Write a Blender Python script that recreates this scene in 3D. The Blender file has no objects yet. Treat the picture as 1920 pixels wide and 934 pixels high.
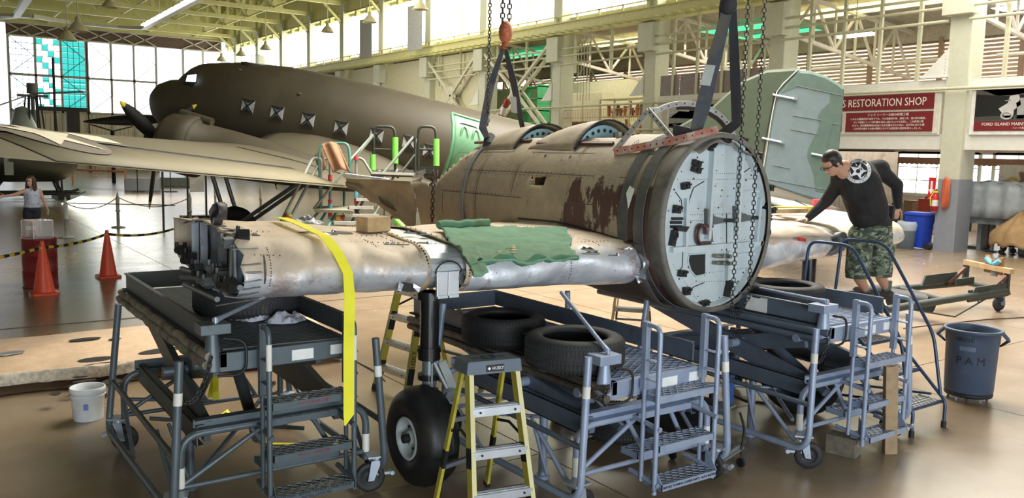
import bpy, bmesh, math, random
from math import pi, sin, cos, radians, sqrt, atan2
from mathutils import Vector as V, Matrix, noise
random.seed(7)
S = bpy.context.scene
COL = S.collection
# ---------------------------------------------------------------- camera
FPX = 1590.0
PITCH, ROLL, YAW, CH = .114, .0226, .616, 2.6
def _cam():
    cp, sp, cr, sr, cy, sy = cos(PITCH), sin(PITCH), cos(ROLL), sin(ROLL), cos(YAW), sin(YAW)
    A = Matrix(((cy, -sy, 0), (0, 0, -1), (sy, cy, 0)))
    P = Matrix(((1, 0, 0), (0, cp, -sp), (0, sp, cp)))
    Q = Matrix(((cr, -sr, 0), (sr, cr, 0), (0, 0, 1)))
    return Q @ P @ A
WC = _cam()
CW = WC.transposed()
cd = bpy.data.cameras.new('camera'); cam = bpy.data.objects.new('camera', cd); COL.objects.link(cam)
cd.sensor_width = 36; cd.lens = FPX*36/1920; cd.clip_start = .05; cd.clip_end = 500
cam.matrix_world = Matrix.Translation((0, 0, CH)) @ (CW @ Matrix(((1, 0, 0), (0, -1, 0), (0, 0, -1)))).to_4x4()
S.camera = cam
CO = V((0, 0, CH))
# surveyed positions: a sight line through the photograph met with a real plane of the hall
def ray(px, py): return CW @ V(((px-960)/FPX, (py-467)/FPX, 1.0))
def zp(px, py, z=0.0): d = ray(px, py); return CO + d*((z-CH)/d.z)
def xp(px, py, x): d = ray(px, py); return CO + d*(x/d.x)
def yp(px, py, y): d = ray(px, py); return CO + d*(y/d.y)
# ---------------------------------------------------------------- world, light, exposure
w = bpy.data.worlds.new('sky'); S.world = w; w.use_nodes = True
bg = w.node_tree.nodes['Background']; bg.inputs[0].default_value = (.86, .93, 1.0, 1); bg.inputs[1].default_value = 1.0
S.view_settings.view_transform = 'Standard'; S.view_settings.look = 'None'
S.view_settings.exposure = 0.36; S.view_settings.gamma = 1; S.view_settings.use_curve_mapping = False
def area(name, loc, tgt, sx, sy, power, col):
    l = bpy.data.lights.new(name, 'AREA'); l.shape = 'RECTANGLE'; l.size = sx; l.size_y = sy; l.energy = power; l.color = col
    o = bpy.data.objects.new(name, l); COL.objects.link(o); o.location = loc
    o.rotation_euler = (V(tgt)-V(loc)).to_track_quat('-Z', 'Y').to_euler(); return o
fill_l = area('overhead_fill', (11.5, 13, 11.5), (10.8, 12.6, 0), 9, 10, 2300, (1, .95, .85)); fill_l.data.spread = radians(105)  # added overhead fill light; the roof has no skylight here
area('right_side_fill', (19, 10, 8.5), (18, 10, 0), 8, 16, 1500, (1, .95, .86))  # unseen fill added to brighten the floor on the right
area('rear_door_daylight', (0, -9, 2.2), (5, 8, 2.0), 12, 3.2, 1250, (.84, .93, 1))
area('hall_lamps', (17, 40, 12), (24, 38, 5), 6, 34, 2200, (1, .97, .82))
area('mezzanine_fill', (27.5, 28, 7.2), (27.5, 28, 3), 3, 16, 300, (1, .93, .8))  # added fill that lifts the dark mezzanine, not a lamp of the hall
area('annex_fill', (28.5, 13.5, 3.0), (28.5, 13.5, 0), 3, 14, 260, (1, .97, .92))  # fill added under the annex ceiling to brighten its walls
# ---------------------------------------------------------------- materials
def newmat(name):
    m = bpy.data.materials.new(name); m.use_nodes = True
    nt = m.node_tree; b = nt.nodes['Principled BSDF']; return m, nt, b
def N(nt, t, **k):
    n = nt.nodes.new(t)
    for a, v in k.items(): setattr(n, a, v)
    return n
def ramp(nt, fac, stops, interp='LINEAR'):
    r = N(nt, 'ShaderNodeValToRGB'); r.color_ramp.interpolation = interp
    e = r.color_ramp.elements
    e[0].position, e[0].color = stops[0][0], stops[0][1]
    e[1].position, e[1].color = stops[1][0], stops[1][1]
    for p, c in stops[2:]:
        x = e.new(p); x.color = c
    nt.links.new(fac, r.inputs[0]); return r
def c4(c): return (c[0], c[1], c[2], 1)
def coords(nt, scale=(1, 1, 1), loc=(0, 0, 0)):
    g = N(nt, 'ShaderNodeTexCoord'); m = N(nt, 'ShaderNodeMapping'); m.inputs['Scale'].default_value = scale; m.inputs['Location'].default_value = loc
    nt.links.new(g.outputs['Object'], m.inputs[0]); return m.outputs[0]
def noise_tex(nt, vec, scale, detail=4, rough=.55, dist=0.):
    n = N(nt, 'ShaderNodeTexNoise'); n.inputs['Scale'].default_value = scale; n.inputs['Detail'].default_value = detail
    n.inputs['Roughness'].default_value = rough; n.inputs['Distortion'].default_value = dist
    nt.links.new(vec, n.inputs['Vector']); return n.outputs['Fac']
def mix(nt, fac, a, b, mode='MIX'):
    m = N(nt, 'ShaderNodeMix', data_type='RGBA', blend_type=mode)
    if isinstance(fac, (int, float)): m.inputs[0].default_value = fac
    else: nt.links.new(fac, m.inputs[0])
    for s, i in ((a, 6), (b, 7)):
        if isinstance(s, tuple): m.inputs[i].default_value = c4(s)
        else: nt.links.new(s, m.inputs[i])
    return m.outputs[2]
MC = {}
def paint(name, c, r=.5, metal=0., var=.12, sc=6, bump=0., spec=None, dirt=None, dsc=3, damt=.5):
    """painted or plain surface: base colour with a little tonal variation and optional dirt/wear patches"""
    if name in MC: return MC[name]
    m, nt, b = newmat(name); v = coords(nt)
    n = noise_tex(nt, v, sc, 5)
    lo = tuple(max(0, x*(1-var)) for x in c); hi = tuple(min(1, x*(1+var)) for x in c)
    col = ramp(nt, n, [(.3, c4(lo)), (.7, c4(hi))]).outputs[0]
    if dirt:
        n2 = noise_tex(nt, v, dsc, 7, .65, .3)
        f = ramp(nt, n2, [(1-damt-.08, (0, 0, 0, 1)), (1-damt+.08, (1, 1, 1, 1))]).outputs[0]
        col = mix(nt, f, col, dirt)
    nt.links.new(col, b.inputs['Base Color']); b.inputs['Roughness'].default_value = r; b.inputs['Metallic'].default_value = metal
    if spec is not None: b.inputs['Specular IOR Level'].default_value = spec
    if bump:
        bp = N(nt, 'ShaderNodeBump'); bp.inputs['Strength'].default_value = bump; bp.inputs['Distance'].default_value = .01
        nt.links.new(noise_tex(nt, v, sc*4, 4), bp.inputs['Height']); nt.links.new(bp.outputs[0], b.inputs['Normal'])
    MC[name] = m; return m
def glow(name, c, s):
    if name in MC: return MC[name]
    m, nt, b = newmat(name); b.inputs['Base Color'].default_value = c4(c); b.inputs['Emission Color'].default_value = c4(c)
    b.inputs['Emission Strength'].default_value = s; b.inputs['Roughness'].default_value = .4; MC[name] = m; return m
def glassy(name, c, alpha=.25, r=.08):
    if name in MC: return MC[name]
    m, nt, b = newmat(name); b.inputs['Base Color'].default_value = c4(c); b.inputs['Alpha'].default_value = alpha
    b.inputs['Roughness'].default_value = r; MC[name] = m; return m
# ---------------------------------------------------------------- mesh builder
class G:
    def __init__(s): s.v = []; s.f = []; s.sm = []; s.mi = []; s.cur = 0
    def add(s, vs, fs, smooth=False):
        o = len(s.v); s.v += [V(p) for p in vs]
        for q in fs: s.f.append([i+o for i in q]); s.sm.append(smooth); s.mi.append(s.cur)
        return s
    def box(s, c, d, rz=0, rx=0, ry=0):
        hx, hy, hz = d[0]/2, d[1]/2, d[2]/2
        M = Matrix.Rotation(rz, 3, 'Z') @ Matrix.Rotation(ry, 3, 'Y') @ Matrix.Rotation(rx, 3, 'X'); c = V(c)
        vs = [c + M @ V((x*hx, y*hy, z*hz)) for z in (-1, 1) for y in (-1, 1) for x in (-1, 1)]
        return s.add(vs, [(0, 2, 3, 1), (4, 5, 7, 6), (0, 1, 5, 4), (2, 6, 7, 3), (0, 4, 6, 2), (1, 3, 7, 5)])
    def bb(s, a, b):
        a, b = V(a), V(b); return s.box((a+b)/2, [abs(b[i]-a[i]) for i in range(3)])
    def beam(s, a, b, w, h, up=(0, 0, 1)):
        a, b, up = V(a), V(b), V(up); d = (b-a).normalized()
        if abs(d.dot(up)) > .98: up = V((0, 1, 0))
        x = d.cross(up).normalized()*w/2; y = x.cross(d).normalized()*h/2
        vs = [a-x-y, a+x-y, a+x+y, a-x+y, b-x-y, b+x-y, b+x+y, b-x+y]
        return s.add(vs, [(0, 1, 2, 3), (4, 7, 6, 5), (0, 4, 5, 1), (1, 5, 6, 2), (2, 6, 7, 3), (3, 7, 4, 0)])
    def chan(s, a, b, w, h, t=.008, up=(0, 0, 1)):
        """channel section, flanges towards +side"""
        a, b, up = V(a), V(b), V(up); d = (b-a).normalized()
        if abs(d.dot(up)) > .98: up = V((0, 1, 0))
        x = d.cross(up).normalized(); y = x.cross(d).normalized()
        s.beam(a-x*(w/2-t/2), b-x*(w/2-t/2), t, h, up)
        for k in (-1, 1): s.beam(a+y*k*(h/2-t/2), b+y*k*(h/2-t/2), w, t, up)
        return s
    def tube(s, pts, r, n=8, caps=True, close=False, flat=None):
        pts = [V(p) for p in pts]; m = len(pts)
        rs = r if isinstance(r, (list, tuple)) else [r]*m
        rings = []; prev = None
        for i in range(m):
            a = pts[i-1] if (i > 0 or close) else pts[0]; c = pts[(i+1) % m] if (i < m-1 or close) else pts[-1]
            d = (c-a); d = d.normalized() if d.length > 1e-9 else V((0, 0, 1))
            if prev is None:
                u = V((0, 0, 1)) if abs(d.z) < .9 else V((1, 0, 0)); x = d.cross(u).normalized()
            else:
                x = (prev - d*prev.dot(d)); x = x.normalized() if x.length > 1e-6 else d.orthogonal().normalized()
            prev = x; y = d.cross(x)
            fy = 1 if flat is None else flat
            rings.append([pts[i] + (x*cos(2*pi*k/n) + y*sin(2*pi*k/n)*fy)*rs[i] for k in range(n)])
        vs = [p for q in rings for p in q]; fs = []
        for i in range(m if close else m-1):
            j = (i+1) % m
            for k in range(n): fs.append((i*n+k, i*n+(k+1) % n, j*n+(k+1) % n, j*n+k))
        s.add(vs, fs, True)
        if caps and not close: s.add(rings[0], [tuple(range(n))[::-1]]); s.add(rings[-1], [tuple(range(n))])
        return s
    def cyl(s, a, b, r, n=16, r2=None, caps=True): return s.tube([a, b], [r, r if r2 is None else r2], n, caps)
    def lathe(s, prof, c=(0, 0, 0), n=24, axis=(0, 0, 1), smooth=True, ang=2*pi):
        """prof: (radius, height) list"""
        ax = V(axis).normalized(); x = ax.orthogonal().normalized(); y = ax.cross(x); c = V(c); full = ang >= 2*pi-1e-6
        m = n if full else n+1
        vs = [c + ax*h + (x*cos(ang*k/n)+y*sin(ang*k/n))*r for r, h in prof for k in range(m)]; fs = []
        for i in range(len(prof)-1):
            for k in range(n): fs.append((i*m+k, i*m+(k+1) % m, (i+1)*m+(k+1) % m, (i+1)*m+k))
        return s.add(vs, fs, smooth)
    def loft(s, rings, close=True, caps=True, smooth=True):
        n = len(rings[0]); vs = [V(p) for r in rings for p in r]; fs = []
        for i in range(len(rings)-1):
            for k in range(n if close else n-1): fs.append((i*n+k, i*n+(k+1) % n, (i+1)*n+(k+1) % n, (i+1)*n+k))
        s.add(vs, fs, smooth)
        if caps and close: s.add(rings[0], [tuple(range(n))[::-1]]); s.add(rings[-1], [tuple(range(n))])
        return s
    def prism(s, poly, off):
        """polygon (3-D points, in order) pushed along off"""
        off = V(off); n = len(poly); a = [V(p) for p in poly]; b = [p+off for p in a]
        return s.add(a+b, [tuple(range(n))[::-1], tuple(range(n, 2*n))] + [(i, (i+1) % n, (i+1) % n+n, i+n) for i in range(n)])
    def grid(s, fn, nu, nv, smooth=True, close_u=False):
        vs = [V(fn(i/nu, j/nv)) for j in range(nv+1) for i in range(nu+1)]; fs = []
        for j in range(nv):
            for i in range(nu): a = j*(nu+1)+i; fs.append((a, a+1, a+nu+2, a+nu+1))
        return s.add(vs, fs, smooth)
    def sphere(s, c, r, n=12, m=8, sc=(1, 1, 1)):
        c = V(c)
        rings = [[c+V((sc[0]*r*sin(pi*j/m)*cos(2*pi*k/n), sc[1]*r*sin(pi*j/m)*sin(2*pi*k/n), sc[2]*r*cos(pi*j/m))) for k in range(n)] for j in range(m+1)]
        return s.loft(rings, True, False)
    def sheet(s, poly, t=.01):
        """thin solid plate from polygon, thickness along its normal"""
        a = [V(p) for p in poly]; nn = V((0, 0, 0))
        for i in range(len(a)): nn += (a[i]-a[0]).cross(a[(i+1) % len(a)]-a[0])
        nn.normalize(); return s.prism([p-nn*t/2 for p in a], nn*t)
    def mesh(s, name, mats):
        me = bpy.data.meshes.new(name); me.from_pydata([tuple(p) for p in s.v], [], s.f)
        me.polygons.foreach_set('use_smooth', s.sm); me.polygons.foreach_set('material_index', s.mi)
        for m in (mats if isinstance(mats, (list, tuple)) else [mats]): me.materials.append(m)
        me.update(); return me
PRE = {}   # name of parent -> world matrix (parents are never scaled)
def obj(name, g, m, parent=None, world=False, label=None, cat=None, group=None, kind=None, solid=0, bevel=0, sub=0, fixn=False):
    if world and parent is not None:
        inv = PRE[parent.name].inverted(); g.v = [inv @ p for p in g.v]
    me = g.mesh(name, m)
    o = bpy.data.objects.new(name, me); COL.objects.link(o)
    if fixn:
        bm = bmesh.new(); bm.from_mesh(me); bmesh.ops.remove_doubles(bm, verts=bm.verts, dist=.0005); bmesh.ops.recalc_face_normals(bm, faces=bm.faces); bm.to_mesh(me); bm.free()
    if parent is not None: o.parent = parent; PRE[o.name] = PRE.get(parent.name, Matrix())
    else: PRE[o.name] = Matrix()
    if solid: md = o.modifiers.new('thickness', 'SOLIDIFY'); md.thickness = solid; md.offset = 0
    if bevel: md = o.modifiers.new('bevel', 'BEVEL'); md.width = bevel; md.segments = 2; md.limit_method = 'ANGLE'
    if sub: md = o.modifiers.new('sub', 'SUBSURF'); md.levels = sub; md.render_levels = sub
    if label: o['label'] = label
    if cat: o['category'] = cat
    if group: o['group'] = group
    if kind: o['kind'] = kind
    return o
def ob0(name, g, m, label, cat, group=None, **k):
    """one-mesh thing whose origin is put at the centre of its base"""
    xs = [p.x for p in g.v]; ys = [p.y for p in g.v]; zs = [p.z for p in g.v]
    c = V(((min(xs)+max(xs))/2, (min(ys)+max(ys))/2, min(zs))); g.v = [p-c for p in g.v]
    o = obj(name, g, m, None, label=label, cat=cat, group=group, **k); o.location = c; PRE[o.name] = Matrix.Translation(c); return o
def thing(name, label, cat, loc=(0, 0, 0), rz=0, group=None, rx=0, ry=0):
    o = bpy.data.objects.new(name, None); COL.objects.link(o); o.empty_display_size = .1
    o.location = loc; o.rotation_euler = (rx, ry, rz); o['label'] = label; o['category'] = cat
    if group: o['group'] = group
    PRE[o.name] = Matrix.Translation(V(loc)) @ o.rotation_euler.to_matrix().to_4x4(); return o
def copy_thing(r, loc, rz=None, label=None, group=None):
    c = r.copy(); COL.objects.link(c); c.location = loc
    if rz is not None: c.rotation_euler = (c.rotation_euler[0], c.rotation_euler[1], rz)
    if label: c['label'] = label
    if group: c['group'] = group
    for ch in KIDS(r):
        d = ch.copy(); COL.objects.link(d); d.parent = c
        for gg in KIDS(ch):
            e = gg.copy(); COL.objects.link(e); e.parent = d
    PRE[c.name] = Matrix.Translation(V(loc)) @ c.rotation_euler.to_matrix().to_4x4(); return c
def KIDS(o): return [x for x in COL.objects if x.parent == o]
def struct(name, g, m, parent=None, **k):
    return obj(name, g, m, parent, kind=None if parent else 'structure', **k)
def text(name, s, size, m, loc, rot, parent=None, ext=.004, align='CENTER', world=True, sx=1., shear=0., label=None):
    """flat lettering turned into a thin mesh"""
    cu = bpy.data.curves.new(name, 'FONT'); cu.body = s; cu.size = size; cu.extrude = ext; cu.align_x = align; cu.align_y = 'CENTER'; cu.shear = shear; cu.resolution_u = 2
    t = bpy.data.objects.new('tmp', cu); COL.objects.link(t)
    bpy.context.view_layer.update()
    me = bpy.data.meshes.new_from_object(t.evaluated_get(bpy.context.evaluated_depsgraph_get()))
    bpy.data.objects.remove(t); me.name = name; me.materials.clear(); me.materials.append(m)
    o = bpy.data.objects.new(name, me); COL.objects.link(o)
    M = Matrix.Translation(V(loc)) @ rot.to_4x4() @ Matrix.Diagonal((sx, 1, 1, 1))
    if parent is not None: o.parent = parent; M = (PRE[parent.name].inverted() @ M) if world else M
    me.transform(M)
    if label: o['label'] = label
    return o
def axes(x, y):
    x = V(x).normalized(); y = V(y); y = (y - x*y.dot(x)).normalized(); z = x.cross(y); return Matrix((x, y, z)).transposed()
def bend(pts, r=.1, n=5):
    """round the inner corners of a polyline"""
    pts = [V(p) for p in pts]; out = [pts[0]]
    for i in range(1, len(pts)-1):
        a, b, c = pts[i-1], pts[i], pts[i+1]; rr = min(r, (a-b).length*.49, (c-b).length*.49)
        p, q = b+(a-b).normalized()*rr, b+(c-b).normalized()*rr
        for k in range(n+1):
            t = k/n; out.append(p*(1-t)**2 + b*2*t*(1-t) + q*t*t)
    return out+[pts[-1]]
# ================================================================= FLOOR
def floor_mat():
    m, nt, b = newmat('polished_concrete'); g = N(nt, 'ShaderNodeNewGeometry'); v = g.outputs['Position']
    n1 = noise_tex(nt, v, .16, 5, .6, .4); n2 = noise_tex(nt, v, 1.6, 8, .62); n3 = noise_tex(nt, v, 12, 6, .6)
    col = ramp(nt, n1, [(.30, (.21, .135, .078, 1)), (.46, (.25, .175, .108, 1)), (.6, (.27, .215, .152, 1)), (.78, (.24, .20, .15, 1))]).outputs[0]
    col = mix(nt, .25, col, ramp(nt, n2, [(.3, (.13, .095, .065, 1)), (.7, (.34, .27, .195, 1))]).outputs[0])
    st = ramp(nt, n3, [(.72, (0, 0, 0, 1)), (.76, (1, 1, 1, 1))]).outputs[0]
    col = mix(nt, st, col, (.12, .09, .065))
    nt.links.new(col, b.inputs['Base Color'])
    rr = ramp(nt, n2, [(.3, (.235, .235, .235, 1)), (.75, (.285, .285, .285, 1))]).outputs[0]; nt.links.new(rr, b.inputs['Roughness'])
    bp = N(nt, 'ShaderNodeBump'); bp.inputs['Strength'].default_value = .012; bp.inputs['Distance'].default_value = .02
    nt.links.new(noise_tex(nt, v, 2.2, 4), bp.inputs['Height']); nt.links.new(bp.outputs[0], b.inputs['Normal'])
    b.inputs['Specular IOR Level'].default_value = .55
    return m
FM = floor_mat()
MDARK = paint('joint_dark', (.02, .018, .015), .9)
fl = struct('floor', G().bb((-30, -12, -.12), (40, 84, -.05)), MDARK)
XJ = [-30, -20.4, -15.45, -10.5, -5.55, -.6, 4.35, 9.3, 14.25, 19.2, 24.15, 29.1, 40]
YJ = [-12, -.9, 5.65, 12.4, 13.5, 19.4, 25.9, 32.3, 38.8, 45.3, 51.8, 58.2, 64.6, 71, 77.5, 84]
for i in range(len(XJ)-1):
    for j in range(len(YJ)-1):
        obj('concrete_slab', G().bb((XJ[i]+.007, YJ[j]+.007, -.05), (XJ[i+1]-.007, YJ[j+1]-.007, 0)), FM, fl)
struct('trim_1', G().bb((-30, 13.455, .0), (40, 13.475, .006)), paint('rail_steel', (.16, .14, .12), .4, .8))
struct('ground_outside', G().bb((-60, 84, -.12), (60, 170, -.02)), paint('apron', (.55, .54, .5), .8))
# ================================================================= COLOURS OF THE HALL
CREAM = paint('cream_steel', (.64, .61, .28), .5, var=.08, dirt=(.42, .36, .2), damt=.3)
CREAMW = paint('cream_wall', (.66, .62, .44), .6, var=.06, dirt=(.5, .44, .3), damt=.25)
WHITEP = paint('white_wall', (.72, .71, .66), .55, var=.05, dirt=(.5, .47, .4), damt=.2)
COLP = paint('column_paint', (.56, .56, .44), .5, var=.05, dirt=(.4, .36, .25), damt=.25)
GREYP = paint('grey_band', (.26, .28, .32), .5, var=.05)
BROWN = paint('brown_cladding', (.13, .085, .07), .7, var=.2)
ROOFM = paint('roof_boards', (.30, .28, .12), .8, var=.25, sc=1.5)
LIT = glow('daylit_pane', (.93, .97, 1.), 3.2)
LITW = glow('daylit_warm', (1., .97, .82), 4.5)
TEAL = glow('teal_pane', (.04, .62, .60), .8)
GREENG = glow('green_skylight', (.08, .75, .38), .9)
YELLG = glow('yellow_skylight', (.95, .93, .45), 1.3)
PIPE = paint('pipe_cream', (.55, .54, .38), .45)
# ================================================================= RIGHT SIDE: COLUMNS, GIRDER, CLERESTORY
CX = 24.6
CY = [6.7, 12.88, 19.2, 25.4, 31.5, 37.8, 43.6, 49.6, 55.6, 61.6, 67.4, 73.2, 79.2]
wr = struct('wall_right', G().bb((24.9, -6, 11.9), (25.1, 83, 16)), CREAM)
for i, y in enumerate(CY):
    g = G()
    for s in (-1, 1): g.bb((CX, y+s*.28-.03, 2.1), (CX+.75, y+s*.28+.03, 12.6))
    g.bb((CX+.3, y-.27, 2.1), (CX+.38, y+.27, 12.6)); g.bb((CX-.02, y-.3, 2.1), (CX+.04, y+.3, 12.6)); g.bb((CX+.72, y-.3, 2.1), (CX+.77, y+.3, 12.6))
    c = thing('steel_column', ('cream steel column standing %s' % (
        'at the right edge of the hall' if i == 0 else 'between the maroon shop sign and the photo board, grey painted foot' if i == 1 else 'behind the raised green fin' if i == 2 else
        'behind the rollover hoop of the wreck' if i == 3 else 'left of the red shelves of the mezzanine' if i == 4 else 'behind the left lifting sling' if i == 5 else
        ('first', 'second', 'third', 'fourth', 'fifth', 'sixth', 'seventh')[i-6]+' beyond the left lifting sling, towards the end doors')), 'column', (CX+.35, y, 0))
    obj('shaft', g, COLP, c, True)
    obj('shaft_foot', G().bb((CX-.02, y-.31, 0), (CX+.77, y+.31, 2.1)), GREYP, c, True, label='grey painted foot of the column')
    obj('bracket_box', G().bb((CX-.32, y-.42, 6.75), (CX+.1, y+.42, 7.85)), COLP, c, True)
    if i > 0:
        g = G().prism([(CX-.05, y+.28, 5.85), (CX-.05, y+1.05, 5.05), (CX-.05, y+.28, 5.05)], (.04, 0, 0)); g.bb((CX-.1, y+.25, 5.02), (CX+.02, y+1.05, 5.06))
        obj('gusset_plate', g, WHITEP, c, True)
        g = G()
        for k in range(6): g.sphere((CX-.06, y+.34, 5.15+k*.1), .015, 6, 4)
        obj('rivets', g, COLP, c, True, kind='stuff')
g = G().bb((CX-.25, -4, 7.95), (CX-.21, 83, 8.45)); g.bb((CX-.35, -4, 8.42), (CX+.15, 83, 8.47)); g.bb((CX-.35, -4, 7.93), (CX+.15, 83, 7.97))
cg = struct('trim_2', g, CREAM)
g = G(); y = -4
while y < 83: g.box((CX-.5, y, 8.0), (.5, .12, .05)); y += .62
struct('trim_3', g, CREAM)
g = G(); y = -3
while y < 83: g.box((CX-.1, y, 8.62), (.06, .08, .35)); y += 1.5
g.bb((CX-.13, -4, 8.75), (CX-.07, 83, 8.8)); struct('trim_4', g, CREAM)
for k, z in enumerate((7.3, 6.98, 6.6)):
    for y0, y1 in zip(CY, CY[1:]):
        if y0 < 40: struct('trim_%d' % (5+k), G().cyl((CX-.15, y0+.3, z), (CX-.15, y1-.3, z), .045, 8), PIPE)
# slim studs between the girder and the ledge
si = 0
for y0, y1 in zip(CY, CY[1:]):
    if y0 > 42: break
    for k in range(1, 5):
        yy = y0+(y1-y0)*k/5
        if y0 < 24 or k in (2, 4): struct('trim_9', G().bb((CX+.05, yy-.05, 4.9 if y0 < 20 else 6.2), (CX+.15, yy+.05, 7.95)), PIPE)
# clerestory glazing with mullions
for i, (y0, y1) in enumerate(zip([-4]+CY, CY+[83])):
    wn = struct('window_%d' % (i+1), G().bb((25.2, y0+.3, 8.8), (25.22, y1-.3, 11.6)), LITW)
    g = G()
    for k in (2,): yy = y0+(y1-y0)*k/4; g.bb((25.12, yy-.02, 8.5), (25.2, yy+.02, 11.9))
    g.bb((25.1, y0, 8.45), (25.24, y1, 8.8)); g.bb((25.1, y0, 11.55), (25.24, y1, 11.95))
    obj('mullions', g, CREAM, wn)
    g = G()
    for k in range(3): g.bb((24.75, y0+.6+k*(y1-y0-1)/3, 11.4), (25.05, y0+.9+k*(y1-y0-1)/3, 11.75))
    g.bb((24.7, y0+.3, 11.72), (25.05, y1-.3, 11.78)); obj('lintel_lattice', g, CREAM, wn)
# ledge, boards and lower front of the annex
bw = struct('wall_annex_front', G().bb((CX+.05, -4, 4.72), (CX+.2, 24.9, 4.95)).bb((CX+.05, 13.3, 3.38), (CX+.12, 24.9, 4.75)).bb((CX+.05, -4, 3.38), (CX+.12, 12.45, 4.75)).bb((CX+.1, -4, 2.95), (CX+.3, 24.9, 3.4)), WHITEP)
struct('trim_10', G().bb((CX-.02, -4, 4.62), (CX+.06, 24.9, 4.72)), COLP)
# annex mezzanine floor, ledge pipes, back wall
struct('floor_mezzanine', G().bb((CX+.1, 24.9, 3.2), (33, 83, 3.4)), CREAMW)
struct('wall_annex_low', G().bb((CX+.1, 25.6, 0), (CX+.2, 83, 3.25)), WHITEP)
for k, (x, z) in enumerate(((24.3, 3.62), (24.2, 3.45), (24.3, 3.28))):
    struct('trim_11', G().cyl((x, 20, z), (x, 60, z), .05, 8), PIPE)
struct('trim_12', G().cyl((24.35, -4, 4.68), (24.35, 42, 4.68), .045, 8), PIPE)
struct('trim_12', G().cyl((24.35, 24.9, 3.3), (24.35, 24.9, 4.68), .06, 8), PIPE)
BW = 33.0
TAN = paint('back_wall_tan', (.5, .42, .33), .7, var=.15, dirt=(.3, .2, .13), damt=.35)
wb = struct('wall_back', G().bb((BW, -4, 2.9), (BW+.15, 60, 5.6)).bb((BW, -4, 7.3), (BW+.15, 60, 8.4)).bb((BW, -4, 0), (BW+.15, 60, 1.3)).bb((BW, 19.6, 1.2), (BW+.15, 60, 3)).bb((BW, -4, 1.2), (BW+.15, 9.5, 3)), TAN)
LOUV = paint('louvre_tan', (.52, .40, .28), .7, var=.15)
struct('window_20', G().bb((BW+.5, 4, 5.5), (BW+.52, 60, 7.4)), glow('louvre_sky', (1., .86, .70), 1.1))
for i in range(18):                                   # louvre bays
    y0 = 6+i*3.0; f = struct('trim_13', G().bb((BW-.05, y0-.08, 5.5), (BW+.12, y0+.08, 7.4)), paint('louvre_post', (.35, .23, .16), .7))
    for k in range(12):
        z = 5.58+k*.152
        if y0 < 45: obj('louvre_slat', G().box((BW+.06, y0+1.5, z), (.15, 2.86, .03), ry=radians(-38)), LOUV, f)
# ground floor windows of the annex, with panes
for i, (y0, y1) in enumerate(((9.6, 12.2), (12.4, 15.6), (16.2, 19.4))):
    wn = struct('window_%d' % (21+i), G().bb((BW, y0-.08, 1.25), (BW+.1, y0+.02, 2.95)).bb((BW, y1-.02, 1.25), (BW+.1, y1+.1, 2.95)).bb((BW-.02, y0, 1.22), (BW+.1, y1, 1.32)).bb((BW, y0, 2.88), (BW+.1, y1, 2.98)), COLP)
    nx = 4
    for a in range(nx):
        for k in range(3):
            obj('pane', G().bb((BW+.06, y0+.03+(y1-y0-.03)*a/nx, 1.34+k*.52), (BW+.075, y0+(y1-y0-.03)*(a+1)/nx, 1.83+k*.52)), LIT, wn)
    g = G()
    for a in range(1, nx): yy = y0+(y1-y0)*a/nx; g.bb((BW+.02, yy-.015, 1.3), (BW+.09, yy+.015, 2.9))
    for k in (1, 2): g.bb((BW+.02, y0, 1.3+k*.52), (BW+.09, y1, 1.33+k*.52))
    obj('glazing_bars', g, COLP, wn)
# annex interior ceiling level above the ground floor, annex roof, its trusses
struct('ceiling_annex', G().bb((CX+.3, -4, 3.1), (BW, 24.9, 3.3)), WHITEP)
g = G(); n = 70
for k in range(n):
    x0 = CX+.5+k*(BW-CX-.3)/n; z0 = 8.6-(x0-CX)*.09
    g.add([(x0, -4, z0+(k % 2)*.06), (x0+.12, -4, z0-.01+((k+1) % 2)*.06), (x0+.12, 83, z0-.01+((k+1) % 2)*.06), (x0, 83, z0+(k % 2)*.06)], [(0, 1, 2, 3)])
struct('ceiling_annex_roof', g, paint('annex_roof', (.36, .31, .25), .7, var=.2))
for i, (y0, y1, x0, x1, m) in enumerate(((9, 15, 27.5, 29, LIT), (16, 21.5, 27.8, 29.6, YELLG), (22, 26.5, 28.6, 29.6, GREENG), (29, 34, 28, 29.4, YELLG), (36, 42, 28, 29.4, GREENG), (22, 26, 30.2, 31, GREENG), (10, 15, 30.5, 31.4, LIT))):
    struct('window_%d' % (30+i), G().bb((x0, y0, 8.38-(x0-CX)*.09), (x1, y1, 8.40-(x0-CX)*.09)), m)
WTR = paint('truss_pale', (.66, .60, .52), .5)
for i, y in enumerate(CY[:7]):
    for yo in (0,):
        y2 = y+yo; g = G(); a0, a1 = V((CX+.7, y2, 6.9)), V((BW, y2, 5.9)); b0, b1 = V((CX+.7, y2, 8.3)), V((BW, y2, 7.7))
        g.beam(a0, a1, .12, .12); g.beam(b0, b1, .12, .12)
        for k in range(6):
            g.beam(a0.lerp(a1, k/6), b0.lerp(b1, k/6), .07, .07); p, q = (a0.lerp(a1, (k+1)/6), b0.lerp(b1, k/6)) if k % 2 else (a0.lerp(a1, k/6), b0.lerp(b1, (k+1)/6)); g.beam(p, q, .08, .08)
        struct('trim_14', g, paint('truss_green', (.12, .42, .22), .5) if (i in (3,) and yo) else WTR)
for k in range(9):
    y = 8+k*3.4
    if k < 6: struct('trim_15', G().cyl((28.3, y, 6.0), (28.3, y+2.2, 6.0), .05, 8), WTR)
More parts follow.
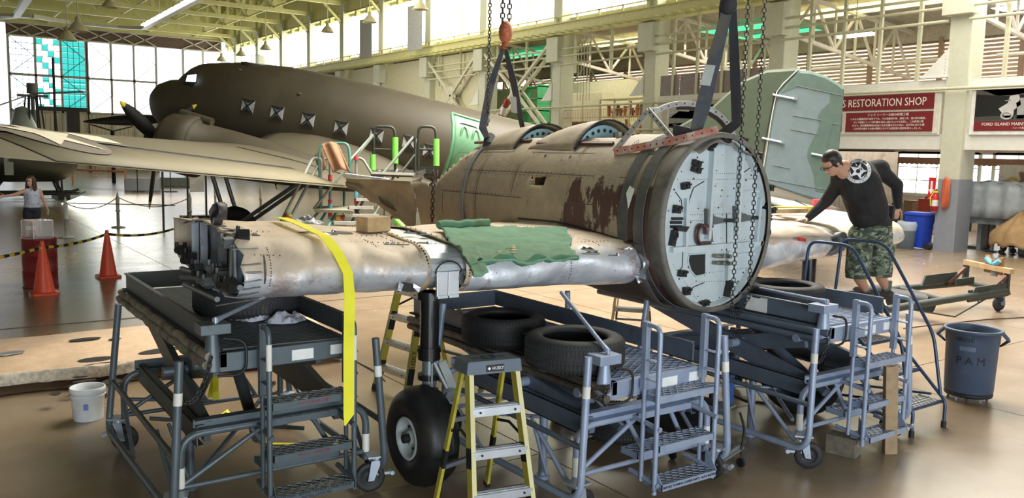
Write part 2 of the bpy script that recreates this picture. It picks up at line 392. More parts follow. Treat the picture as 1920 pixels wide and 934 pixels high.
# ================================================================= END WALL AND ITS SLIDING DOORS
EY = 83.0
g = G().bb((6, EY, 12.35), (25.3, EY+.3, 16.5))
struct('wall_end', g, CREAM)
hd = struct('trim_16', G().bb((6.9, EY+.1, 11.35), (24.5, EY+.2, 12.35)), BROWN)
hx = [7, 8.75, 10.8, 12.95, 14.9, 16.8, 18.6]
DST = paint('door_steel', (.38, .37, .36), .5); DTEAL = paint('door_teal', (.03, .3, .33), .5)
g = G()
for a, b in list(zip(hx, hx[1:]))+[(21, 23), (23, 24.5)]:
    g.beam((a, EY, 11.4), (b, EY, 12.3), .08, .1); g.beam((a, EY, 12.3), (b, EY, 11.4), .08, .1)
g.bb((6.9, EY-.06, 11.28), (18.7, EY+.1, 11.4)); g.bb((20.9, EY-.06, 11.28), (24.5, EY+.1, 11.4)); g.bb((6.9, EY-.06, 12.3), (24.5, EY+.1, 12.42))
struct('trim_17', g, paint('header_truss', (.55, .52, .47), .5))
CLAD = paint('door_cladding', (.60, .56, .46), .6, var=.05)
dl = [(7.0, 12.85, 3), (12.95, 18.6, 3), (21.0, 24.5, 2)]
for di, (x0, x1, nb) in enumerate(dl):
    g = G()
    for k in range(nb+1): xx = x0+(x1-x0)*k/nb; g.bb((xx-.09, EY-.05, 0), (xx+.09, EY+.12, 11.3))
    for z in (.1, 5.15, 8.15): g.bb((x0, EY-.05, z-.09), (x1, EY+.1, z+.09))
    d = struct('door_%d' % (di+1), g, DST)
    w_ = (x1-x0)/nb
    for k in range(nb):
        a, b = x0+w_*k+.09, x0+w_*(k+1)-.09
        teal = di == 0
        for r_, (z0, z1) in enumerate(((5.25, 8.05), (8.25, 11.25))):
            for q in range(4):
                for u in range(6):
                    za, zb = z0+(z1-z0)*u/6, z0+(z1-z0)*(u+1)/6; xa, xb = a+(b-a)*q/4, a+(b-a)*(q+1)/4
                    m = TEAL if (teal and ((k == 2) or (k == 1 and (q+u+r_) % 3 == 0))) else LIT
                    if teal: obj('pane', G().bb((xa+.02, EY+.05, za+.02), (xb-.02, EY+.06, zb-.02)), m, d)
            if not teal: obj('pane', G().bb((a, EY+.05, z0), (b, EY+.06, z1)), LIT, d)
            g = G(); zm = (z0+z1)/2
            g.beam((a, EY, z0 if k % 2 else z1), (b, EY, zm), .05, .06) if k != 1 else None
            g.beam((a if k != 1 else a, EY, z1 if k % 2 else z0), (b, EY, zm), .05, .06) if k != 1 else g.beam((a, EY, zm), (a+.01, EY, z1), .05, .06)
            obj('brace', g, DTEAL if teal else DST, d)
        if teal:
            g = G()
            for q in range(1, 4): g.bb((a+(b-a)*q/4-.02, EY+.03, 5.2), (a+(b-a)*q/4+.02, EY+.08, 11.3))
            for u in range(1, 12): g.bb((a, EY+.03, 5.2+u*.508-.02), (b, EY+.08, 5.2+u*.508+.02))
            obj('glazing_bars', g, DTEAL, d)
        g = G(); nn = 10
        for q in range(nn): g.bb((a+(b-a)*q/nn, EY+.04-(q % 2)*.03, .15), (a+(b-a)*(q+1)/nn, EY+.1, 5.07))
        obj('cladding', g, CLAD, d)
struct('wall_left', G().bb((-30.3, -12, 0), (-30, 84, 16.3)), CREAMW)  # unseen side of the hangar, put in to keep sky light out
struct('wall_rear', G().bb((-30, -12.3, 4.5), (25, -12, 16.3)).bb((25, -12.3, 0), (40, -12, 9)).bb((-30, -12.3, 0), (-8, -12, 7)), CREAMW)  # unseen rear of the hangar, opening kept low to admit less sky light
# ================================================================= ROOF
g = G()
for k in range(100):
    y0 = -12+k*.96; g.bb((-30, y0, 16.2+(k % 2)*.08), (25.2, y0+.95, 16.35+(k % 2)*.08))
struct('ceiling', g, ROOFM)
for i, y in enumerate(CY):
    if y < 18: continue
    g = G(); z0, z1 = 12.45, 15.6; x0, x1 = -14, 24.6
    g.bb((x0, y-.12, z0-.14), (x1, y+.12, z0+.14)); g.bb((x0, y-.12, z1-.12), (x1, y+.12, z1+.12))
    tr = struct('roof_truss', g, CREAM)
    nb = 16
    g = G(); g2 = G()
    for k in range(nb):
        a, b = x1-(x1-x0)*k/nb, x1-(x1-x0)*(k+1)/nb
        g.beam((a, y, z0), (a, y, z1), .22, .16)
        p, q = ((a, y, z0), (b, y, z1)) if k % 2 else ((a, y, z1), (b, y, z0)); g.beam(p, q, .2, .22)
        if k % 2: g2.prism([(a-.5, y-.15, z0), (a+.5, y-.15, z0), (a+.28, y-.15, z0+.75), (a-.28, y-.15, z0+.75)], (0, .3, 0))
        else: g2.prism([(a-.5, y-.15, z1), (a+.5, y-.15, z1), (a+.28, y-.15, z1-.7), (a-.28, y-.15, z1-.7)], (0, .3, 0))
    obj('web_member', g, CREAM, tr); obj('gusset_plate', g2, CREAM, tr)
    g = G().beam((24.5, y, 11.2), (23.2, y, 12.4), .14, .14); g.beam((24.5, y, 11.1), (24.5, y+1.1, 12.2), .12, .12); obj('knee_brace', g, CREAM, tr)
g = G()
for x in range(-12, 25, 4):
    g.bb((x-.08, 18, 15.7), (x+.08, 83, 15.95)); g.bb((x+1.9, 18, 12.55), (x+2.0, 83, 12.65))
struct('trim_18', g, CREAM)
# diagonal portal bracing frames on the right side between columns
DB = paint('brace_cream', (.60, .57, .44), .5)
for (ya, yb) in ((31.9, 37.4), (38.2, 43.2)):
    m_ = V((24.45, (ya+yb)/2, 6.0)); g = G()
    for yy, z in ((ya, 3.4), (ya, 7.6), (yb, 3.4), (yb, 7.6)):
        for o_ in (0, .45): g.beam((24.45+o_, yy, z), (m_.x+o_, m_.y, 5.6), .13, .13)
    g.prism([(24.4, m_.y-.3, 5.1), (24.4, m_.y+.3, 5.1), (24.4, m_.y+.3, 6.1), (24.4, m_.y-.3, 6.1)], (.03, 0, 0))
    struct('trim_19', g, DB)
# ================================================================= SHARED SMALL BUILDERS
RUBBER = paint('rubber', (.018, .018, .02), .62, var=.2, bump=.15)
RUBDUST = paint('rubber_dusty', (.03, .03, .032), .7, var=.25, dirt=(.09, .07, .055), damt=.35, dsc=8)
CHAIN = paint('chain_steel', (.05, .045, .04), .45, .6)
STEEL = paint('bare_steel', (.5, .5, .5), .35, .9, dirt=(.2, .17, .14), damt=.3)
CASTP = paint('caster_plate', (.42, .47, .55), .4, .5)
DARKM = paint('dark_metal', (.03, .03, .032), .5, .5)
WHITET = paint('white_tape', (.75, .73, .66), .5)
STICK = paint('label_white', (.8, .8, .78), .5)
def chain_g(g, a, b, sag=0., link=.045, r=.006, n=None):
    a, b = V(a), V(b); L = (b-a).length + sag*1.5; n = n or max(2, int(L/(link*.78)))
    P = [a.lerp(b, k/n) - V((0, 0, sag*4*(k/n)*(1-k/n))) for k in range(n+1)]
    for k in range(n):
        c = (P[k]+P[k+1])/2; d = (P[k+1]-P[k]).normalized(); u = d.orthogonal().normalized() if abs(d.z) > .9 else d.cross(V((0, 0, 1))).normalized()
        if k % 2: u = d.cross(u)
        h, w_ = link/2, link*.3
        g.tube([c+d*h, c+d*h*.6+u*w_, c-d*h*.6+u*w_, c-d*h, c-d*h*.6-u*w_, c+d*h*.6-u*w_], r, 5, False, True)
    return g
def tyre_g(g, c, R, r, wd, axis=(0, 0, 1), n=40, tread=True):
    """tyre lying on its side: outer radius R, bead radius r, width wd, c = centre"""
    h = wd/2; k = R-r
    prof = [(r, -h*.72), (r+.012, -h*.9), (r+k*.45, -h*1.02), (R-k*.12, -h*.86), (R, -h*.66), (R+.004, 0), (R, h*.66), (R-k*.12, h*.86), (r+k*.45, h*1.02), (r+.012, h*.9), (r, h*.72), (r+.02, h*.55), (R-k*.2, h*.55), (R-k*.15, 0), (R-k*.2, -h*.55), (r+.02, -h*.55), (r, -h*.72)]
    g.lathe(prof, c, n, axis)
    if tread:
        ax = V(axis).normalized(); x = ax.orthogonal().normalized(); y = ax.cross(x); c = V(c)
        for hh, ww in ((-.44, .13), (-.15, .11), (.15, .11), (.44, .13)):
            for q in range(n*2):
                t0, t1 = 2*pi*(q+.12+.3*(hh > 0))/(2*n), 2*pi*(q+.88+.3*(hh > 0))/(2*n)
                R2 = R+.007
                vs = [c+(x*cos(t)+y*sin(t))*rr+ax*h*(hh+e) for rr in (R-.01, R2) for t in (t0, t1) for e in (-ww, ww)]
                g.add(vs, [(4, 5, 7, 6), (0, 4, 6, 2), (1, 3, 7, 5), (0, 1, 5, 4), (2, 6, 7, 3)])
        for sd in (-1, 1):
            for q in range(n*2):
                t0, t1 = 2*pi*(q+.2)/(2*n), 2*pi*(q+.7)/(2*n)
                vs = [c+(x*cos(t)+y*sin(t))*rr+ax*sd*h*zz for (rr, zz) in ((R+.006, .62), (R-k*.12+.006, .88)) for t in (t0, t1)]
                g.add(vs, [(0, 1, 3, 2)])
    return g
def caster(parent, x, y, R=.115, ang=0., world=False):
    c, s = cos(ang), sin(ang)
    T = lambda a, b, z: V((x+a*c-b*s, y+a*s+b*c, z))
    g = G(); ax = V((-s, c, 0)); off = .05
    for k in (-1, 1):
        g.prism([T(-.035, k*.035, 2*R+.02), T(.045, k*.035, 2*R+.02), T(off+.02, k*.035, R-.02), T(off-.025, k*.035, R-.02)], ax*.006*k)
    g.cyl(T(off, -.045, R), T(off, .045, R), .012, 8)
    g.cyl(T(0, 0, 2*R+.015), T(0, 0, 2*R+.05), .035, 12); g.box(T(0, 0, 2*R+.055), (.15, .13, .012), ang)
    g.box(T(-.06, 0, R+.02), (.11, .03, .02), ang); g.cyl(T(-.12, -.03, R+.02), T(-.12, .03, R+.02), .018, 8)
    f = obj('caster_fork', g, CASTP, parent)
    g = G(); g.lathe([(R*.62, -.02), (R-.012, -.024), (R, -.014), (R, .014), (R-.012, .024), (R*.62, .02), (R*.55, .012), (R*.18, .012), (R*.16, .026), (0, .026)], T(off, 0, R), 24, ax)
    g.lathe([(R*.62, -.02), (R*.55, -.012), (R*.18, -.012), (R*.16, -.026), (0, -.026)], T(off, 0, R), 24, ax)
    obj('wheel', g, RUBBER, f); return f
def mesh_grating(g, x0, x1, y0, y1, z, px=.045, py=.03, t=.004, h=.008):
    """expanded metal: zig-zag strands"""
    nx = max(2, int((x1-x0)/px)); ny = max(1, int((y1-y0)/py))
    for j in range(ny+1):
        yy = y0+(y1-y0)*j/ny
        for i in range(nx):
            s = 1 if (i+j) % 2 else -1
            a = (x0+(x1-x0)*i/nx, min(max(yy-s*py*.5, y0), y1), z); b = (x0+(x1-x0)*(i+1)/nx, min(max(yy+s*py*.5, y0), y1), z)
            g.beam(a, b, t, h)
# ================================================================= WORK STANDS
def make_stand(label, ox, oy, zp_, MP, MD, kind, pump_end, tread_words):
    st = thing('maintenance_stand', label, 'work stand', (ox, oy, 0), 0, 'wheeled maintenance stands under the wreck')
    hw, L = .68, 1.95; so = .15
    W_ = lambda v: V(v)-V((ox, oy, 0))
    for yy, nm in ((.1, 'front_arch'), (L, 'rear_arch')):
        g = G(); g.tube(bend([(-hw, yy, .24), (-hw, yy, .66), (hw, yy, .66), (hw, yy, .24)], .16), .027, 10)
        g.tube([(-hw, yy, .3), (hw, yy, .3)], .019, 8)
        g.tube([(-hw+.02, yy, .32), (-.1, yy, .64)], .019, 8); g.tube([(-.2, yy, .64), (.02, yy, .3)], .019, 8); g.tube([(.25, yy, .64), (.45, yy, .3)], .019, 8)
        g.tube([(-hw, yy, .44), (hw*.2, yy, .3)], .016, 8) if yy > 1 else None
        obj(nm, g, MP, st)
        obj('cross_channel', G().chan((-hw+.1, yy+.01, .715), (hw-.08, yy+.01, .715), .08, .075, .008), MP, st)
        if yy < 1:
            for s in (-1, 1):
                for z in (.66, .24): obj('stub_tube', G().tube([(so+s*.3, yy, z), (so+s*.3, -.2, z-.03)], .02, 8), MP, st)
    for s in (-1, 1):
        obj('base_channel', G().chan((s*(hw-.14), .12, .63), (s*(hw-.14), L-.05, .66), .05, .15, .008), MD, st)
        obj('scissor_arm', G().beam((s*(hw-.2), .16, .64), (s*(hw-.26), L+.3, zp_-.06), .05, .16), MD, st)
        obj('scissor_arm', G().beam((s*(hw-.3), L-.1, .66), (s*(hw-.3), .3, zp_-.16), .045, .14), MD, st)
        tp = [(s*(hw+.02), -.02, 1.2), (s*(hw+.09), -.06, .17), (s*(hw+.12), L+.06, .17), (s*(hw+.02), L+.0, 1.26)]
        obj('side_frame', G().tube(bend(tp, .16), .028, 10), MP, st)
        obj('side_rail', G().tube([(s*(hw+.07), -.05, .56), (s*(hw+.08), L+.04, .6)], .022, 8), MD, st)
        obj('side_brace', G().tube([(s*(hw+.05), .55, .58), (s*(hw+.02), .12, .2)], .018, 8), MP, st); obj('side_brace', G().tube([(s*(hw+.08), 1.2, .18), (s*(hw+.02), L, .56)], .016, 8), MP, st)
        obj('tape_band', G().cyl(V(tp[0]).lerp(V(tp[1]), .2), V(tp[0]).lerp(V(tp[1]), .28), .0295, 12), WHITET, st)
        obj('tape_band', G().cyl((s*hw, .1, .3), (s*hw, .1, .44), .0285, 12), WHITET, st)
        for yy in (0.02, L): caster(st, s*(hw+.05), yy, .115, random.uniform(-.9, .9) if s < 0 else random.uniform(1.8, 3.5))
    obj('pivot_tube', G().tube([(-hw+.1, .98, (zp_+.56)/2), (hw-.1, .98, (zp_+.56)/2)], .04, 12), MP, st)
    obj('pivot_tube', G().tube([(-hw+.15, .3, zp_-.13), (hw-.15, .3, zp_-.13)], .036, 12), MP, st)
    obj('hydraulic_ram', G().cyl((-.1, .25, .5), (.0, 1.3, zp_-.18), .045, 12), MD, st); obj('hydraulic_ram', G().cyl((-.2, 1.5, .45), (-.18, .9, zp_-.2), .03, 10), MD, st)
    obj('jack_leg', G().cyl((-.44, .8, .02), (-.44, .8, .62), .034, 12).cyl((-.44, .8, 0), (-.44, .8, .03), .06, 12), MP, st)
    for q_, r_ in (([(-.6, .75, .55), (-.46, .72, .06)], .014), ([(-.52, 1.75, .3), (.5, .9, .28)], .018), ([(-.5, .3, .3), (.5, 1.6, .5)], .018)): obj('tie_rod', G().tube(q_, r_, 8), MP, st)
    # platform
    x0, x1, y0, y1 = -.43, .52, .02, 2.95
    g = G(); g.bb((x0, y0, zp_-.13), (x1, y0+.05, zp_)); g.bb((x0, y1-.05, zp_-.1), (x1, y1, zp_)); g.bb((x0, y0, zp_-.1), (x0+.05, y1, zp_)); g.bb((x1-.05, y0, zp_-.1), (x1, y1, zp_))
    for k in range(1, 6): g.bb((x0, y0+k*.48, zp_-.07), (x1, y0+k*.48+.05, zp_-.015))
    obj('platform_frame', g, MP, st, bevel=.004)
    g = G()
    if kind == 'mesh': mesh_grating(g, x0+.05, x1-.05, y0+.06, 1.0, zp_, .05, .034, .006, .01); g.bb((x0+.05, 1.0, zp_-.012), (x1-.05, y1-.05, zp_))
    else:
        n = 60
        for k in range(n):
            yy = y0+.06+(y1-y0-.14)*k/n; g.beam((x0+.05, yy+.05, zp_), (x1-.05, yy-.02, zp_), .022, .016)
        g.bb((x0+.05, y0+.05, zp_-.03), (x1-.05, y1-.05, zp_-.026))
    obj('deck_grating', g, MP if kind != 'ribs' else MD, st, kind='stuff')
    for xx, ty in ((x0-.01, y0+.1), (x1+.01, y0+.12)):
        obj('side_board', G().bb((xx-.01, ty, zp_+.015), (xx+.01, y1, zp_+.17)).bb((xx-.025, ty, zp_+.155), (xx+.012, y1, zp_+.17)), MD, st, bevel=.003)
    obj('end_board', G().bb((x0, y1-.01, zp_+.01), (x1, y1+.01, zp_+.17)), MD, st)
    if kind == 'ribs':
        pad = paint('worn_padding', (.27, .24, .19), .85, var=.3, sc=10, dirt=(.12, .11, .1), damt=.45, dsc=8, bump=.5)
        for k, (dz, rr) in enumerate(((-.02, .034), (-.075, .032))):
            obj('edge_padding', G().tube([(x0-.06-.012*(j % 2)-.02*k, y0+.02+(y1-y0)*j/16, zp_+dz+.006*sin(j*2.)) for j in range(17)], rr, 8), pad, st)
    else:
        bm_ = paint('bumper_brown', (.17, .14, .10), .45, .3, dirt=(.08, .07, .06)) if kind == 'mesh' else MD
        for k, dz in enumerate((-.04, -.11)): obj('bumper_tube', G().tube([(x0-.065, y0-.02, zp_+dz), (x0-.065, y1, zp_+dz)], .032, 10), bm_, st)
    g = G()
    for k in range(120): g.bb((x0-.05, y0+.1+k*.024, zp_+.004), (x0-.012, y0+.112+k*.024, zp_+.02))
    obj('hinge_strip', g, DARKM, st, kind='stuff')
    obj('sticker', G().bb((x0+.5, y0-.004, zp_-.11), (x0+.66, y0, zp_-.035)), STICK, st); obj('sticker', G().bb((x1-.16, y0-.004, zp_-.1), (x1-.04, y0, zp_-.03)), STICK, st)
    # stair
    ry = -.17
    for s in (-1, 1):
        x = so+s*.31
        obj('hand_loop', G().tube(bend([(x, ry, .14), (x, ry, 1.38), (x, ry+.14, 1.38)], .1), .019, 10), MP, st)
        obj('loop_post', G().bb((x-.022, ry+.12, .9), (x+.022, ry+.165, 1.4)).cyl((x, ry+.14, .2), (x, ry+.14, .9), .017, 8), MP, st)
        for z in (.98, 1.12) if kind == 'mesh' else (1.0, 1.16):
            obj('loop_bracket', G().bb((x-.004, ry, z-.01), (x+.03, ry+.15, z+.004)).bb((x-.02, ry, z-.002), (x+.03, ry+.15, z+.002)), MP, st)
        if kind == 'ribs': obj('tape_band', G().cyl((x, ry, 1.1), (x, ry, 1.28), .0205, 12), WHITET, st)
    tr = [(.22, ry-.06), (.5, ry-.02), (.86, ry+.0), (.38, ry+.2), (.68, ry+.22)]
    for k, (z, yy) in enumerate(tr):
        a, b = so-.29, so+.29; q = .19
        g = G().bb((a, yy-.0, z-.045), (b, yy+.006, z+.004)).bb((a, yy+q-.006, z-.03), (b, yy+q, z)).bb((a, yy, z-.045), (a+.006, yy+q, z+.004)).bb((b-.006, yy, z-.045), (b, yy+q, z+.004))
        if k == 0: g.prism([(a, yy, z), (a, yy+.12, z+.16), (a, yy+.12, z)], (.006, 0, 0)); g.prism([(b, yy, z), (b, yy+.12, z+.16), (b, yy+.12, z)], (.006, 0, 0))
        s_ = obj('step', g, MP, st)
        g = G(); mesh_grating(g, a+.006, b-.006, yy+.01, yy+q-.01, z, .034, .034, .005, .01); obj('step_grating', g, MP if kind != 'ribs' else paint('worn_tread', (.27, .3, .31), .45, .5), s_, kind='stuff')
        if k < 3:
            wd = tread_words[min(k, len(tread_words)-1)]
            if wd: text('step_lettering', wd[0], .026, paint('ink_'+wd[1], (.35, .04, .04) if wd[1] == 'red' else (.02, .02, .025), .6), V((ox+so, oy+yy-.003, z-.02)), axes((1, 0, 0), (0, 0, 1)), s_, .001)
    # hand pump with its lever and hose
    px_, py_ = x0-.03, y0+.03
    g = G().bb((px_-.09, py_-.03, zp_+.13), (px_+.11, py_+.13, zp_+.2)); g.cyl((px_, py_+.03, zp_-.12), (px_, py_+.03, zp_+.14), .07, 14, .035); g.cyl((px_, py_+.03, zp_+.06), (px_, py_+.03, zp_+.14), .035, 12)
    pm = obj('hand_pump', g, MP, st, bevel=.004)
    pe = W_(pump_end); t0 = V((px_+.02, py_+.02, zp_+.22)); obj('pump_lever', G().tube([t0, t0.lerp(pe, .12), pe], [.024, .017, .015], 10).cyl(t0-V((0, 0, .06)), t0+V((0, 0, .02)), .012, 8), MP if kind != 'ribs' else CASTP, pm)
    obj('hose', G().tube(bend([(px_+.06, py_-.02, zp_+.1), (px_+.2, py_-.06, zp_+.08), (px_+.2, py_-.06, zp_-.16), (px_+.02, py_, zp_-.16)], .1), .01, 8), DARKM, pm)
    g = G(); chain_g(g, (px_-.03, py_-.06, zp_-.0), (-hw+.01, -.02, 1.0 if kind == 'mesh' else .92), .1, .04, .005)
    obj('safety_chain', g, CHAIN, st)
    return st
PA_ = paint('stand_paint_dark', (.095, .12, .135), .42, .2, dirt=(.06, .055, .045), damt=.3); PA2 = paint('stand_paint_dark2', (.075, .085, .085), .5, .2, dirt=(.12, .11, .09), damt=.3)
PB_ = paint('stand_paint_blue', (.30, .36, .49), .4, .2, dirt=(.16, .16, .17), damt=.25); PB2 = paint('stand_paint_grey', (.125, .155, .205), .42, .2, dirt=(.08, .08, .08), damt=.3)
stA = make_stand('dark grey-green wheeled stand on the left under the broken wing end, with worn padding', 2.06, 5.65, 1.21, PA_, PA2, 'ribs', yp(505, 553, 6.35), [('CAUTION  BEFORE TOWING LOWER STAND\nINSTALL LOCK PIN', 'black'), ('WATCH YOUR STEP', 'red'), ('WATCH YOUR STEP', 'red')])
stB = make_stand('blue-grey wheeled stand in the middle carrying two tyres, with mesh deck', 4.47, 4.4, .97, PB_, PB2, 'mesh', yp(1052, 548, 5.1), [('CAUTION  BEFORE TOWING LOWER PARTS  ALSO INSTALL LOCK PIN', 'black'), None, None])
stC = make_stand('blue-grey wheeled stand on the right that the man stands on, with barred deck', 6.77, 4.2, 1.17, PB_, PB2, 'bars', yp(1425, 541, 5.2), [None])
nt_ = xp(1418, 568, 6.318); obj('paper_notice', G().box((6.318, nt_.y, 1.255), (.004, .24, .15)), STICK, stC, True); obj('notice_clip', G().box((6.316, nt_.y, 1.32), (.006, .09, .014)), BLK if 'BLK' in globals() else DARKM, stC, True)
# ================================================================= TYRES
def tyre(label, c, R, r, wd, m=RUBDUST, axis=(0, 0, 1), grp='old car tyres used as padding'):
    c = V(c); t = thing('tyre', label, 'tyre', (c.x, c.y, c.z-wd/2) if abs(axis[2]) > .7 else (c.x, c.y, c.z-R), 0, grp)
    obj('tyre_casing', tyre_g(G(), c, R, r, wd, axis), m, t, True)
    return t
tyre('big worn tyre lying flat under the broken wing end on the left stand', (2.22, 6.92, 1.365), .42, .24, .27)
tyre('wide dusty tyre lying open on the middle stand, nearer of the pair', (4.1, 4.93, 1.105), .38, .25, .25)
tyre('plain black tyre lying on the middle stand, behind the open dusty tyre', (4.05, 5.82, 1.11), .35, .23, .25, RUBBER)
tyre('treaded tyre lying flat on the right stand beside the bulkhead', (6.98, 5.2, 1.28), .38, .25, .2)
tyre('scuffed old tyre lying on the floor under the mesh deck of the middle stand', zp(1160, 790, .12), .36, .22, .22)
tyre('large black tyre standing on edge under the right stand', (7.35, 5.2, .4), .4, .22, .3, RUBBER, (.9, .35, .1))
# ================================================================= THE WRECK: SKINS
def skin_mat(name, base, silver, rust, amt, zsplit=None, pink=None):
    m, nt, b = newmat(name); v = coords(nt); g = N(nt, 'ShaderNodeNewGeometry'); sep = N(nt, 'ShaderNodeSeparateXYZ'); nt.links.new(g.outputs['Position'], sep.inputs[0])
    n1 = noise_tex(nt, v, 1.3, 8, .6, .3); n2 = noise_tex(nt, v, 7, 8, .65); n3 = noise_tex(nt, v, 3.2, 9, .72, .5)
    col = ramp(nt, n1, [(.3, c4(tuple(x*.72 for x in base))), (.5, c4(base)), (.72, c4(tuple(min(1, x*1.2) for x in base)))]).outputs[0]
    col = mix(nt, .35, col, ramp(nt, n2, [(.3, c4(tuple(x*.6 for x in base))), (.7, c4(tuple(min(1, x*1.25) for x in base)))]).outputs[0])
    met = None
    if zsplit is not None:      # paint worn off the nose of the wing: bare metal below a ragged line
        a = N(nt, 'ShaderNodeMath', operation='MULTIPLY_ADD'); nt.links.new(n3, a.inputs[0]); a.inputs[1].default_value = -.22; a.inputs[2].default_value = zsplit+.11
        s = N(nt, 'ShaderNodeMath', operation='SUBTRACT'); nt.links.new(a.outputs[0], s.inputs[0]); nt.links.new(sep.outputs['Z'], s.inputs[1])
        mm = N(nt, 'ShaderNodeMapRange'); nt.links.new(s.outputs[0], mm.inputs[0]); mm.inputs[1].default_value = -.03; mm.inputs[2].default_value = .05
        sil = ramp(nt, n2, [(.3, c4(tuple(x*.75 for x in silver))), (.7, c4(silver))]).outputs[0]
        if pink:
            f = ramp(nt, n3, [(.53, (0, 0, 0, 1)), (.62, (1, 1, 1, 1))]).outputs[0]; sil = mix(nt, f, sil, pink)
        col = mix(nt, mm.outputs[0], col, sil); met = mm.outputs[0]
    # rust stains that run down the skin
    v2 = coords(nt, (1, 1.6, .55)); n4 = noise_tex(nt, v2, 4.5, 10, .72, .2)
    f = ramp(nt, n4, [(.53+.16*(1-amt)+(.05 if amt >= .5 else 0), (0, 0, 0, 1)), (.56+.16*(1-amt)+(.05 if amt >= .5 else 0), (1, 1, 1, 1))]).outputs[0]
    if amt >= .5:   # stains gathered on the forward part of the flank
        mk = N(nt, 'ShaderNodeMapRange'); nt.links.new(sep.outputs['Y'], mk.inputs[0]); mk.inputs[1].default_value = 7.6; mk.inputs[2].default_value = 6.5
        mz = N(nt, 'ShaderNodeMapRange'); nt.links.new(sep.outputs['Z'], mz.inputs[0]); mz.inputs[1].default_value = 2.75; mz.inputs[2].default_value = 2.25
        q = N(nt, 'ShaderNodeMath', operation='MULTIPLY'); nt.links.new(mk.outputs[0], q.inputs[0]); nt.links.new(mz.outputs[0], q.inputs[1])
        q1 = N(nt, 'ShaderNodeMath', operation='MAXIMUM'); nt.links.new(q.outputs[0], q1.inputs[0]); q1.inputs[1].default_value = .0
        n5 = noise_tex(nt, v2, 2.6, 10, .75, .3); 
        q2 = N(nt, 'ShaderNodeMath', operation='MULTIPLY'); nt.links.new(q1.outputs[0], q2.inputs[0]); nt.links.new(n5, q2.inputs[1]); r5 = N(nt, 'ShaderNodeMapRange'); nt.links.new(q2.outputs[0], r5.inputs[0]); r5.inputs[1].default_value = .455; r5.inputs[2].default_value = .48
        q3 = N(nt, 'ShaderNodeMath', operation='MAXIMUM'); nt.links.new(r5.outputs[0], q3.inputs[0]); nt.links.new(f, q3.inputs[1]); f = q3.outputs[0]
    col = mix(nt, f, col, rust)
    # dark grime specks
    n6 = noise_tex(nt, v, 45, 3, .6); f6 = ramp(nt, n6, [(.70, (0, 0, 0, 1)), (.73, (1, 1, 1, 1))]).outputs[0]; col = mix(nt, f6, col, (.05, .035, .03))
    nt.links.new(col, b.inputs['Base Color']); b.inputs['Roughness'].default_value = .55
    if met is not None:
        k = N(nt, 'ShaderNodeMath', operation='MULTIPLY'); nt.links.new(met, k.inputs[0]); k.inputs[1].default_value = .45; nt.links.new(k.outputs[0], b.inputs['Metallic'])
        r = N(nt, 'ShaderNodeMapRange'); nt.links.new(met, r.inputs[0]); r.inputs[3].default_value = .6; r.inputs[4].default_value = .36; nt.links.new(r.outputs[0], b.inputs['Roughness'])
    bp = N(nt, 'ShaderNodeBump'); bp.inputs['Strength'].default_value = .5; bp.inputs['Distance'].default_value = .05
    nt.links.new(n1, bp.inputs['Height']); bp2 = N(nt, 'ShaderNodeBump'); bp2.inputs['Strength'].default_value = .25; bp2.inputs['Distance'].default_value = .01
    nt.links.new(n2, bp2.inputs['Height']); nt.links.new(bp.outputs[0], bp2.inputs['Normal']); nt.links.new(bp2.outputs[0], b.inputs['Normal'])
    return m
FUS = skin_mat('fuselage_skin', (.34, .285, .20), (.6, .6, .6), (.075, .035, .028), .62)
WNG = skin_mat('wing_skin', (.62, .50, .37), (.84, .86, .90), (.30, .13, .06), .18, 1.75, (.5, .4, .38))
WNGI = skin_mat('wing_skin_inner', (.58, .47, .35), (.84, .87, .92), (.22, .12, .08), .22, 1.79, (.42, .36, .38))
BULK = paint('bulkhead_pale', (.56, .63, .66), .5, .1, var=.07, dirt=(.38, .40, .36), damt=.3, dsc=2)
BULK2 = paint('bulkhead_ring', (.18, .165, .14), .6, dirt=(.09, .08, .07), damt=.4)
BLK = paint('sooty_black', (.016, .015, .015), .6)
SILV = paint('torn_aluminium', (.62, .66, .72), .32, .8, dirt=(.25, .25, .25), damt=.35, dsc=9)
PRIM = paint('red_primer', (.50, .20, .15), .6, dirt=(.52, .48, .44), damt=.42, dsc=5)
GREYD = paint('grey_casting', (.13, .14, .14), .5, .3, dirt=(.3, .3, .28), damt=.25, dsc=9)
STRUT = paint('gloss_black', (.012, .012, .013), .22)
REDSTR = paint('canopy_rail', (.10, .035, .03), .5)
wk = thing('aircraft_wreck', 'rust-stained tan aircraft fuselage with crumpled wings and pale round bulkhead, hung over the stands', 'aircraft', (5.95, 6.5, 0))
FX, FZ = 5.95, 2.0
def fus_r(y):
    t = max(0, (y-7.0)/2.6); return .715-.03*t*t, .80-.07*t*t
def fus_p(a, y, off=0):     # a: 0 = near side (-X), 90 = top
    rx, rz = fus_r(y); e = .93 if sin(a) > 0 else 1
    ca, sa = cos(a), sin(a)
    return V((FX-(rx+off)*math.copysign(abs(ca)**.94, ca), y, FZ+(rz+off)*math.copysign(abs(sa)**.98, sa)))
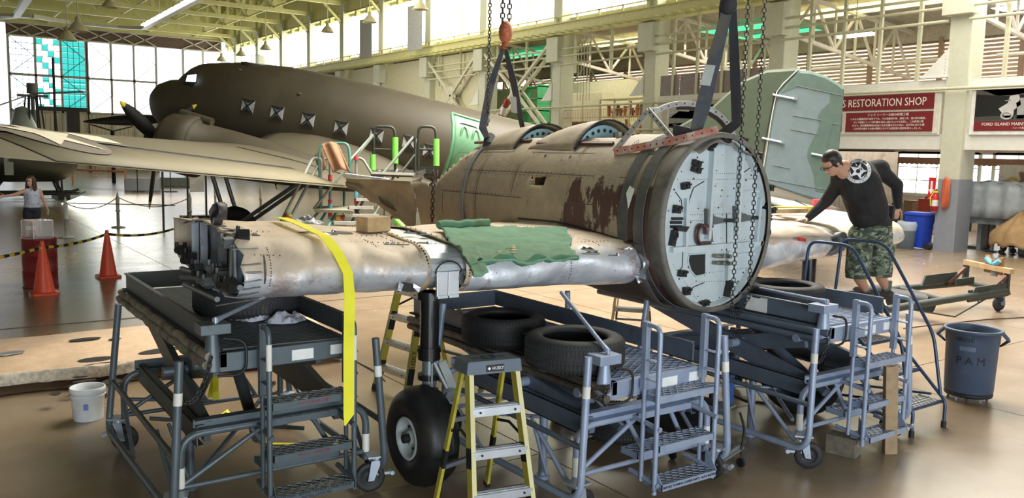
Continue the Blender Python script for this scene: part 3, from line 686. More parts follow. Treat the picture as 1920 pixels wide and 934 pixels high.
# skin grid with an opening for the small square port and two cockpit openings
g = G(); NA, NY = 96, 64; Y0, Y1 = 5.32, 9.55
vs = []
for j in range(NY+1):
    y = Y0+(Y1-Y0)*j/NY
    for i in range(NA):
        a = 2*pi*i/NA; p = fus_p(a, y); n = noise.noise(V((p.x*1.6, y*1.3, p.z*1.6)))*.014+noise.noise(V((p.x*5, y*4, p.z*5)))*.004
        if j == NY: y += .0; p.y += noise.noise(V((a*2.3, 1, 4)))*.22
        d = V((p.x-FX, 0, p.z-FZ)).normalized(); vs.append(p+d*n)
fs = []
for j in range(NY):
    y = Y0+(Y1-Y0)*(j+.5)/NY
    for i in range(NA):
        a = 360*(i+.5)/NA
        if abs(y-7.06) < .13 and 19 < a < 26.3: continue
        if 70 < a < 110 and (6.2 < y < 6.95 or 7.3 < y < 7.9): continue
        jg = 3*noise.noise(V((a*.15, y*6, 0)))
        if y > 8.56 and 14+max(0, 9.1-y)*70+jg < a < 166-max(0, 9.0-y)*70+jg: continue
        fs.append((j*NA+i, (j+1)*NA+i, (j+1)*NA+(i+1) % NA, j*NA+(i+1) % NA))
g.add(vs, fs, True); sk = obj('fuselage_skin', g, [FUS], wk, True, solid=.012)
g = G().bb((5.32, 6.9, 2.22), (5.6, 7.22, 2.42)); obj('port_well', G().bb((5.33, 6.92, 2.24), (5.36, 6.96, 2.4)).bb((5.33, 6.92, 2.235), (5.38, 7.2, 2.26)).bb((5.36, 7.12, 2.26), (5.42, 7.18, 2.34)).bb((5.5, 6.9, 2.2), (5.52, 7.24, 2.45)), paint('brass_dark', (.10, .08, .04), .5, .4), sk, True)
# raised seams, panel laps and fastener rows on the near flank
g = G()
for a in (8, 28, 48): g.loft([[fus_p(radians(a), y, .006), fus_p(radians(a+.7), y, .006)] for y in [Y0+.1+k*.25 for k in range(15)]], False, False, False)
for y in (5.9, 6.55, 7.45, 8.15, 8.9): g.loft([[fus_p(radians(a), y-.006, .005), fus_p(radians(a), y+.006, .005)] for a in range(-12, 68, 4)], False, False, False)
obj('panel_seams', g, paint('seam_dark', (.10, .075, .055), .7), sk, True, kind='stuff')
g = G()
for a in (9.5, 26.5, 29.5): 
    for k in range(54): g.sphere(fus_p(radians(a), 5.5+k*.075, .004), .0055, 5, 4)
for y in (5.94, 6.51, 7.49, 8.19):
    for k in range(40): g.sphere(fus_p(radians(-12+k*2), y, .004), .005, 5, 4)
obj('rivets', g, BLK, sk, True, kind='stuff')
g = G()
for px, py in ((1025, 304), (1072, 308), (1001, 297), (925, 302), (985, 313), (1060, 318), (942, 322)):
    p = xp(px, py, 5.45); a = math.atan2(p.z-FZ, (FX-p.x)); q = fus_p(a, p.y, -.001); d = V((q.x-FX, 0, q.z-FZ)).normalized(); g.cyl(q-d*.004, q+d*.007, .017 if px in (1025, 1072) else .008, 10)
obj('drilled_holes', g, BLK, sk, True, kind='stuff')
# cockpit coamings (turtle-deck humps), their pale inner frames with lightening holes
for nm, ya, yb, h in (('rear_coaming', 7.78, 8.6, .12), ('front_coaming', 6.72, 7.5, .14)):
    rings = []
    for k in range(9):
        t = k/8; y = ya+(yb-ya)*t; hh = h*(cos(t*pi/2))**.8; rr = []
        for i in range(17):
            a = radians(52+76*i/16); p = fus_p(a, y, .004); s = sin(pi*i/16); rr.append(p+V((0, 0, hh*s**.8)))
        rings.append(rr)
    obj(nm, G().loft(rings, False, False), FUS, wk, True, solid=.012)
    g = G()
    for i in range(16):
        a0, a1 = radians(52+76*i/16), radians(52+76*(i+1)/16); s0, s1 = sin(pi*i/16), sin(pi*(i+1)/16)
        p0, p1 = fus_p(a0, ya-.02, .01)+V((0, 0, h*s0**.8)), fus_p(a1, ya-.02, .01)+V((0, 0, h*s1**.8)); g.beam(p0, p1, .02, .02)
    obj('coaming_rim', g, BLK, wk, True)
    g = G(); yb2 = ya+.06; pts = [fus_p(radians(60+60*i/10), yb2, -.02)+V((0, 0, (h-.02)*sin(pi*i/10)**.8)) for i in range(11)]
    g.loft([[p, p-V((0, 0, .12))] for p in pts], False, False, False)
    fr = obj('inner_frame', g, paint('frame_blue', (.35, .58, .68), .45), wk, True, solid=.006)
    g = G()
    for i in range(1, 10): p = pts[i]-V((0, .008, .055)); g.cyl(p, p+V((0, .004, 0)), .02, 10)
    obj('lightening_holes', g, BLK, fr, True, kind='stuff')
g = G()
for k in range(4): g.bb((5.7+k*.14, 6.28+(k % 2)*.2, 2.3), (5.74+k*.14, 6.32+(k % 2)*.2, 2.82)) if k < 3 else None
obj('seat_frame', g.bb((5.66, 6.3, 2.6), (6.2, 6.34, 2.64)), STEEL, wk, True)
for nm, a, ya, yb in (('canopy_rail', 62, 7.6, 8.75), ('canopy_rail', 58, 6.2, 7.42)):
    obj(nm, G().loft([[fus_p(radians(a), y, .004), fus_p(radians(a), y, .03), fus_p(radians(a+2.5), y, .03), fus_p(radians(a+2.5), y, .004)] for y in (ya, (ya+yb)/2, yb)], True, True, False), REDSTR, wk, True)
# torn tail skins running aft
def tear(nm, a0, a1, yend0, yend1, m, wob=.05):
    g = G(); na, ny = 14, 16
    def fn(u, v):
        a = radians(a0+(a1-a0)*u); y1 = yend0+(yend1-yend0)*u; y = 9.4+(y1-9.4)*v
        p = fus_p(a, 9.4, -.03); f = 1-.25*v; n = noise.noise(V((u*3, v*3, a0)))
        q = V((FX+(p.x-FX)*f+.04*v+n*wob, y+.1*n*v, FZ+(p.z-FZ)*(f if a1 > 0 else 1-.8*v)+.06*v*sin(u*9)*.5+.04*n)); return q
    g.grid(fn, na, ny); return obj(nm, g, m, wk, True, solid=.008)
def tailfn(u, v):
    y = 9.62+2.2*v; zt, zb = 2.20-.04*v, 1.52+.52*v**.8+.05*noise.noise(V((v*9, 2, 0))); z = zt+(zb-zt)*u
    return V((5.20+.10*v+.05*(1-v)*sin(u*4)+.03*noise.noise(V((u*4, v*5, 1)))+.1*u*(1-v), y, z))
obj('torn_tail_skin', G().grid(tailfn, 14, 26), FUS, wk, True, solid=.008)
obj('torn_tail_skin', G().grid(lambda u, v: V((5.28+.12*u+.05*sin(v*7), 9.7+1.1*v+.5*u*v, 1.62-.02*u+.36*v-.12*u*(1-v))), 8, 14), paint('torn_rust', (.16, .10, .065), .6, dirt=(.08, .05, .04), damt=.4), wk, True, solid=.006)
tear('torn_tail_skin', 165, 182, 10.8, 11.2, FUS); tear('torn_tail_skin', -75, -46, 9.75, 10.0, SILV, .1)
obj('torn_edge', G().grid(lambda u, v: fus_p(radians(15+13*u), 9.48+.28*v, .01*sin(u*14)+.012*v)+V((0, 0, -.05*v)), 12, 5), paint('bare_edge', (.72, .68, .64), .35, .6, dirt=(.35, .2, .15), damt=.4, dsc=12), wk, True, solid=.005)
obj('tail_frame', G().tube([V((FX-.62, 10.3, FZ+.17)), V((FX-.62, 10.3, FZ-.04)), V((FX-.56, 10.3, FZ-.25))], .016, 8).tube([V((FX-.64, 9.5, 2.17)), V((FX-.6, 11.9, 2.14))], .014, 6), SILV, wk, True)
obj('tail_channel', G().chan((FX-.66, 10.4, FZ+.17), (FX-.58, 12.0, FZ+.19), .07, .06, .01), paint('white_alloy', (.75, .78, .82), .4, .4), wk, True)
# ---------------------------------------------------------------- firewall and cowl ring
g = G()
for (ya, yb, off) in ((5.17, 5.34, .012),):
    g.loft([[fus_p(2*pi*i/72, y, o) for i in range(72)] for y, o in ((ya, -.03), (ya-.005, off), (ya+.03, off+.008), (yb, off+.004), (yb+.02, -.004))], True, False)
obj('cowl_ring', g, BULK2, wk, True)
BY = 5.26; rx0, rz0 = fus_r(5.3)
def bp_(px, py, dy=0.): return yp(px, py, BY-dy)
g = G(); rings = []
for r_, dy in ((.0, 0), (.5, 0), (.93, 0), (.955, -.05), (.985, -.05)):
    rings.append([V((FX+rx0*r_*cos(2*pi*i/72), BY+dy, FZ+rz0*r_*sin(2*pi*i/72))) for i in range(72)])
g.loft(rings, True, False, False); bk = obj('firewall_bulkhead', g, BULK, wk, True)
def strip(nm, a, b, wpx, th=.02, m=BULK, par=None, dy=0):
    a, b = bp_(*a), bp_(*b); return obj(nm, G().beam(a+V((0, -dy, 0)), b+V((0, -dy, 0)), wpx, th, (0, 1, 0)), m, par or wk, True)
for (a, b, w_, t) in (((1333, 272), (1322, 448), .035, .03), ((1386, 272), (1376, 440), .035, .03), ((1255, 468), (1428, 455), .045, .025), ((1284, 372), (1282, 462), .03, .02), ((1422, 372), (1414, 458), .03, .02), ((1362, 470), (1360, 525), .025, .02), ((1388, 360), (1420, 358), .025, .015), ((1380, 478), (1412, 475), .03, .015), ((1286, 374), (1286, 374.5), .01, .01)):
    strip('stiffener', a, b, w_, t*2, dy=t)
g = G()
def dots(a, b, n, r=.007):
    a, b = bp_(*a), bp_(*b)
    for k in range(n):
        p = a.lerp(b, k/(n-1)); g.cyl(p+V((0, -.012, 0)), p+V((0, -.0175 if r > .006 else -.014, 0)), r, 6)
def dots0(a, b, n, r=.004):
    a, b = bp_(*a), bp_(*b)
    for k in range(n): p = a.lerp(b, k/(n-1)); g.cyl(p, p+V((0, -.003, 0)), r, 5)
for a, b, n in (((1332, 284), (1327, 380), 22), ((1391, 284), (1386, 378), 20), ((1286, 374), (1284, 462), 12), ((1422, 372), (1414, 456), 10)): 
    a2, b2 = bp_(*a), bp_(*b)
    for k in range(n): p = a2.lerp(b2, k/(n-1)); g.cyl(p+V((0, -.014, 0)), p+V((0, -.019, 0)), .0065, 6)
for a, b, n in (((1334, 326), (1378, 325), 12), ((1290, 337), (1378, 336), 24), ((1290, 403), (1378, 400), 22), ((1284, 413), (1345, 415), 18), ((1300, 515), (1420, 500), 26), ((1312, 528), (1360, 527), 12), ((1390, 336), (1422, 335), 10), ((1262, 497), (1305, 560), 16), ((1310, 572), (1400, 560), 12), ((1405, 555), (1432, 480), 10)): dots0(a, b, n)
random.seed(3)
for k in range(70):
    a = random.random()*2*pi; r = random.uniform(.2, .92); p = V((FX+rx0*r*cos(a), BY, FZ+rz0*r*sin(a))); g.cyl(p, p+V((0, -.004, 0)), random.choice((.004, .006, .009)), 6)
for k in range(64):
    a = 2*pi*k/64; p = V((FX+rx0*.93*cos(a), BY, FZ+rz0*.93*sin(a))); g.cyl(p, p+V((0, -.004, 0)), .004, 5)
obj('rivet_holes', g, BLK, bk, True, kind='stuff')
g = G()
for k in range(34):
    p = bp_(1258+k*5.05, 468-k*.385); 
    if k % 5 != 3: g.lathe([(.009, 0), (.006, 0), (.006, .004), (.009, .004), (.009, 0)], p+V((0, -.018, 0)), 8, (0, 1, 0))
obj('ring_rivets', g, DARKM, bk, True, kind='stuff')
# curved panel outlines
for c0, r0, r1, a0, a1 in (((1332, 398), .24, .31, 95, 175), ((1382, 372), .2, .26, -60, -5)):
    pass
for pts in ([(1320, 340), (1300, 352), (1292, 375), (1289, 400)], [(1266, 360), (1277, 375), (1279, 398)], [(1392, 325), (1410, 312), (1412, 306)], [(1425, 398), (1424, 375), (1436, 358)], [(1288, 552), (1300, 538), (1320, 530)], [(1360, 528), (1380, 530), (1393, 545)], [(1362, 470), (1362, 400)], [(1280, 470), (1279, 500), (1272, 510)], [(1414, 480), (1414, 495), (1422, 503)]):
    obj('panel_line', G().tube([bp_(*p)+V((0, -.003, 0)) for p in pts], .0045, 5), DARKM, bk, True)
for pts in ([(1268, 468), (1252, 468)],): pass
# gusset arms with dark pins
for (px, py) in ((1325, 425), (1378, 420)):
    a, b, c, d = bp_(px-3, py-32), bp_(px-3, py), bp_(px+33, py-10), bp_(px+33, py-16)
    obj('gusset_arm', G().prism([bp_(px-5, py-34), bp_(px-5, py-2), bp_(px+30, py-8), bp_(px+30, py-15), bp_(px+10, py-20), bp_(px+2, py-30)], (0, -.035, 0)), GREYD, wk, True)
    obj('mounting_pin', G().cyl(bp_(px+26, py-12)+V((0, -.02, 0)), bp_(px+44, py-12)+V((0, -.02, 0)), .018, 10), BLK, wk, True)
# access hole, valve cluster, looped pipe
obj('access_hole', G().prism([bp_(*p) for p in ((1291, 478), (1322, 476), (1321, 512), (1316, 517), (1303, 517), (1294, 505), (1290, 490))], (0, -.003, 0)), BLK, bk, True)
obj('access_hole_frame', G().tube([bp_(*p)+V((0, -.006, 0)) for p in ((1291, 477), (1322, 475), (1322, 514), (1303, 518), (1294, 507), (1289, 490))], .008, 6, False, True), BULK, bk, True)
g = G()
for k in range(3):
    for j in range(2): p = bp_(1337+k*9, 479+j*13); g.cyl(p, p+V((0, -.06-.02*k, 0)), .018, 10); g.box(p+V((0, -.03, 0)), (.04, .03, .03))
g.cyl(bp_(1333, 480)+V((0, -.05, 0)), bp_(1362, 480)+V((0, -.05, 0)), .014, 8); g.cyl(bp_(1333, 493)+V((0, -.04, 0)), bp_(1360, 495)+V((0, -.04, 0)), .012, 8)
obj('valve_cluster', g, paint('bronze_valve', (.28, .26, .2), .4, .6), wk, True)
g = G()
for k, (r, m) in enumerate(((.072, 0), (.06, 0), (.066, 0))):
    cc = bp_(1308, 439)+V((.0, -.03-.014*k, 0)); g.tube([cc+V((r*.8*cos(t*2*pi/18), 0, r*1.25*sin(t*2*pi/18))) for t in range(15)], .011, 7)
g.cyl(bp_(1312, 422)+V((0, -.04, 0)), bp_(1330, 424)+V((0, -.04, 0)), .014, 8); g.cyl(bp_(1308, 456)+V((0, -.04, 0)), bp_(1326, 454)+V((0, -.04, 0)), .014, 8); g.cyl(bp_(1328, 430)+V((0, -.04, 0)), bp_(1329, 452)+V((0, -.04, 0)), .008, 8)
obj('looped_pipe', g, paint('pipe_maroon', (.10, .05, .05), .4, .3), wk, True)
for (px, py, w_, h_) in ((1331, 274, .055, .09), (1390, 274, .055, .09), (1302, 306, .09, .05), (1301, 318, .1, .05), (1281, 348, .08, .06), (1265, 392, .07, .07), (1258, 446, .05, .14), (1275, 512, .08, .06), (1283, 545, .07, .07), (1316, 568, .1, .05), (1369, 570, .07, .05), (1415, 300, .05, .08), (1414, 318, .04, .05), (1438, 352, .09, .06), (1442, 394, .09, .06), (1432, 440, .05, .14), (1400, 538, .07, .06), (1361, 540, .05, .16), (1350, 262, .2, .03), (1388, 263, .1, .05), (1428, 386, .05, .06)):
    p = bp_(px, py); g = G().box(p+V((0, -.03, 0)), (w_, .04, h_), 0, 0, random.uniform(-.3, .3)); g.cyl(p+V((0, -.045, 0)), p+V((0, -.065, 0)), .016, 8); g.box(p+V((w_*.3, -.04, h_*.2)), (w_*.5, .05, h_*.3), .3)
    obj('mounting_lug', g, BLK, wk, True)
for (px, py) in ((1266, 410), (1264, 417), (1264, 425), (1433, 405), (1433, 411)): strip('louvre_block', (px-8, py), (px+12, py), .025, .04, DARKM)
obj('bracket_stub', G().prism([bp_(*p) for p in ((1260, 424), (1284, 424), (1278, 434), (1262, 432))], (0, -.06, 0)), BLK, wk, True)
# crumpled rim hanging at the crown of the firewall
g = G().grid(lambda u, v: V((FX-.35+.75*u, 5.33-.2*v+.03*sin(u*11), FZ+.79-.28*(u-.47)**2*1.6-.07*v+.02*sin(u*17+v*3))), 24, 5)
obj('crumpled_rim', g, BULK2, wk, True, solid=.01)
# ---------------------------------------------------------------- windscreen hoop with primer foot
def plate(pts, w_, t=.012, nrm=(1, 0, 0), m=PRIM, nm='hoop_strut', holes=True, par=None):
    nrm = V(nrm).normalized(); pts = [V(p) for p in pts]; g = G(); L = []
    for i in range(len(pts)):
        d = (pts[min(i+1, len(pts)-1)]-pts[max(i-1, 0)]).normalized(); s = d.cross(nrm).normalized()*w_/2; L.append([pts[i]-s-nrm*t/2, pts[i]+s-nrm*t/2, pts[i]+s+nrm*t/2, pts[i]-s+nrm*t/2])
    g.loft(L, True, True, False); o = obj(nm, g, m, par or wk, True)
    if holes:
        g = G()
        for i in range(len(pts)-1):
            n = max(1, int((pts[i+1]-pts[i]).length/.065))
            for k in range(n):
                p = pts[i].lerp(pts[i+1], (k+.5)/n); 
                for s in (-1, 1): g.cyl(p+nrm*s*t*.5, p+nrm*s*(t*.5+.002), .0085, 8)
        obj('bolt_holes', g, BLK, o, True, kind='stuff')
    return o
HPR = paint('hoop_grey', (.46, .45, .43), .5, .2, dirt=(.42, .2, .17), damt=.35, dsc=6)
A0 = xp(1152, 284, 5.44); A1 = xp(1216, 207, 5.60); A2 = xp(1264, 264, 5.54)
plate([A0, xp(1180, 280, 5.46), xp(1215, 273, 5.49), xp(1250, 267, 5.52), xp(1290, 257, 5.56), xp(1345, 243, 5.72)], .07, .014, nm='hoop_foot')
plate([A0, A0.lerp(A1, .5), A1], .06, nm='hoop_strut', m=HPR); plate([A1, A2], .05, nm='hoop_strut', m=HPR)
hp = [A1]
for k in range(1, 15):
    t = k/14; a = pi*.12+(pi-.12*pi)*t; hp.append(V((6.08-.44*cos(a)-.02, A1.y-.12*sin(pi*t)-.28*t*t, 2.88+.27*sin(a)-.16*t)))
plate(hp, .05, .014, (0, 1, .15), HPR, 'hoop_arch')
hp2 = [p+V((0, .03, -.03)) for p in hp[4:]]+[V((6.6, 5.25, 2.62))]; obj('hoop_seal', G().tube(hp2, .028, 8), BLK, wk, True)
# ---------------------------------------------------------------- wings
def wing_sec(X, side=1):
    """closed section at X (side 1: near wing towards -X; side -1: far wing)"""
    if side == 1: t = (5.2-X)/3.45; yl = 5.46+.11*t; zt = 1.88+.16*t*t; zb = 1.42+.14*t; ch = 2.15-.4*t
    else: t = (X-6.7)/3.45; yl = 5.45+.2*t; zt = 1.90+.04*t; zb = 1.42+.14*t; ch = 2.1-.35*t
    zm = (zt+zb)/2-.03; pts = []
    for k in range(13): a = pi/2*(1-k/12*2); pts.append((yl+.34*(1-cos(a)**.8) if abs(a) < pi/2-.01 else yl+.34, zm+(zt-.05-zm if a > 0 else zm-zb-.0)*sin(a)))
    pts = pts[::-1]      # bottom -> nose -> top
    for k in range(1, 10):
        u = k/9; pts.append((yl+.34+(ch-.34)*u, zt-.05+.05*sin(min(1, u*2)*pi/2)-.10*max(0, u-.45)))
    pts.append((yl+ch, zb+.18))
    for k in range(8, 0, -1): u = k/9; pts.append((yl+.34+(ch-.34)*u, zb+.12*u*u))
    return pts
def wing_top(X, Y, side=1):
    p = wing_sec(X, side)[12:22]
    for (a, za), (b, zb) in zip(p, p[1:]):
        if a <= Y <= b: return za+(zb-za)*(Y-a)/(b-a)
    return p[0][1] if Y < p[0][0] else p[-1][1]
def wing_part(nm, xa, xb, m, side, dent, n=36, cap=False, ragged=0, dentz=True, sol=.01):
    g = G(); rings = []
    for k in range(n+1):
        X = xa+(xb-xa)*k/n; r = []
        for i, (y, z) in enumerate(wing_sec(X, side)):
            d = noise.noise(V((X*2.2, y*1.7, z*3)))*dent + noise.noise(V((X*7, y*5, z*8)))*dent*.3
            crease = -abs(noise.noise(V((X*3+5, y*.8, z*1.2))))*dent*1.2
            f = 1 if 3 < i < 12 else .45
            xx = X + (noise.noise(V((y*6, z*9, 2)))*ragged if k in (0, n) and ragged else 0)
            r.append(V((xx, y-(d+crease)*f*-1 if i < 13 else y, z+d*.7*f)))
        rings.append(r)
    g.loft(rings, True, cap, True); return obj(nm, g, m, wk, True, solid=sol)
wo = wing_part('outer_wing_skin', 1.76, 3.14, WNG, 1, .075, 44, False, .06)
wi = wing_part('inner_wing_skin', 3.52, 5.3, WNGI, 1, .055, 44, False, .02)
wr_ = wing_part('far_wing_skin', 6.6, 8.15, WNG, -1, .07, 30, False, .05)
wr2 = wing_part('far_outer_wing_skin', 8.45, 9.75, WNG, -1, .05, 26, True, .03)
# joint block between the wing parts with riveted edge straps and pale access panels
g = G(); JS = [wing_sec(3.14), wing_sec(3.52)]
g.loft([[V((X, y+.035, (z-1.7)*.93+1.7)) for y, z in wing_sec(X)] for X in (3.12, 3.24, 3.4, 3.54)], True, True, False)
jb = obj('joint_block', g, paint('joint_pale', (.60, .63, .66), .4, .5, dirt=(.36, .34, .33), damt=.35, dsc=8), wk, True)
for X in (3.14, 3.50):
    sec = wing_sec(X); g = G().loft([[V((X+dx, y-.008 if i < 13 else y, z+(.008 if i > 6 else -.006))) for i, (y, z) in enumerate(sec[1:20])] for dx in (-.03, .03)], False, False)
    st_ = obj('edge_strap', g, paint('strap_tan', (.48, .36, .22), .5, dirt=(.66, .62, .56), damt=.4, dsc=9), wk, True, solid=.008)
    g = G()
    for (y, z), (y2, z2) in zip(sec[2:18], sec[3:19]):
        for t in (.0, .5): p = V((X, y+(y2-y)*t-.014, z+(z2-z)*t+.01)); g.sphere(p, .008, 6, 4)
    obj('strap_rivets', g, BLK, st_, True, kind='stuff')
yj = wing_sec(3.3)[6][0]
for dx in (0, .1):
    obj('access_panel', G().bb((3.22+dx, yj+.0, 1.49), (3.315+dx, yj+.025, 1.68)).bb((3.225+dx, yj-.012, 1.475), (3.31+dx, yj+.03, 1.5)), paint('panel_white', (.70, .72, .74), .35, .5, dirt=(.4, .38, .36), damt=.3, dsc=12), jb, True, bevel=.003)
obj('panel_hoop', G().tube([V((3.32+.115*cos(t), yj-.0, 1.67+.09*sin(t))) for t in [pi*k/12 for k in range(13)]], .006, 6), BLK, jb, True)
obj('lamp_recess', G().lathe([(.07, .0), (.055, -.01), (.05, .03), (0, .035)], (3.475, yj+.02, 1.62), 18, (-.35, 1, 0)).lathe([(.048, .012), (0, .015)], (3.475, yj+.02, 1.62), 18, (-.35, 1, 0)), GREYD, jb, True)
# torn holes (dark openings with curled lips) on the upper skin
def tear_hole(X, Y, rx_, ry_, par, rot=0., lip=True, side=1, n=14):
    g = G(); P = []
    for k in range(n):
        a = 2*pi*k/n; rr = 1+.45*noise.noise(V((X*9+k*.9, Y*7, 3))); dx, dy = rx_*rr*cos(a), ry_*rr*sin(a)
        dx, dy = dx*cos(rot)-dy*sin(rot), dx*sin(rot)+dy*cos(rot); x, y = X+dx, Y+dy; P.append(V((x, y, wing_top(x, y, side)+.012)))
    g.prism(P, (0, 0, .004)); obj('torn_hole', g, BLK, par, True)
    if lip:
        g = G(); k0 = random.randrange(n); L = [[P[(k0+i) % n], P[(k0+i) % n]+(P[(k0+i) % n]-V((X, Y, P[0].z)))*-.25+V((0, 0, .008+.014*(i % 2)))] for i in range(5)]
        g.loft(L, False, False, False); obj('curled_lip', g, SILV, par, True, solid=.004)
for px, py, rx_, ry_, par in ((745, 459, .1, .03, wo), (800, 456, .07, .06, jb), (1105, 468, .05, .1, wi), (1108, 475, .08, .05, wi), (1175, 466, .07, .06, wi), (1150, 478, .05, .03, wi), (795, 440, .05, .03, wo), (480, 442, .03, .02, wo), (598, 438, .14, .08, wo), (640, 437, .1, .06, wo), (770, 437, .06, .025, wo), (850, 438, .1, .02, wi)):
    p = zp(px, py, 1.88)
    for _ in range(3): p = zp(px, py, wing_top(p.x, max(5.9, p.y))+.01)
    if p.y > 7.4: p.y = 7.3
    tear_hole(p.x, p.y, rx_, ry_, par)
p = V((2.96, wing_sec(2.96)[5][0]-.01, 1.60)); g = G().prism([p+V((-.08, 0, -.03)), p+V((-.06, 0, .03)), p+V((0, 0, .02)), p+V((.06, 0, .0)), p+V((.09, 0, -.05)), p+V((0, 0, -.05))], (0, -.006, 0)); obj('torn_hole', g, BLK, wo, True)
obj('curled_lip', G().sheet([p+V((-.09, -.03, -.03)), p+V((-.07, -.02, .035)), p+V((-.03, -.015, .01)), p+V((-.06, -.03, -.04))], .006).sheet([p+V((.05, -.02, .01)), p+V((.1, -.04, -.02)), p+V((.09, -.03, -.06)), p+V((.05, -.02, -.02))], .006), SILV, wo, True)
# rivet rows on the near wing
g = G()
for X in (1.95, 2.35, 2.78, 3.0, 3.75, 4.1, 4.5, 4.9):
    s = wing_sec(X)
    for (y, z), (y2, z2) in zip(s[4:18], s[5:19]):
        for t in (.0, .4, .75): g.sphere((X, y+(y2-y)*t-.004, z+(z2-z)*t+.004), .0045, 5, 4)
for i in (8, 11, 13):
    for k in range(80):
        X = 1.85+k*.043
        if 3.1 < X < 3.55: continue
        y, z = wing_sec(X)[i]; g.sphere((X, y-.006, z+.004), .0045, 5, 4)
obj('rivets', g, DARKM, wo, True, kind='stuff')
# wing root fillet on the flank
g = G()
def fil(u, v):
    y = 5.38+1.9*u; s = wing_top(5.2, max(5.6, min(7.5, y))) ; h = .02+.06*u; a = math.asin(max(-1, min(1, (s+h*v-.05-FZ)/.78))); p = fus_p(a, y, .012)
    return V((p.x-.14*(1-v)**2*(.3+u), y, s-.02+h*v))
g.grid(fil, 22, 6); obj('root_fillet', g, FUS, wk, True, solid=.008)
obj('fillet_edge', G().tube([fil(k/20, 1)+V((-.006, 0, 0)) for k in range(21)], .008, 6), DARKM, wk, True)
obj('crushed_root_skin', G().grid(lambda u, v: V((5.22+.12*u, 5.42+.05*sin(v*7)-.02*u, 1.46+.27*v+.02*sin(u*5+v*8))), 6, 10), SILV, wk, True, solid=.008)
# belly fairing under the forward fuselage
g = G().grid(lambda u, v: V((5.25+.35*v, 5.35+3.2*u, 1.50-.26*sin(min(1, v*1.2)*pi/2)*(1-u*.4)+.015*sin(u*20))), 20, 6); obj('belly_skin', g, paint('belly_dark', (.07, .055, .045), .7), wk, True, solid=.008)  # belly in a plain darker colour than the flanks
# ---------------------------------------------------------------- open end of the near wing
ex = 1.86; sec = wing_sec(ex)
g = G().prism([V((ex+.05, y, z*.97+.05)) for y, z in sec], (.01, 0, 0)); obj('end_rib', g, paint('rib_grey', (.085, .09, .085), .5, .4, dirt=(.25, .25, .23), damt=.35, dsc=7), wk, True)
for k, (y, w_, h) in enumerate(((5.72, .05, .15), (6.05, .075, .18), (6.5, .08, .17), (6.95, .07, .13))):
    c = V((ex+.048, y, 1.80)); obj('lightening_hole', G().prism([c+V((0, w_*cos(2*pi*t/16), h*sin(2*pi*t/16))) for t in range(16)], (-.004, 0, 0)), BLK if k != 0 else paint('cavity_blue', (.12, .22, .27), .5), wk, True)
    obj('hole_flange', G().tube([c+V((-.01, w_*cos(2*pi*t/16), h*sin(2*pi*t/16))) for t in range(16)], .012, 6, False, True), GREYD, wk, True)
for y, m, w_ in ((5.93, paint('spar_blue', (.42, .54, .66), .3, .5), .10), (6.3, GREYD, .12), (6.78, SILV, .09), (7.0, SILV, .04)):
    obj('spar_post', G().beam((ex-.02, y, 1.58), (ex-.02, y-.02, 2.02), w_, .03, (1, 0, 0)).beam((ex-.04, y-w_*.5, 1.58), (ex-.04, y-.02-w_*.5, 2.02), .012, .04, (1, 0, 0)), m, wk, True)
for (a, b, r) in (((1.76, 5.72, 1.62), (1.76, 5.74, 1.95), .018), ((1.74, 5.78, 1.6), (1.76, 5.8, 1.93), .014), ((1.75, 5.6, 1.66), (1.75, 7.1, 1.6), .02), ((1.72, 6.2, 1.6), (1.76, 6.6, 1.62), .03), ((1.7, 6.9, 1.56), (1.78, 6.5, 1.6), .022), ((1.7, 5.95, 1.53), (1.72, 6.9, 1.5), .02)):
    obj('control_rod', G().cyl(a, b, r, 10), GREYD, wk, True)
random.seed(11)
for k, (y, z) in enumerate(((6.02, 1.64), (6.1, 1.66), (5.95, 1.62), (5.7, 1.93), (5.74, 1.88), (6.85, 1.66), (6.95, 1.7), (7.05, 1.6), (6.6, 1.56), (6.4, 1.54), (6.2, 1.54), (5.8, 1.58), (6.5, 1.62), (7.1, 1.68), (5.66, 1.6))):
    c = V((ex-.1+random.uniform(-.05, .06), y, z+.07)); g = G().box(c, (.07, random.uniform(.04, .075), random.uniform(.04, .07)), random.uniform(-.6, .6), random.uniform(-.6, .6)); g.cyl(c-V((.05, 0, 0)), c+V((.02, .03, 0)), .022, 10); g.cyl(c+V((-.03, .04, -.03)), c+V((-.03, .04, .06)), .014, 8)
    obj('broken_fitting', g, random.choice((BLK, GREYD, DARKM)), wk, True)
g = G()
for k in range(26):
    y, z = sec[(k*31//26+2) % len(sec)]; a = V((ex-.04, y, z)); q = random.uniform(.04, .11)
    g.sheet([a+V((.06, -.04, 0)), a+V((-q, -.02, random.uniform(-.03, .03))), a+V((-q*.5, .02, random.uniform(-.02, .02))), a+V((.06, .05, 0))], .006)
obj('ragged_skin_edge', g, GREYD, wk, True, kind='stuff')
lg = G(); lc = zp(393, 424, 2.06)
lc = V((1.8, 6.2, 2.1)); lg.lathe([(.065, -.03), (.065, .03), (.02, .03), (.02, -.03), (.065, -.03)], lc+V((0, -.02, .03)), 18, (1, 0, 0)); lg.lathe([(.06, -.03), (.06, .03), (.018, .03), (.018, -.03), (.06, -.03)], lc+V((0, .08, -.02)), 18, (1, 0, 0)); lg.beam(lc+V((0, -.02, .06)), lc+V((0, .09, .0)), .05, .1, (1, 0, 0))
obj('hinge_lug', lg, paint('lug_iron', (.07, .065, .07), .45, .6), wk, True)
obj('bent_strip', G().beam((1.78, 6.2, 1.44), (1.95, 5.75, 1.55), .05, .008), SILV, wk, True)
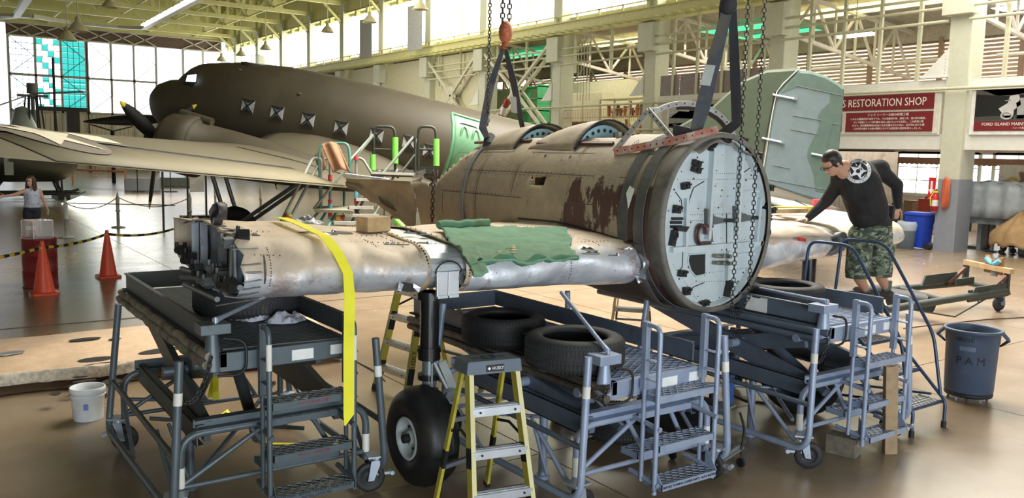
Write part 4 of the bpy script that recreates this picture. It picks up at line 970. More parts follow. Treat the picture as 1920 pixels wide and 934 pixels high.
# ---------------------------------------------------------------- main undercarriage leg (near side)
sx, sy = 3.27, 5.72
g = G().cyl((sx, sy, 1.0), (sx, sy, 1.5), .075, 20); g.cyl((sx, sy, 1.44), (sx, sy, 1.5), .1, 16); lgp = obj('gear_leg', g, STRUT, wk, True)
obj('leg_collar', G().cyl((sx, sy, .96), (sx, sy, 1.06), .09, 18).cyl((sx, sy, 1.02), (sx, sy, 1.035), .096, 18), STRUT, lgp, True); obj('leg_collar', G().cyl((sx, sy, .8), (sx, sy, .84), .09, 18), STRUT, lgp, True)
obj('oleo_piston', G().cyl((sx, sy, .6), (sx, sy, .97), .055, 18), paint('piston_grey', (.28, .33, .36), .3, .6), lgp, True)
obj('lower_sleeve', G().cyl((sx, sy, .5), (sx, sy, .72), .078, 18).box((sx, sy, .5), (.2, .2, .03)), STRUT, lgp, True)
lk = paint('link_grey', (.42, .46, .47), .4, .5, dirt=(.15, .15, .15), damt=.3, dsc=12)
obj('torque_link', G().beam((sx+.06, sy-.09, .95), (sx+.12, sy-.17, .74), .07, .03, (0, 1, 0)).beam((sx-.01, sy-.09, .95), (sx+.07, sy-.17, .74), .02, .03, (0, 1, 0)), lk, lgp, True)
obj('torque_link', G().beam((sx+.12, sy-.17, .74), (sx+.04, sy-.1, .55), .07, .03, (0, 1, 0)).cyl((sx+.06, sy-.19, .74), (sx+.17, sy-.15, .74), .018, 8), lk, lgp, True)
obj('brake_line', G().cyl((sx-.03, sy-.1, .95), (sx-.03, sy-.1, .55), .008, 6), STEEL, lgp, True)
wc = V((3.16, 5.62, .385))
obj('wheel_arm', G().tube(bend([(sx+.02, sy, .56), (sx+.22, sy-.02, .5), (sx+.2, wc.y, .4), (wc.x+.12, wc.y, .385)], .15), [.07]*3+[.06]*11 if False else .06, 12), STRUT, lgp, True)
g = G(); tyre_prof = [(.16, -.12), (.2, -.155), (.29, -.165), (.36, -.12), (.385, -.06), (.388, 0), (.385, .06), (.36, .12), (.29, .165), (.2, .155), (.16, .12)]
g.lathe(tyre_prof, wc, 48, (1, 0, 0)); 
for xx in (-.05, .0, .05): g.lathe([(.3865, xx-.004), (.3905, xx), (.3865, xx+.004)], wc, 48, (1, 0, 0))
obj('main_tyre', g, paint('smooth_tyre', (.012, .012, .013), .45, dirt=(.035, .033, .03), damt=.4), lgp, True)
hb = paint('hub_white', (.52, .57, .56), .45, dirt=(.25, .25, .22), damt=.25, dsc=14)
g = G().lathe([(.165, -.13), (.17, -.145), (.15, -.15), (.135, -.12), (.12, -.07), (.06, -.07), (.055, -.12), (0, -.12)], wc, 32, (1, 0, 0))
g.lathe([(.165, .13), (.12, .1), (0, .1)], wc, 24, (1, 0, 0)); h_ = obj('wheel_hub', g, hb, lgp, True)
g = G().cyl(wc+V((-.17, 0, 0)), wc+V((-.11, 0, 0)), .035, 12)
for k in range(8): a = 2*pi*k/8; p = wc+V((-.075, .092*cos(a), .092*sin(a))); g.cyl(p, p+V((-.012, 0, 0)), .012, 8)
obj('hub_bolts', g, BLK, h_, True, kind='stuff')
# far side gear leg, dark, seen under the far wing
obj('far_gear_leg', G().cyl((8.35, 5.9, .9), (8.35, 5.9, 1.5), .08, 14), STRUT, wk, True)
# far wing details: open pipe, dented lips, flap of skin
obj('far_joint', G().loft([[V((X, y+.05, (z-1.7)*.86+1.7)) for y, z in wing_sec(X, -1)] for X in (8.1, 8.48)], True, True, False), paint('joint_olive', (.12, .13, .11), .5, dirt=(.3, .28, .22), damt=.3), wk, True)
obj('far_intake', G().lathe([(.075, .06), (.09, -.02), (.07, -.03), (.06, .06), (0, .06)], (8.36, 5.52, 1.72), 18, (0, 1, 0)), GREYD, wk, True)
obj('skin_flap', G().grid(lambda u, v: V((6.85+1.35*u, 5.5+.8*v, 1.80+.16*v**.6+.01*sin(u*12)-.03*u)), 16, 6), paint('flap_tan', (.5, .42, .33), .6, dirt=(.36, .28, .2), damt=.3), wk, True, solid=.006)
obj('red_tag', G().box((7.55, 5.44, 1.76), (.12, .02, .035), 0, 0, .15), paint('tag_red', (.6, .03, .03), .5), wk, True)
# ================================================================= SLINGS, HOOKS AND CHAINS
STRAPG = paint('sling_webbing', (.075, .085, .105), .8, var=.25, dirt=(.13, .11, .09), damt=.4, dsc=5)
STRAPD = paint('sling_black', (.03, .03, .034), .8); BLUEW = paint('sling_blue', (.06, .12, .25), .8)
HOOKO = paint('hook_orange', (.42, .13, .06), .5, .2, dirt=(.16, .08, .05), damt=.35, dsc=12)
def web(g, pts, w_, t=.008, nrm=None):
    pts = [V(p) for p in pts]; L = []
    for i in range(len(pts)):
        d = (pts[min(i+1, len(pts)-1)]-pts[max(i-1, 0)]).normalized(); n = V(nrm[i] if isinstance(nrm, list) else nrm); n = (n-d*n.dot(d)).normalized(); s = d.cross(n)*(w_[i] if isinstance(w_, list) else w_)/2
        L.append([pts[i]-s-n*t/2, pts[i]+s-n*t/2, pts[i]+s+n*t/2, pts[i]-s+n*t/2])
    return g.loft(L, True, True, False)
H1 = xp(943, 92, 5.95); HB = xp(948, 60, 5.95)
s1 = thing('lifting_sling', 'dark grey sling on the orange hook, wrapped round the rear fuselage', 'sling', H1, 0, 'lifting slings')
ye = 8.42
def ringp(a0, a1, y, off, n=30): return [fus_p(radians(a0+(a1-a0)*k/n), y, off) for k in range(n+1)]
def rad(P, y): return [V((p.x-FX, 0, p.z-FZ)) for p in P]
P = ringp(62, -100, ye, .02); obj('sling_hoop', web(G(), P, .055, .008, rad(P, ye)), paint('strap_grey', (.20, .21, .22), .7), s1, True)
obj('sling_leg', web(G(), [H1, xp(920, 160, 5.75), xp(905, 240, 5.5), P[0]], [.05, .1, .1, .055], .012, (-.8, -.5, 0)), STRAPG, s1, True)
obj('sling_leg', web(G(), [H1+V((.04, 0, 0)), xp(962, 150, 6.15), xp(980, 240, 6.4), fus_p(radians(122), 8.1, .02)], [.05, .09, .07, .06], .012, (-.8, -.5, 0)), STRAPD, s1, True)
obj('sling_tag', web(G(), [xp(964, 182, 6.17)+V((-.05, -.05, 0)), xp(966, 212, 6.25)+V((-.05, -.05, 0))], .08, .004, (-.8, -.5, 0)), paint('tag_grey', (.4, .42, .42), .6), s1, True)
obj('sling_wrap', G().cyl(P[0]+V((-.04, -.05, -.05)), P[0]+V((.05, .06, .06)), .07, 10), STRAPD, s1, True)
g = G(); hk = thing('crane_hook', 'orange-red hook and pulley block on chains above the rear sling', 'hook', HB)
obj('pulley_block', G().sphere(HB, .12, 14, 10, (.7, .8, 1.15)).lathe([(.05, -.01), (.05, .02), (0, .02)], HB+V((-.07, -.07, .02)), 14, (-.7, -.7, 0)), HOOKO, hk, True)
g = G(); hc = H1+V((0, 0, .12)); g.tube([HB-V((0, 0, .12)), HB-V((0, 0, .2))]+[hc+V((.0, .08*cos(t), .1*sin(t))) for t in [radians(80+k*22) for k in range(12)]], [.025, .03]+[.035]*10+[.02, .01], 10)
obj('hook', g, HOOKO, hk, True)
g = G(); chain_g(g, HB+V((-.05, 0, .1)), HB+V((-.05, 0, 2.0)), 0, .075, .011); obj('load_chain', g, CHAIN, hk, True)
g = G(); chain_g(g, HB+V((.05, 0, .1)), HB+V((.05, 0, 2.0)), 0, .075, .011); obj('load_chain', g, CHAIN, hk, True)
a, b = xp(919, 0, 5.6), xp(906, 235, 5.6); b.x = a.x; g = G(); chain_g(g, a, V((a.x, a.y, b.z)), 0, .05, .007)
ob0('hand_chain', g, CHAIN, 'slim dark chain hanging left of the orange hook', 'chain')
a = xp(818, 335, 5.24); g = G(); chain_g(g, (5.2, a.y, 2.35), (5.2, a.y+.02, 1.72), 0, .06, .009); ob0('rusty_chain', g, paint('rust_chain', (.07, .035, .025), .8), 'short rusty chain hanging down the rear flank of the fuselage', 'chain')
s2 = thing('lifting_sling', 'doubled black sling round the fuselage just behind the pale round bulkhead', 'sling', xp(1368, 12, 5.95), 0, 'lifting slings')
T2 = xp(1366, 8, 5.95)
for dy, m in ((5.66, 0), (5.45, 1)):
    P = ringp(75, -110, dy, .014+.01*m, 36); obj('sling_hoop', web(G(), P, .12, .01, rad(P, dy)), paint('webbing_grey', (.085, .085, .082), .8, dirt=(.13, .12, .1), damt=.4), s2, True)
obj('sling_leg', web(G(), [T2, xp(1340, 110, 5.85), xp(1318, 200, 5.75), xp(1303, 250, 5.68), fus_p(radians(73), 5.56, .02)], [.09, .12, .13, .12, .2], .014, (-.8, -.5, 0)), STRAPG, s2, True)
obj('sling_leg', web(G(), [T2+V((.05, 0, 0)), xp(1378, 130, 6.15), xp(1382, 230, 6.25), fus_p(radians(112), 5.5, .03)], [.07, .09, .1, .1], .012, (-.8, -.5, 0)), STRAPD, s2, True)
obj('sling_leg', web(G(), [T2+V((0, .06, 0)), xp(1352, 80, 5.9), xp(1366, 20, 5.95)], .07, .012, (-.8, -.5, 0)), BLUEW, s2, True)
obj('sling_tag', web(G(), [xp(1332, 122, 5.8), xp(1322, 160, 5.72)], .09, .004, (-.8, -.5, 0)), paint('tag_pale', (.55, .57, .55), .6), s2, True)
obj('sling_knot', G().sphere(T2, .1, 10, 8, (.8, .8, 1)).tube([T2, T2+V((0, 0, 1.2))], .05, 8), STRAPD, s2, True)
obj('paper_tag', G().sheet([fus_p(radians(a), y, .05) for a, y in ((22, 5.6), (20, 5.53), (8, 5.56), (17, 5.62))], .003), STICK, s2, True)
for lab, q, xx in (('left of the two long chains hanging in front of the pale bulkhead', 1403, 0), ('right of the two long chains hanging in front of the pale bulkhead', 1434, 0)):
    a = yp(q, 2, 5.08); g = G(); chain_g(g, (a.x, 5.08, 4.6), (a.x, 5.08, 1.15 if q < 1420 else 1.3), 0, .05, .0052)
    if q > 1420: chain_g(g, (a.x, 5.08, 1.3), (a.x-.16, 5.08, 1.12), 0, .05, .0052)
    ob0('long_chain', g, CHAIN, lab, 'chain', 'chains of the front hoist')
# yellow ratchet strap over the near wing
YST = paint('yellow_webbing', (.88, .82, .03), .7, var=.08, dirt=(.45, .38, .05), damt=.25, dsc=8)
pts = []; X = 2.43
for (y, z) in wing_sec(X)[17:9:-1]: pts.append(V((X-.06, y-.07, z+.06)))
pts += [V((X-.02, wing_sec(X)[9][0]-.1, 1.88)), V((X+.02, wing_sec(X)[7][0]-.12, 1.74)), V((X+.035, wing_sec(X)[6][0]-.11, 1.58)), V((X+.03, 5.44, 1.2)), V((X+.03, 5.44, .9)), V((X+.03, 5.44, .72)), V((X+.0, 5.44, .64))]
nr = [V((0, -.2, 1))]*6+[V((0, -1, .8))]*4+[V((-.3, -1, 0))]*8
g = web(G(), pts, [.075]*(len(pts)-1)+[.01], .005, nr[:len(pts)]); ob0('ratchet_strap', g, YST, 'bright yellow strap hanging over the near wing down to the left stand', 'strap')
# ================================================================= OLIVE TRANSPORT AIRCRAFT BEHIND
ph, pp = -.75, .16
PF = V((sin(ph)*cos(pp), cos(ph)*cos(pp), sin(pp))); PL = V((-cos(ph), sin(ph), 0)); PU = PF.cross(PL); PU = PU if PU.z > 0 else -PU
PO = V((5.65, 25.57, 3.88))
def B(x, y, z): return PO-PF*x+PL*y+PU*z
def bpl(px, py, ax, val):
    d = ray(px, py); n = (-PF, PL, PU)[ax]; t = (val-(CO-PO).dot(n))/d.dot(n); p = CO+d*t-PO; return V((-p.dot(PF), p.dot(PL), p.dot(PU)))
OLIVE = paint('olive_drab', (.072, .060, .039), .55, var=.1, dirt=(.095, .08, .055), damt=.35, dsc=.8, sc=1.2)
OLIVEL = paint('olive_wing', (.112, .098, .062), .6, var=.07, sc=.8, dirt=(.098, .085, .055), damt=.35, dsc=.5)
UNDER = paint('wing_flap_tan', (.19, .165, .105), .6, var=.06)
tp_ = thing('transport_aircraft', 'big olive drab twin-engine transport aircraft parked behind the wreck, nose to the left', 'aircraft', (B(8, 0, 0).x, B(8, 0, 0).y, 0))
PRF = [(0, .02, .02, -.02), (.03, .18, .18, -.02), (.10, .34, .34, -.04), (.25, .50, .50, -.06), (.55, .68, .68, -.10), (.9, .84, .80, -.15), (1.0, .87, .86, -.12), (1.25, .96, 1.05, 0), (1.5, 1.03, 1.14, .05), (2, 1.12, 1.19, .1), (2.5, 1.2, 1.24, .14), (3, 1.25, 1.28, .16), (4, 1.27, 1.33, .17), (5, 1.27, 1.33, .16), (6.5, 1.27, 1.30, .13), (8, 1.26, 1.24, .09), (9.5, 1.2, 1.18, .06), (11, 1.1, 1.08, .07), (12.5, .95, .95, .12), (14, .76, .78, .18), (15.5, .55, .62, .24), (17, .35, .45, .28), (18.6, .12, .2, .3)]
def prf(x):
    for a, b in zip(PRF, PRF[1:]):
        if a[0] <= x <= b[0]:
            t = (x-a[0])/(b[0]-a[0]); return [a[i]+(b[i]-a[i])*t for i in (1, 2, 3)]
    return PRF[-1][1:]
def skp(x, a, off=0.):     # a: 0 = port, 90 = top
    w_, h, zc = prf(x); y, z = (w_+off)*cos(a), zc+(h+off)*sin(a)
    if x < 2.2 and sin(a) > .3:   # step of the windscreen
        s = max(0, min(1, (x-1.0)/.75)); z -= (1-s)*.0
    return B(x, y, z)
g = G(); NX, NA = 124, 80; xs = [.0, .03, .08]+[.15*k+.1 for k in range(1, NX)]
vs = [skp(x, 2*pi*i/NA) for x in xs for i in range(NA)]; fs = []
def inwin(x, z_, a):
    if not (cos(a) > 0): return False
    if 10.75 < x < 12.5 and -50 < math.degrees(a) < 52: return True
    return False
for j in range(len(xs)-1):
    for i in range(NA):
        a = 2*pi*(i+.5)/NA; a = a-2*pi if a > pi else a
        if inwin((xs[j]+xs[j+1])/2, 0, a): continue
        fs.append((j*NA+i, j*NA+(i+1) % NA, (j+1)*NA+(i+1) % NA, (j+1)*NA+i))
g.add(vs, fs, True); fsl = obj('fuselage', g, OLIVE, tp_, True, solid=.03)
g = G().loft([[skp(x, 2*pi*i/24, -.12) for i in range(24)] for x in (10.5, 12.7)], True, True); obj('cabin_floor', G().add([B(10.6, y, -.6) for y in (-.8, .8)]+[B(12.6, y, -.5) for y in (.8, -.8)], [(0, 1, 2, 3)]), BLK, fsl, True, solid=.04)
obj('door_frame', G().tube([skp(x, radians(a), .0) for x, a in ((10.75, -48), (10.72, 0), (10.75, 35), (10.9, 50), (11.3, 53), (12.2, 53), (12.5, 48))], .035, 6), BLK, fsl, True)
# cabin windows, white crumpled covers held by dark crossed straps
WC_ = paint('window_cover', (.62, .64, .64), .35, .3, var=.3, sc=9, dirt=(.12, .12, .12), damt=.3, dsc=9)
for i, q in enumerate([(465, 199), (520, 212), (578, 225), (640, 240), (706, 254), (768, 268), (806, 284)]):
    c = bpl(q[0], q[1], 1, 1.27); x, z = c.x, c.z; s = .17
    def wp(u, v, o): w_, h, zc = prf(x+u); zz = max(-1, min(1, (z+v-zc)/h)); return B(x+u, w_*sqrt(1-zz*zz)+o, z+v)
    w1 = obj('cabin_window', G().add([wp(u, v, o) for o in (.022, .05) for u, v in ((-s, -s), (s, -s), (s, s), (-s, s))], [(4, 5, 6, 7), (0, 1, 5, 4), (1, 2, 6, 5), (2, 3, 7, 6), (3, 0, 4, 7)]), WC_, fsl, True)
    g = G()
    for u, v in ((s, s), (-s, s), (-s, -s), (s, -s)): g.beam(wp(0, 0, .058), wp(u, v, .055), .035, .012, PL)
    g.add([wp(u, v, .057) for u, v in ((-s, s), (s, s), (.0, .07))], [(0, 1, 2)]); g.add([wp(u, v, .057) for u, v in ((-s*.8, -s), (s*.8, -s), (.0, -.05))], [(0, 1, 2)])
    g.cyl(wp(0, 0, .05), wp(0, 0, .075), .04, 12); obj('cover_strap', g, BLK, w1, True) if False else obj('cover_strap', g, BLK, fsl, True)
# cockpit side window and windscreen
def cp(px, py, y): c = bpl(px, py, 1, y); return B(c.x, c.y, c.z)
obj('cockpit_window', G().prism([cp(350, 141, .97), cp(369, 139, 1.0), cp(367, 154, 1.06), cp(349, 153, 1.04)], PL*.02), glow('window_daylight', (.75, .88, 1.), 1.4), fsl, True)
obj('cockpit_window_dark', G().prism([cp(344, 154, 1.02), cp(367, 155, 1.06), cp(361, 164, 1.08), cp(343, 158, 1.04)], PL*.02), BLK, fsl, True)
obj('window_frame', G().tube([cp(350, 140, 1.0), cp(370, 138, 1.02), cp(368, 155, 1.07), cp(348, 154, 1.05), cp(350, 140, 1.0)], .02, 6), BLK, fsl, True)
g = G()
obj('windscreen', G().loft([[skp(x, radians(a), .012) for a in range(62, 119, 8)] for x in (1.02, 1.1, 1.2)], False, False), BLK, fsl, True)
obj('astrodome', G().lathe([(.36, -.02), (.37, .03), (.3, .04), (.27, .14), (.16, .22), (0, .26)], B(3.05, .1, 1.44), 20, PU), glassy('plexi', (.8, .85, .8), .45), fsl, True)
obj('dome_ring', G().lathe([(.42, -.08), (.43, .0), (.30, .02)], B(3.05, .1, 1.42), 20, PU), OLIVE, fsl, True)
obj('nose_seam', G().tube([skp(1.75, radians(a), .004) for a in range(-80, 25, 7)], .012, 5), BLK, fsl, True)
for px, py in ((562, 176), (449, 131), (449, 306)): c = bpl(px, py, 1, 1.1); obj('skin_scoop', G().sphere(B(c.x, c.y, c.z), .07, 8, 6, (1, .6, .5)), OLIVE, fsl, True)
# wings
def wsec(y, s):
    if abs(y) < 4.2: le, te, zc, th = 3.5, 8.25, -.86, .36
    else:
        t = (abs(y)-4.2)/10.2; le, te, zc, th = 3.5+3.0*t, 8.25-.1*t, -.86+.72*t, .36-.2*t
    P = []
    for k in range(17): u = k/16; a = pi*u; x = le+(te-le)*(1-cos(a))/2; P.append((x, zc+th*(sin(pi*min(1, ((x-le)/(te-le))**.6)))**.9*1.0+.0))
    for k in range(15, 0, -1): u = k/16; a = pi*u; x = le+(te-le)*(1-cos(a))/2; P.append((x, zc-th*.4*(sin(pi*min(1, ((x-le)/(te-le))**.6)))))
    return P
def wtop(x, y):
    P = wsec(y, 1)[:17]
    for (a, za), (b, zb) in zip(P, P[1:]):
        if a <= x <= b: return za+(zb-za)*(x-a)/(b-a)
    return P[0][1]
for s in (1, -1):
    ys = [1.0, 2.5, 4.2, 6, 8, 10, 12, 13.6, 14.3] if s == 1 else [1.0, 4.2, 9, 14.2]
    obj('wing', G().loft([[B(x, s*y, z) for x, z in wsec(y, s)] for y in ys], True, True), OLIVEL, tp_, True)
    # gap of flap and aileron, paler trailing part
    if s == 1:
        gp = lambda y, xx: B(xx, y, wtop(xx, y)+.012)
        obj('flap_gap', G().loft([[gp(y, 7.12-.1*(y-4)/10), gp(y, 7.27-.1*(y-4)/10)] for y in (5.6, 7, 9, 11, 13.4)], False, False), BLK, tp_, True, solid=.01)
        obj('flap_gap', G().loft([[gp(y, x), gp(y+.05, x+.04)] for y, x in ((4.4, 5.2), (3.9, 6.2), (3.5, 7.2), (3.2, 8.1))], False, False), BLK, tp_, True, solid=.01)
        obj('aileron', G().loft([[gp(y, 7.29-.1*(y-4)/10)+PU*.004, gp(y, 7.7)+PU*.004, gp(y, 8.15)+PU*.004] for y in (5.2, 7, 9, 11, 13.4)], False, False), UNDER, tp_, True, solid=.012)
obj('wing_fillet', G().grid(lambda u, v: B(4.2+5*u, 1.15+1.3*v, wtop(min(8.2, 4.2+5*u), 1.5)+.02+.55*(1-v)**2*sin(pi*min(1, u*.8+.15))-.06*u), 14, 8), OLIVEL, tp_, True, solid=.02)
# star and bars on the near wing
cs = None
c = bpl(85, 254, 2, -.25)
for _ in range(4): c = bpl(85, 254, 2, wtop(c.x, c.y)+.02)
sy_, sx_ = c.y, c.x
def sp(u, v, o): x, y = sx_+v, sy_+u; return B(x, y, wtop(x, y)+o)
SDK = paint('insignia_grey', (.17, .15, .12), .6); SWH = paint('insignia_white', (.62, .58, .46), .6)
def flatpoly(nm, pts, o, m):
    # subdivided so it follows the curved skin
    n = len(pts); c = (sum(p[0] for p in pts)/n, sum(p[1] for p in pts)/n); g = G(); K = 5; V_ = []
    for k in range(K+1):
        for p in pts:
            for q in range(1): V_.append(sp(c[0]+(p[0]-c[0])*k/K, c[1]+(p[1]-c[1])*k/K, o+.02))
    for k in range(K):
        for i in range(n): g_ = (k*n+i, k*n+(i+1) % n, (k+1)*n+(i+1) % n, (k+1)*n+i); g.f.append(list(g_)); g.sm.append(True); g.mi.append(0)
    g.v = V_; return obj(nm, g, m, tp_, True)
R_ = .72
def dens(poly, n=5): return [(a[0]+(b[0]-a[0])*k/n, a[1]+(b[1]-a[1])*k/n) for a, b in zip(poly, poly[1:]+poly[:1]) for k in range(n)]
flatpoly('insignia_disc', [(R_*1.08*cos(2*pi*k/36), R_*1.08*sin(2*pi*k/36)) for k in range(36)], .016, SDK)
star = [(( R_ if k % 2 == 0 else R_*.385)*sin(2*pi*k/10), -(R_ if k % 2 == 0 else R_*.385)*cos(2*pi*k/10)) for k in range(10)]
flatpoly('insignia_star', dens(star), .026, SWH)
for s in (1, -1):
    flatpoly('insignia_bar_border', dens([(s*R_*.95, -.42), (s*R_*2.1, -.42), (s*R_*2.1, .12), (s*R_*1.05, .12)]), .014, SDK)
    flatpoly('insignia_bar', dens([(s*R_*1.02, -.36), (s*R_*2.0, -.36), (s*R_*2.0, .05), (s*R_*1.1, .05)]), .022, SWH)
# engines, propellers
for s in (1, -1):
    g = G(); zc = -.82; st_ = [(2.45, .56, 0), (2.55, .66, 0), (2.9, .71, 0), (3.35, .70, 0), (3.4, .64, 0), (3.42, .60, .0), (4.2, .58, -.02), (5.2, .50, -.02), (6.2, .4, -.04), (7.2, .26, -.08), (8.0, .08, -.12)]
    nc = obj('engine_nacelle', G().loft([[B(x, s*2.85+r*cos(2*pi*i/28), zc+dz+r*sin(2*pi*i/28)*(1 if i > 14 else 1)) for i in range(28)] for x, r, dz in st_], True, True), OLIVE, tp_, True)
    obj('cowl_flaps', G().loft([[B(x, s*2.85+r*cos(2*pi*i/28), zc+r*sin(2*pi*i/28)) for i in range(28)] for x, r in ((2.62, .70), (3.0, .745), (3.32, .75), (3.33, .70))], True, False), OLIVE, nc, True)
    obj('air_scoop', G().sphere(B(3.0, s*2.85, zc+.72), .1, 10, 8, (1.2, 1.2, .8)).cyl(B(2.75, s*2.85, zc+.74), B(3.6, s*2.85, zc+.66), .1, 12), OLIVE, nc, True)
    hub = B(2.2, s*2.85, zc); pr_ = obj('propeller_hub', G().cyl(hub+PF*.25, hub-PF*.3, .12, 14).sphere(hub+PF*.25, .12, 12, 8), BLK, tp_, True)
    A_ = (180, -62, 58) if s == 1 else (90, -30, 210)
    for a in A_:
        t = radians(a); d = PU*cos(t)-PL*sin(t) if s == 1 else PU*cos(t)+PL*sin(t); tt = d.cross(PF); rings = []
        for k in range(9):
            r = .12+1.55*k/8; w_ = .07+.10*sin(pi*min(1, (k+.6)/8.2))**.7 if k < 8 else .05; tw = radians(28-20*k/8); e = tt*cos(tw)+PF*sin(tw); n_ = d.cross(e)
            rings.append([hub+d*r+e*w_, hub+d*r+n_*.02, hub+d*r-e*w_, hub+d*r-n_*.02])
        bl = obj('propeller_blade', G().loft(rings, True, True), BLK, pr_, True)
        q = rings[-1]; rr = [[(p-(hub+d*1.67))*1.06+(hub+d*1.67) for p in rings[-1]], [(p-(hub+d*1.67))*.5+(hub+d*1.75) for p in rings[-1]]]
        r2 = [[c_+(p-c_)*1.08 for p in R0] for R0, c_ in ((rings[-2], hub+d*(.12+1.55*7/8)),)]
        mid = [a_.lerp(b_, .45) for a_, b_ in zip(r2[0], rr[0])]
        o = obj('blade_tip', G().loft([mid]+rr, True, True), paint('tip_yellow', (.75, .6, .05), .5), pr_, True, label='yellow blade tip')
# undercarriage of the near side
wl = zp(440, 455, .0); wl = V((6.62, 21.35, .57)); wl = CO+(zp(440, 418, .57)-CO); c_ = B(4.3, 2.9, -2.9); 
wl = yp(441, 415, 21.0); wl.z = .55
obj('main_wheel', G().lathe([(.2, -.1), (.28, -.17), (.46, -.19), (.55, -.1), (.57, 0), (.55, .1), (.46, .19), (.28, .17), (.2, .1), (.1, .06), (0, .06)], wl, 36, PL), RUBBER, tp_, True)
ax_ = wl; tpn = B(3.9, 2.85, -1.3)
for s in (-.28, .28): obj('gear_strut', G().cyl(ax_+PL*s, tpn+PL*s, .05, 10), paint('strut_grey', (.16, .18, .18), .4, .5), tp_, True)
obj('gear_strut', G().cyl(ax_+PL*.28, B(6.3, 3.1, -1.0), .05, 10).cyl(ax_-PL*.28, B(6.3, 2.6, -1.0), .05, 10), paint('strut_grey', (.16, .18, .18), .4, .5), tp_, True)
obj('gear_fairing', G().sphere(ax_+V((.5, -.9, -.35)), .3, 14, 8, (2.2, 1, .5)), paint('fairing_grey', (.10, .11, .11), .5), tp_, True)
# open cargo door: pale green inside face with pressed ribs
def dp(u, v, o=0):
    L = [(848, 213), (851, 235), (850, 262), (845, 290), (836, 318), (824, 345)]; t = v*5; k = min(4, int(t)); f = t-k
    x = L[k][0]+(L[k+1][0]-L[k][0])*f; y = L[k][1]+(L[k+1][1]-L[k][1])*f; w_ = 58+10*v
    p = CO+ray(x+w_*u, y+17*u)*(18.6-.3*sin(pi*v)); return p-PF*0+PL*o
GRND = paint('door_green', (.10, .24, .13), .5, var=.1, dirt=(.07, .16, .09), damt=.3)
dr = obj('cargo_door', G().grid(lambda u, v: dp(u, v), 10, 14), GRND, tp_, True, solid=.06)
obj('door_edge', G().tube([dp(0, v/10, .03) for v in range(11)][::-1]+[dp(u/6, 0, .03) for u in range(7)]+[dp(1, v/10, .03) for v in range(11)], .035, 8), paint('door_green_dark', (.10, .25, .14), .5), dr, True)
for u0 in (.36, .72):
    obj('pressed_rib', G().tube([dp(u0-.11, .85, .045), dp(u0-.11, .28, .045), dp(u0-.07, .2, .045), dp(u0, .17, .045), dp(u0+.07, .2, .045), dp(u0+.11, .28, .045), dp(u0+.11, .85, .045)], .028, 6), GRND, dr, True)
obj('door_seal', G().tube(bend([dp(.17, 1, .05), dp(.17, .12, .05), dp(.86, .12, .05), dp(.9, 1, .05)], .15), .014, 5), BLK, dr, True)
# fin, rudder and tailplane
FG = paint('fin_green', (.045, .062, .034), .55, var=.08, dirt=(.055, .072, .045), damt=.3, dsc=1)
RB = paint('rudder_fabric', (.125, .165, .175), .6, var=.07, dirt=(.10, .125, .125), damt=.35, dsc=1)
def fp(px, py, y=0.): c = bpl(px, py, 1, 0); return B(c.x, y, c.z)
def finshape(nm, P, m, par, t=.09):
    n = len(P); cx_, cy_ = sum(p[0] for p in P)/n, sum(p[1] for p in P)/n
    rings = []
    for y, k in ((t, .93), (t*.6, .985), (0, 1), (-t*.6, .985), (-t, .93)): rings.append([fp(cx_+(p[0]-cx_)*k, cy_+(p[1]-cy_)*k, y) for p in P])
    return obj(nm, G().loft(rings, True, True, False), m, par, True)
fn = finshape('fin', [(1195, 268), (1260, 243), (1330, 205), (1362, 176), (1395, 150), (1440, 131), (1484, 128), (1499, 127), (1492, 133), (1466, 158), (1455, 172), (1446, 215), (1432, 290), (1424, 350), (1400, 372), (1290, 340)], FG, tp_)
rd = finshape('rudder', [(1458, 172), (1470, 158), (1496, 131), (1520, 133), (1548, 142), (1570, 155), (1583, 165), (1578, 230), (1571, 300), (1558, 345), (1541, 384), (1500, 372), (1446, 354), (1427, 348), (1434, 290), (1448, 215)], RB, tp_)
finshape('rudder_camo', [(1458, 172), (1470, 158), (1496, 131), (1520, 133), (1548, 142), (1570, 155), (1583, 165), (1577, 240), (1571, 300), (1558, 345), (1546, 372), (1528, 368), (1524, 335), (1511, 300), (1512, 285), (1524, 262), (1535, 238), (1532, 218), (1540, 205), (1556, 190), (1557, 172), (1520, 163), (1490, 160)], paint('rudder_green', (.07, .11, .09), .6, var=.1), rd, .094)
obj('rudder_hinge_gap', G().tube([fp(1499, 128, .1), fp(1468, 157, .1), fp(1456, 172, .1), fp(1447, 215, .1), fp(1425, 350, .1)], .012, 5), paint('gap_pale', (.55, .55, .5), .5), rd, True)
for a, b in (((1448, 178), (1490, 186)), ((1428, 259), (1466, 267)), ((1520, 288), (1548, 294))): obj('hinge_arm', G().cyl(fp(*a, .12), fp(*b, .12), .025, 8).box(fp(*b, .12), (.07, .07, .06)), SILV, rd, True)
for a, b in (((1492, 161), (1578, 180)), ((1486, 217), (1540, 226)), ((1482, 243), (1532, 252)), ((1450, 310), (1480, 316)), ((1558, 232), (1545, 288)), ((1558, 232), (1572, 234)), ((1440, 336), (1550, 356))): obj('rib_tape', G().tube([fp(*a, .098), fp(*b, .098)], .007, 5), paint('tape_dark', (.12, .14, .14), .6), rd, True)
ts = obj('tailplane', G().loft([[B(x, y, .42+zz) for x, zz in ((16.4+.12*y, 0), (16.7+.1*y, .08), (17.6, .07), (18.5-.06*y, 0), (17.6, -.06), (16.7+.1*y, -.07))] for y in (0, 1.5, 3.4, 3.8)], True, True), paint('tailplane_silver', (.34, .36, .36), .45, .4, dirt=(.25, .25, .24), damt=.35, dsc=1), tp_, True)
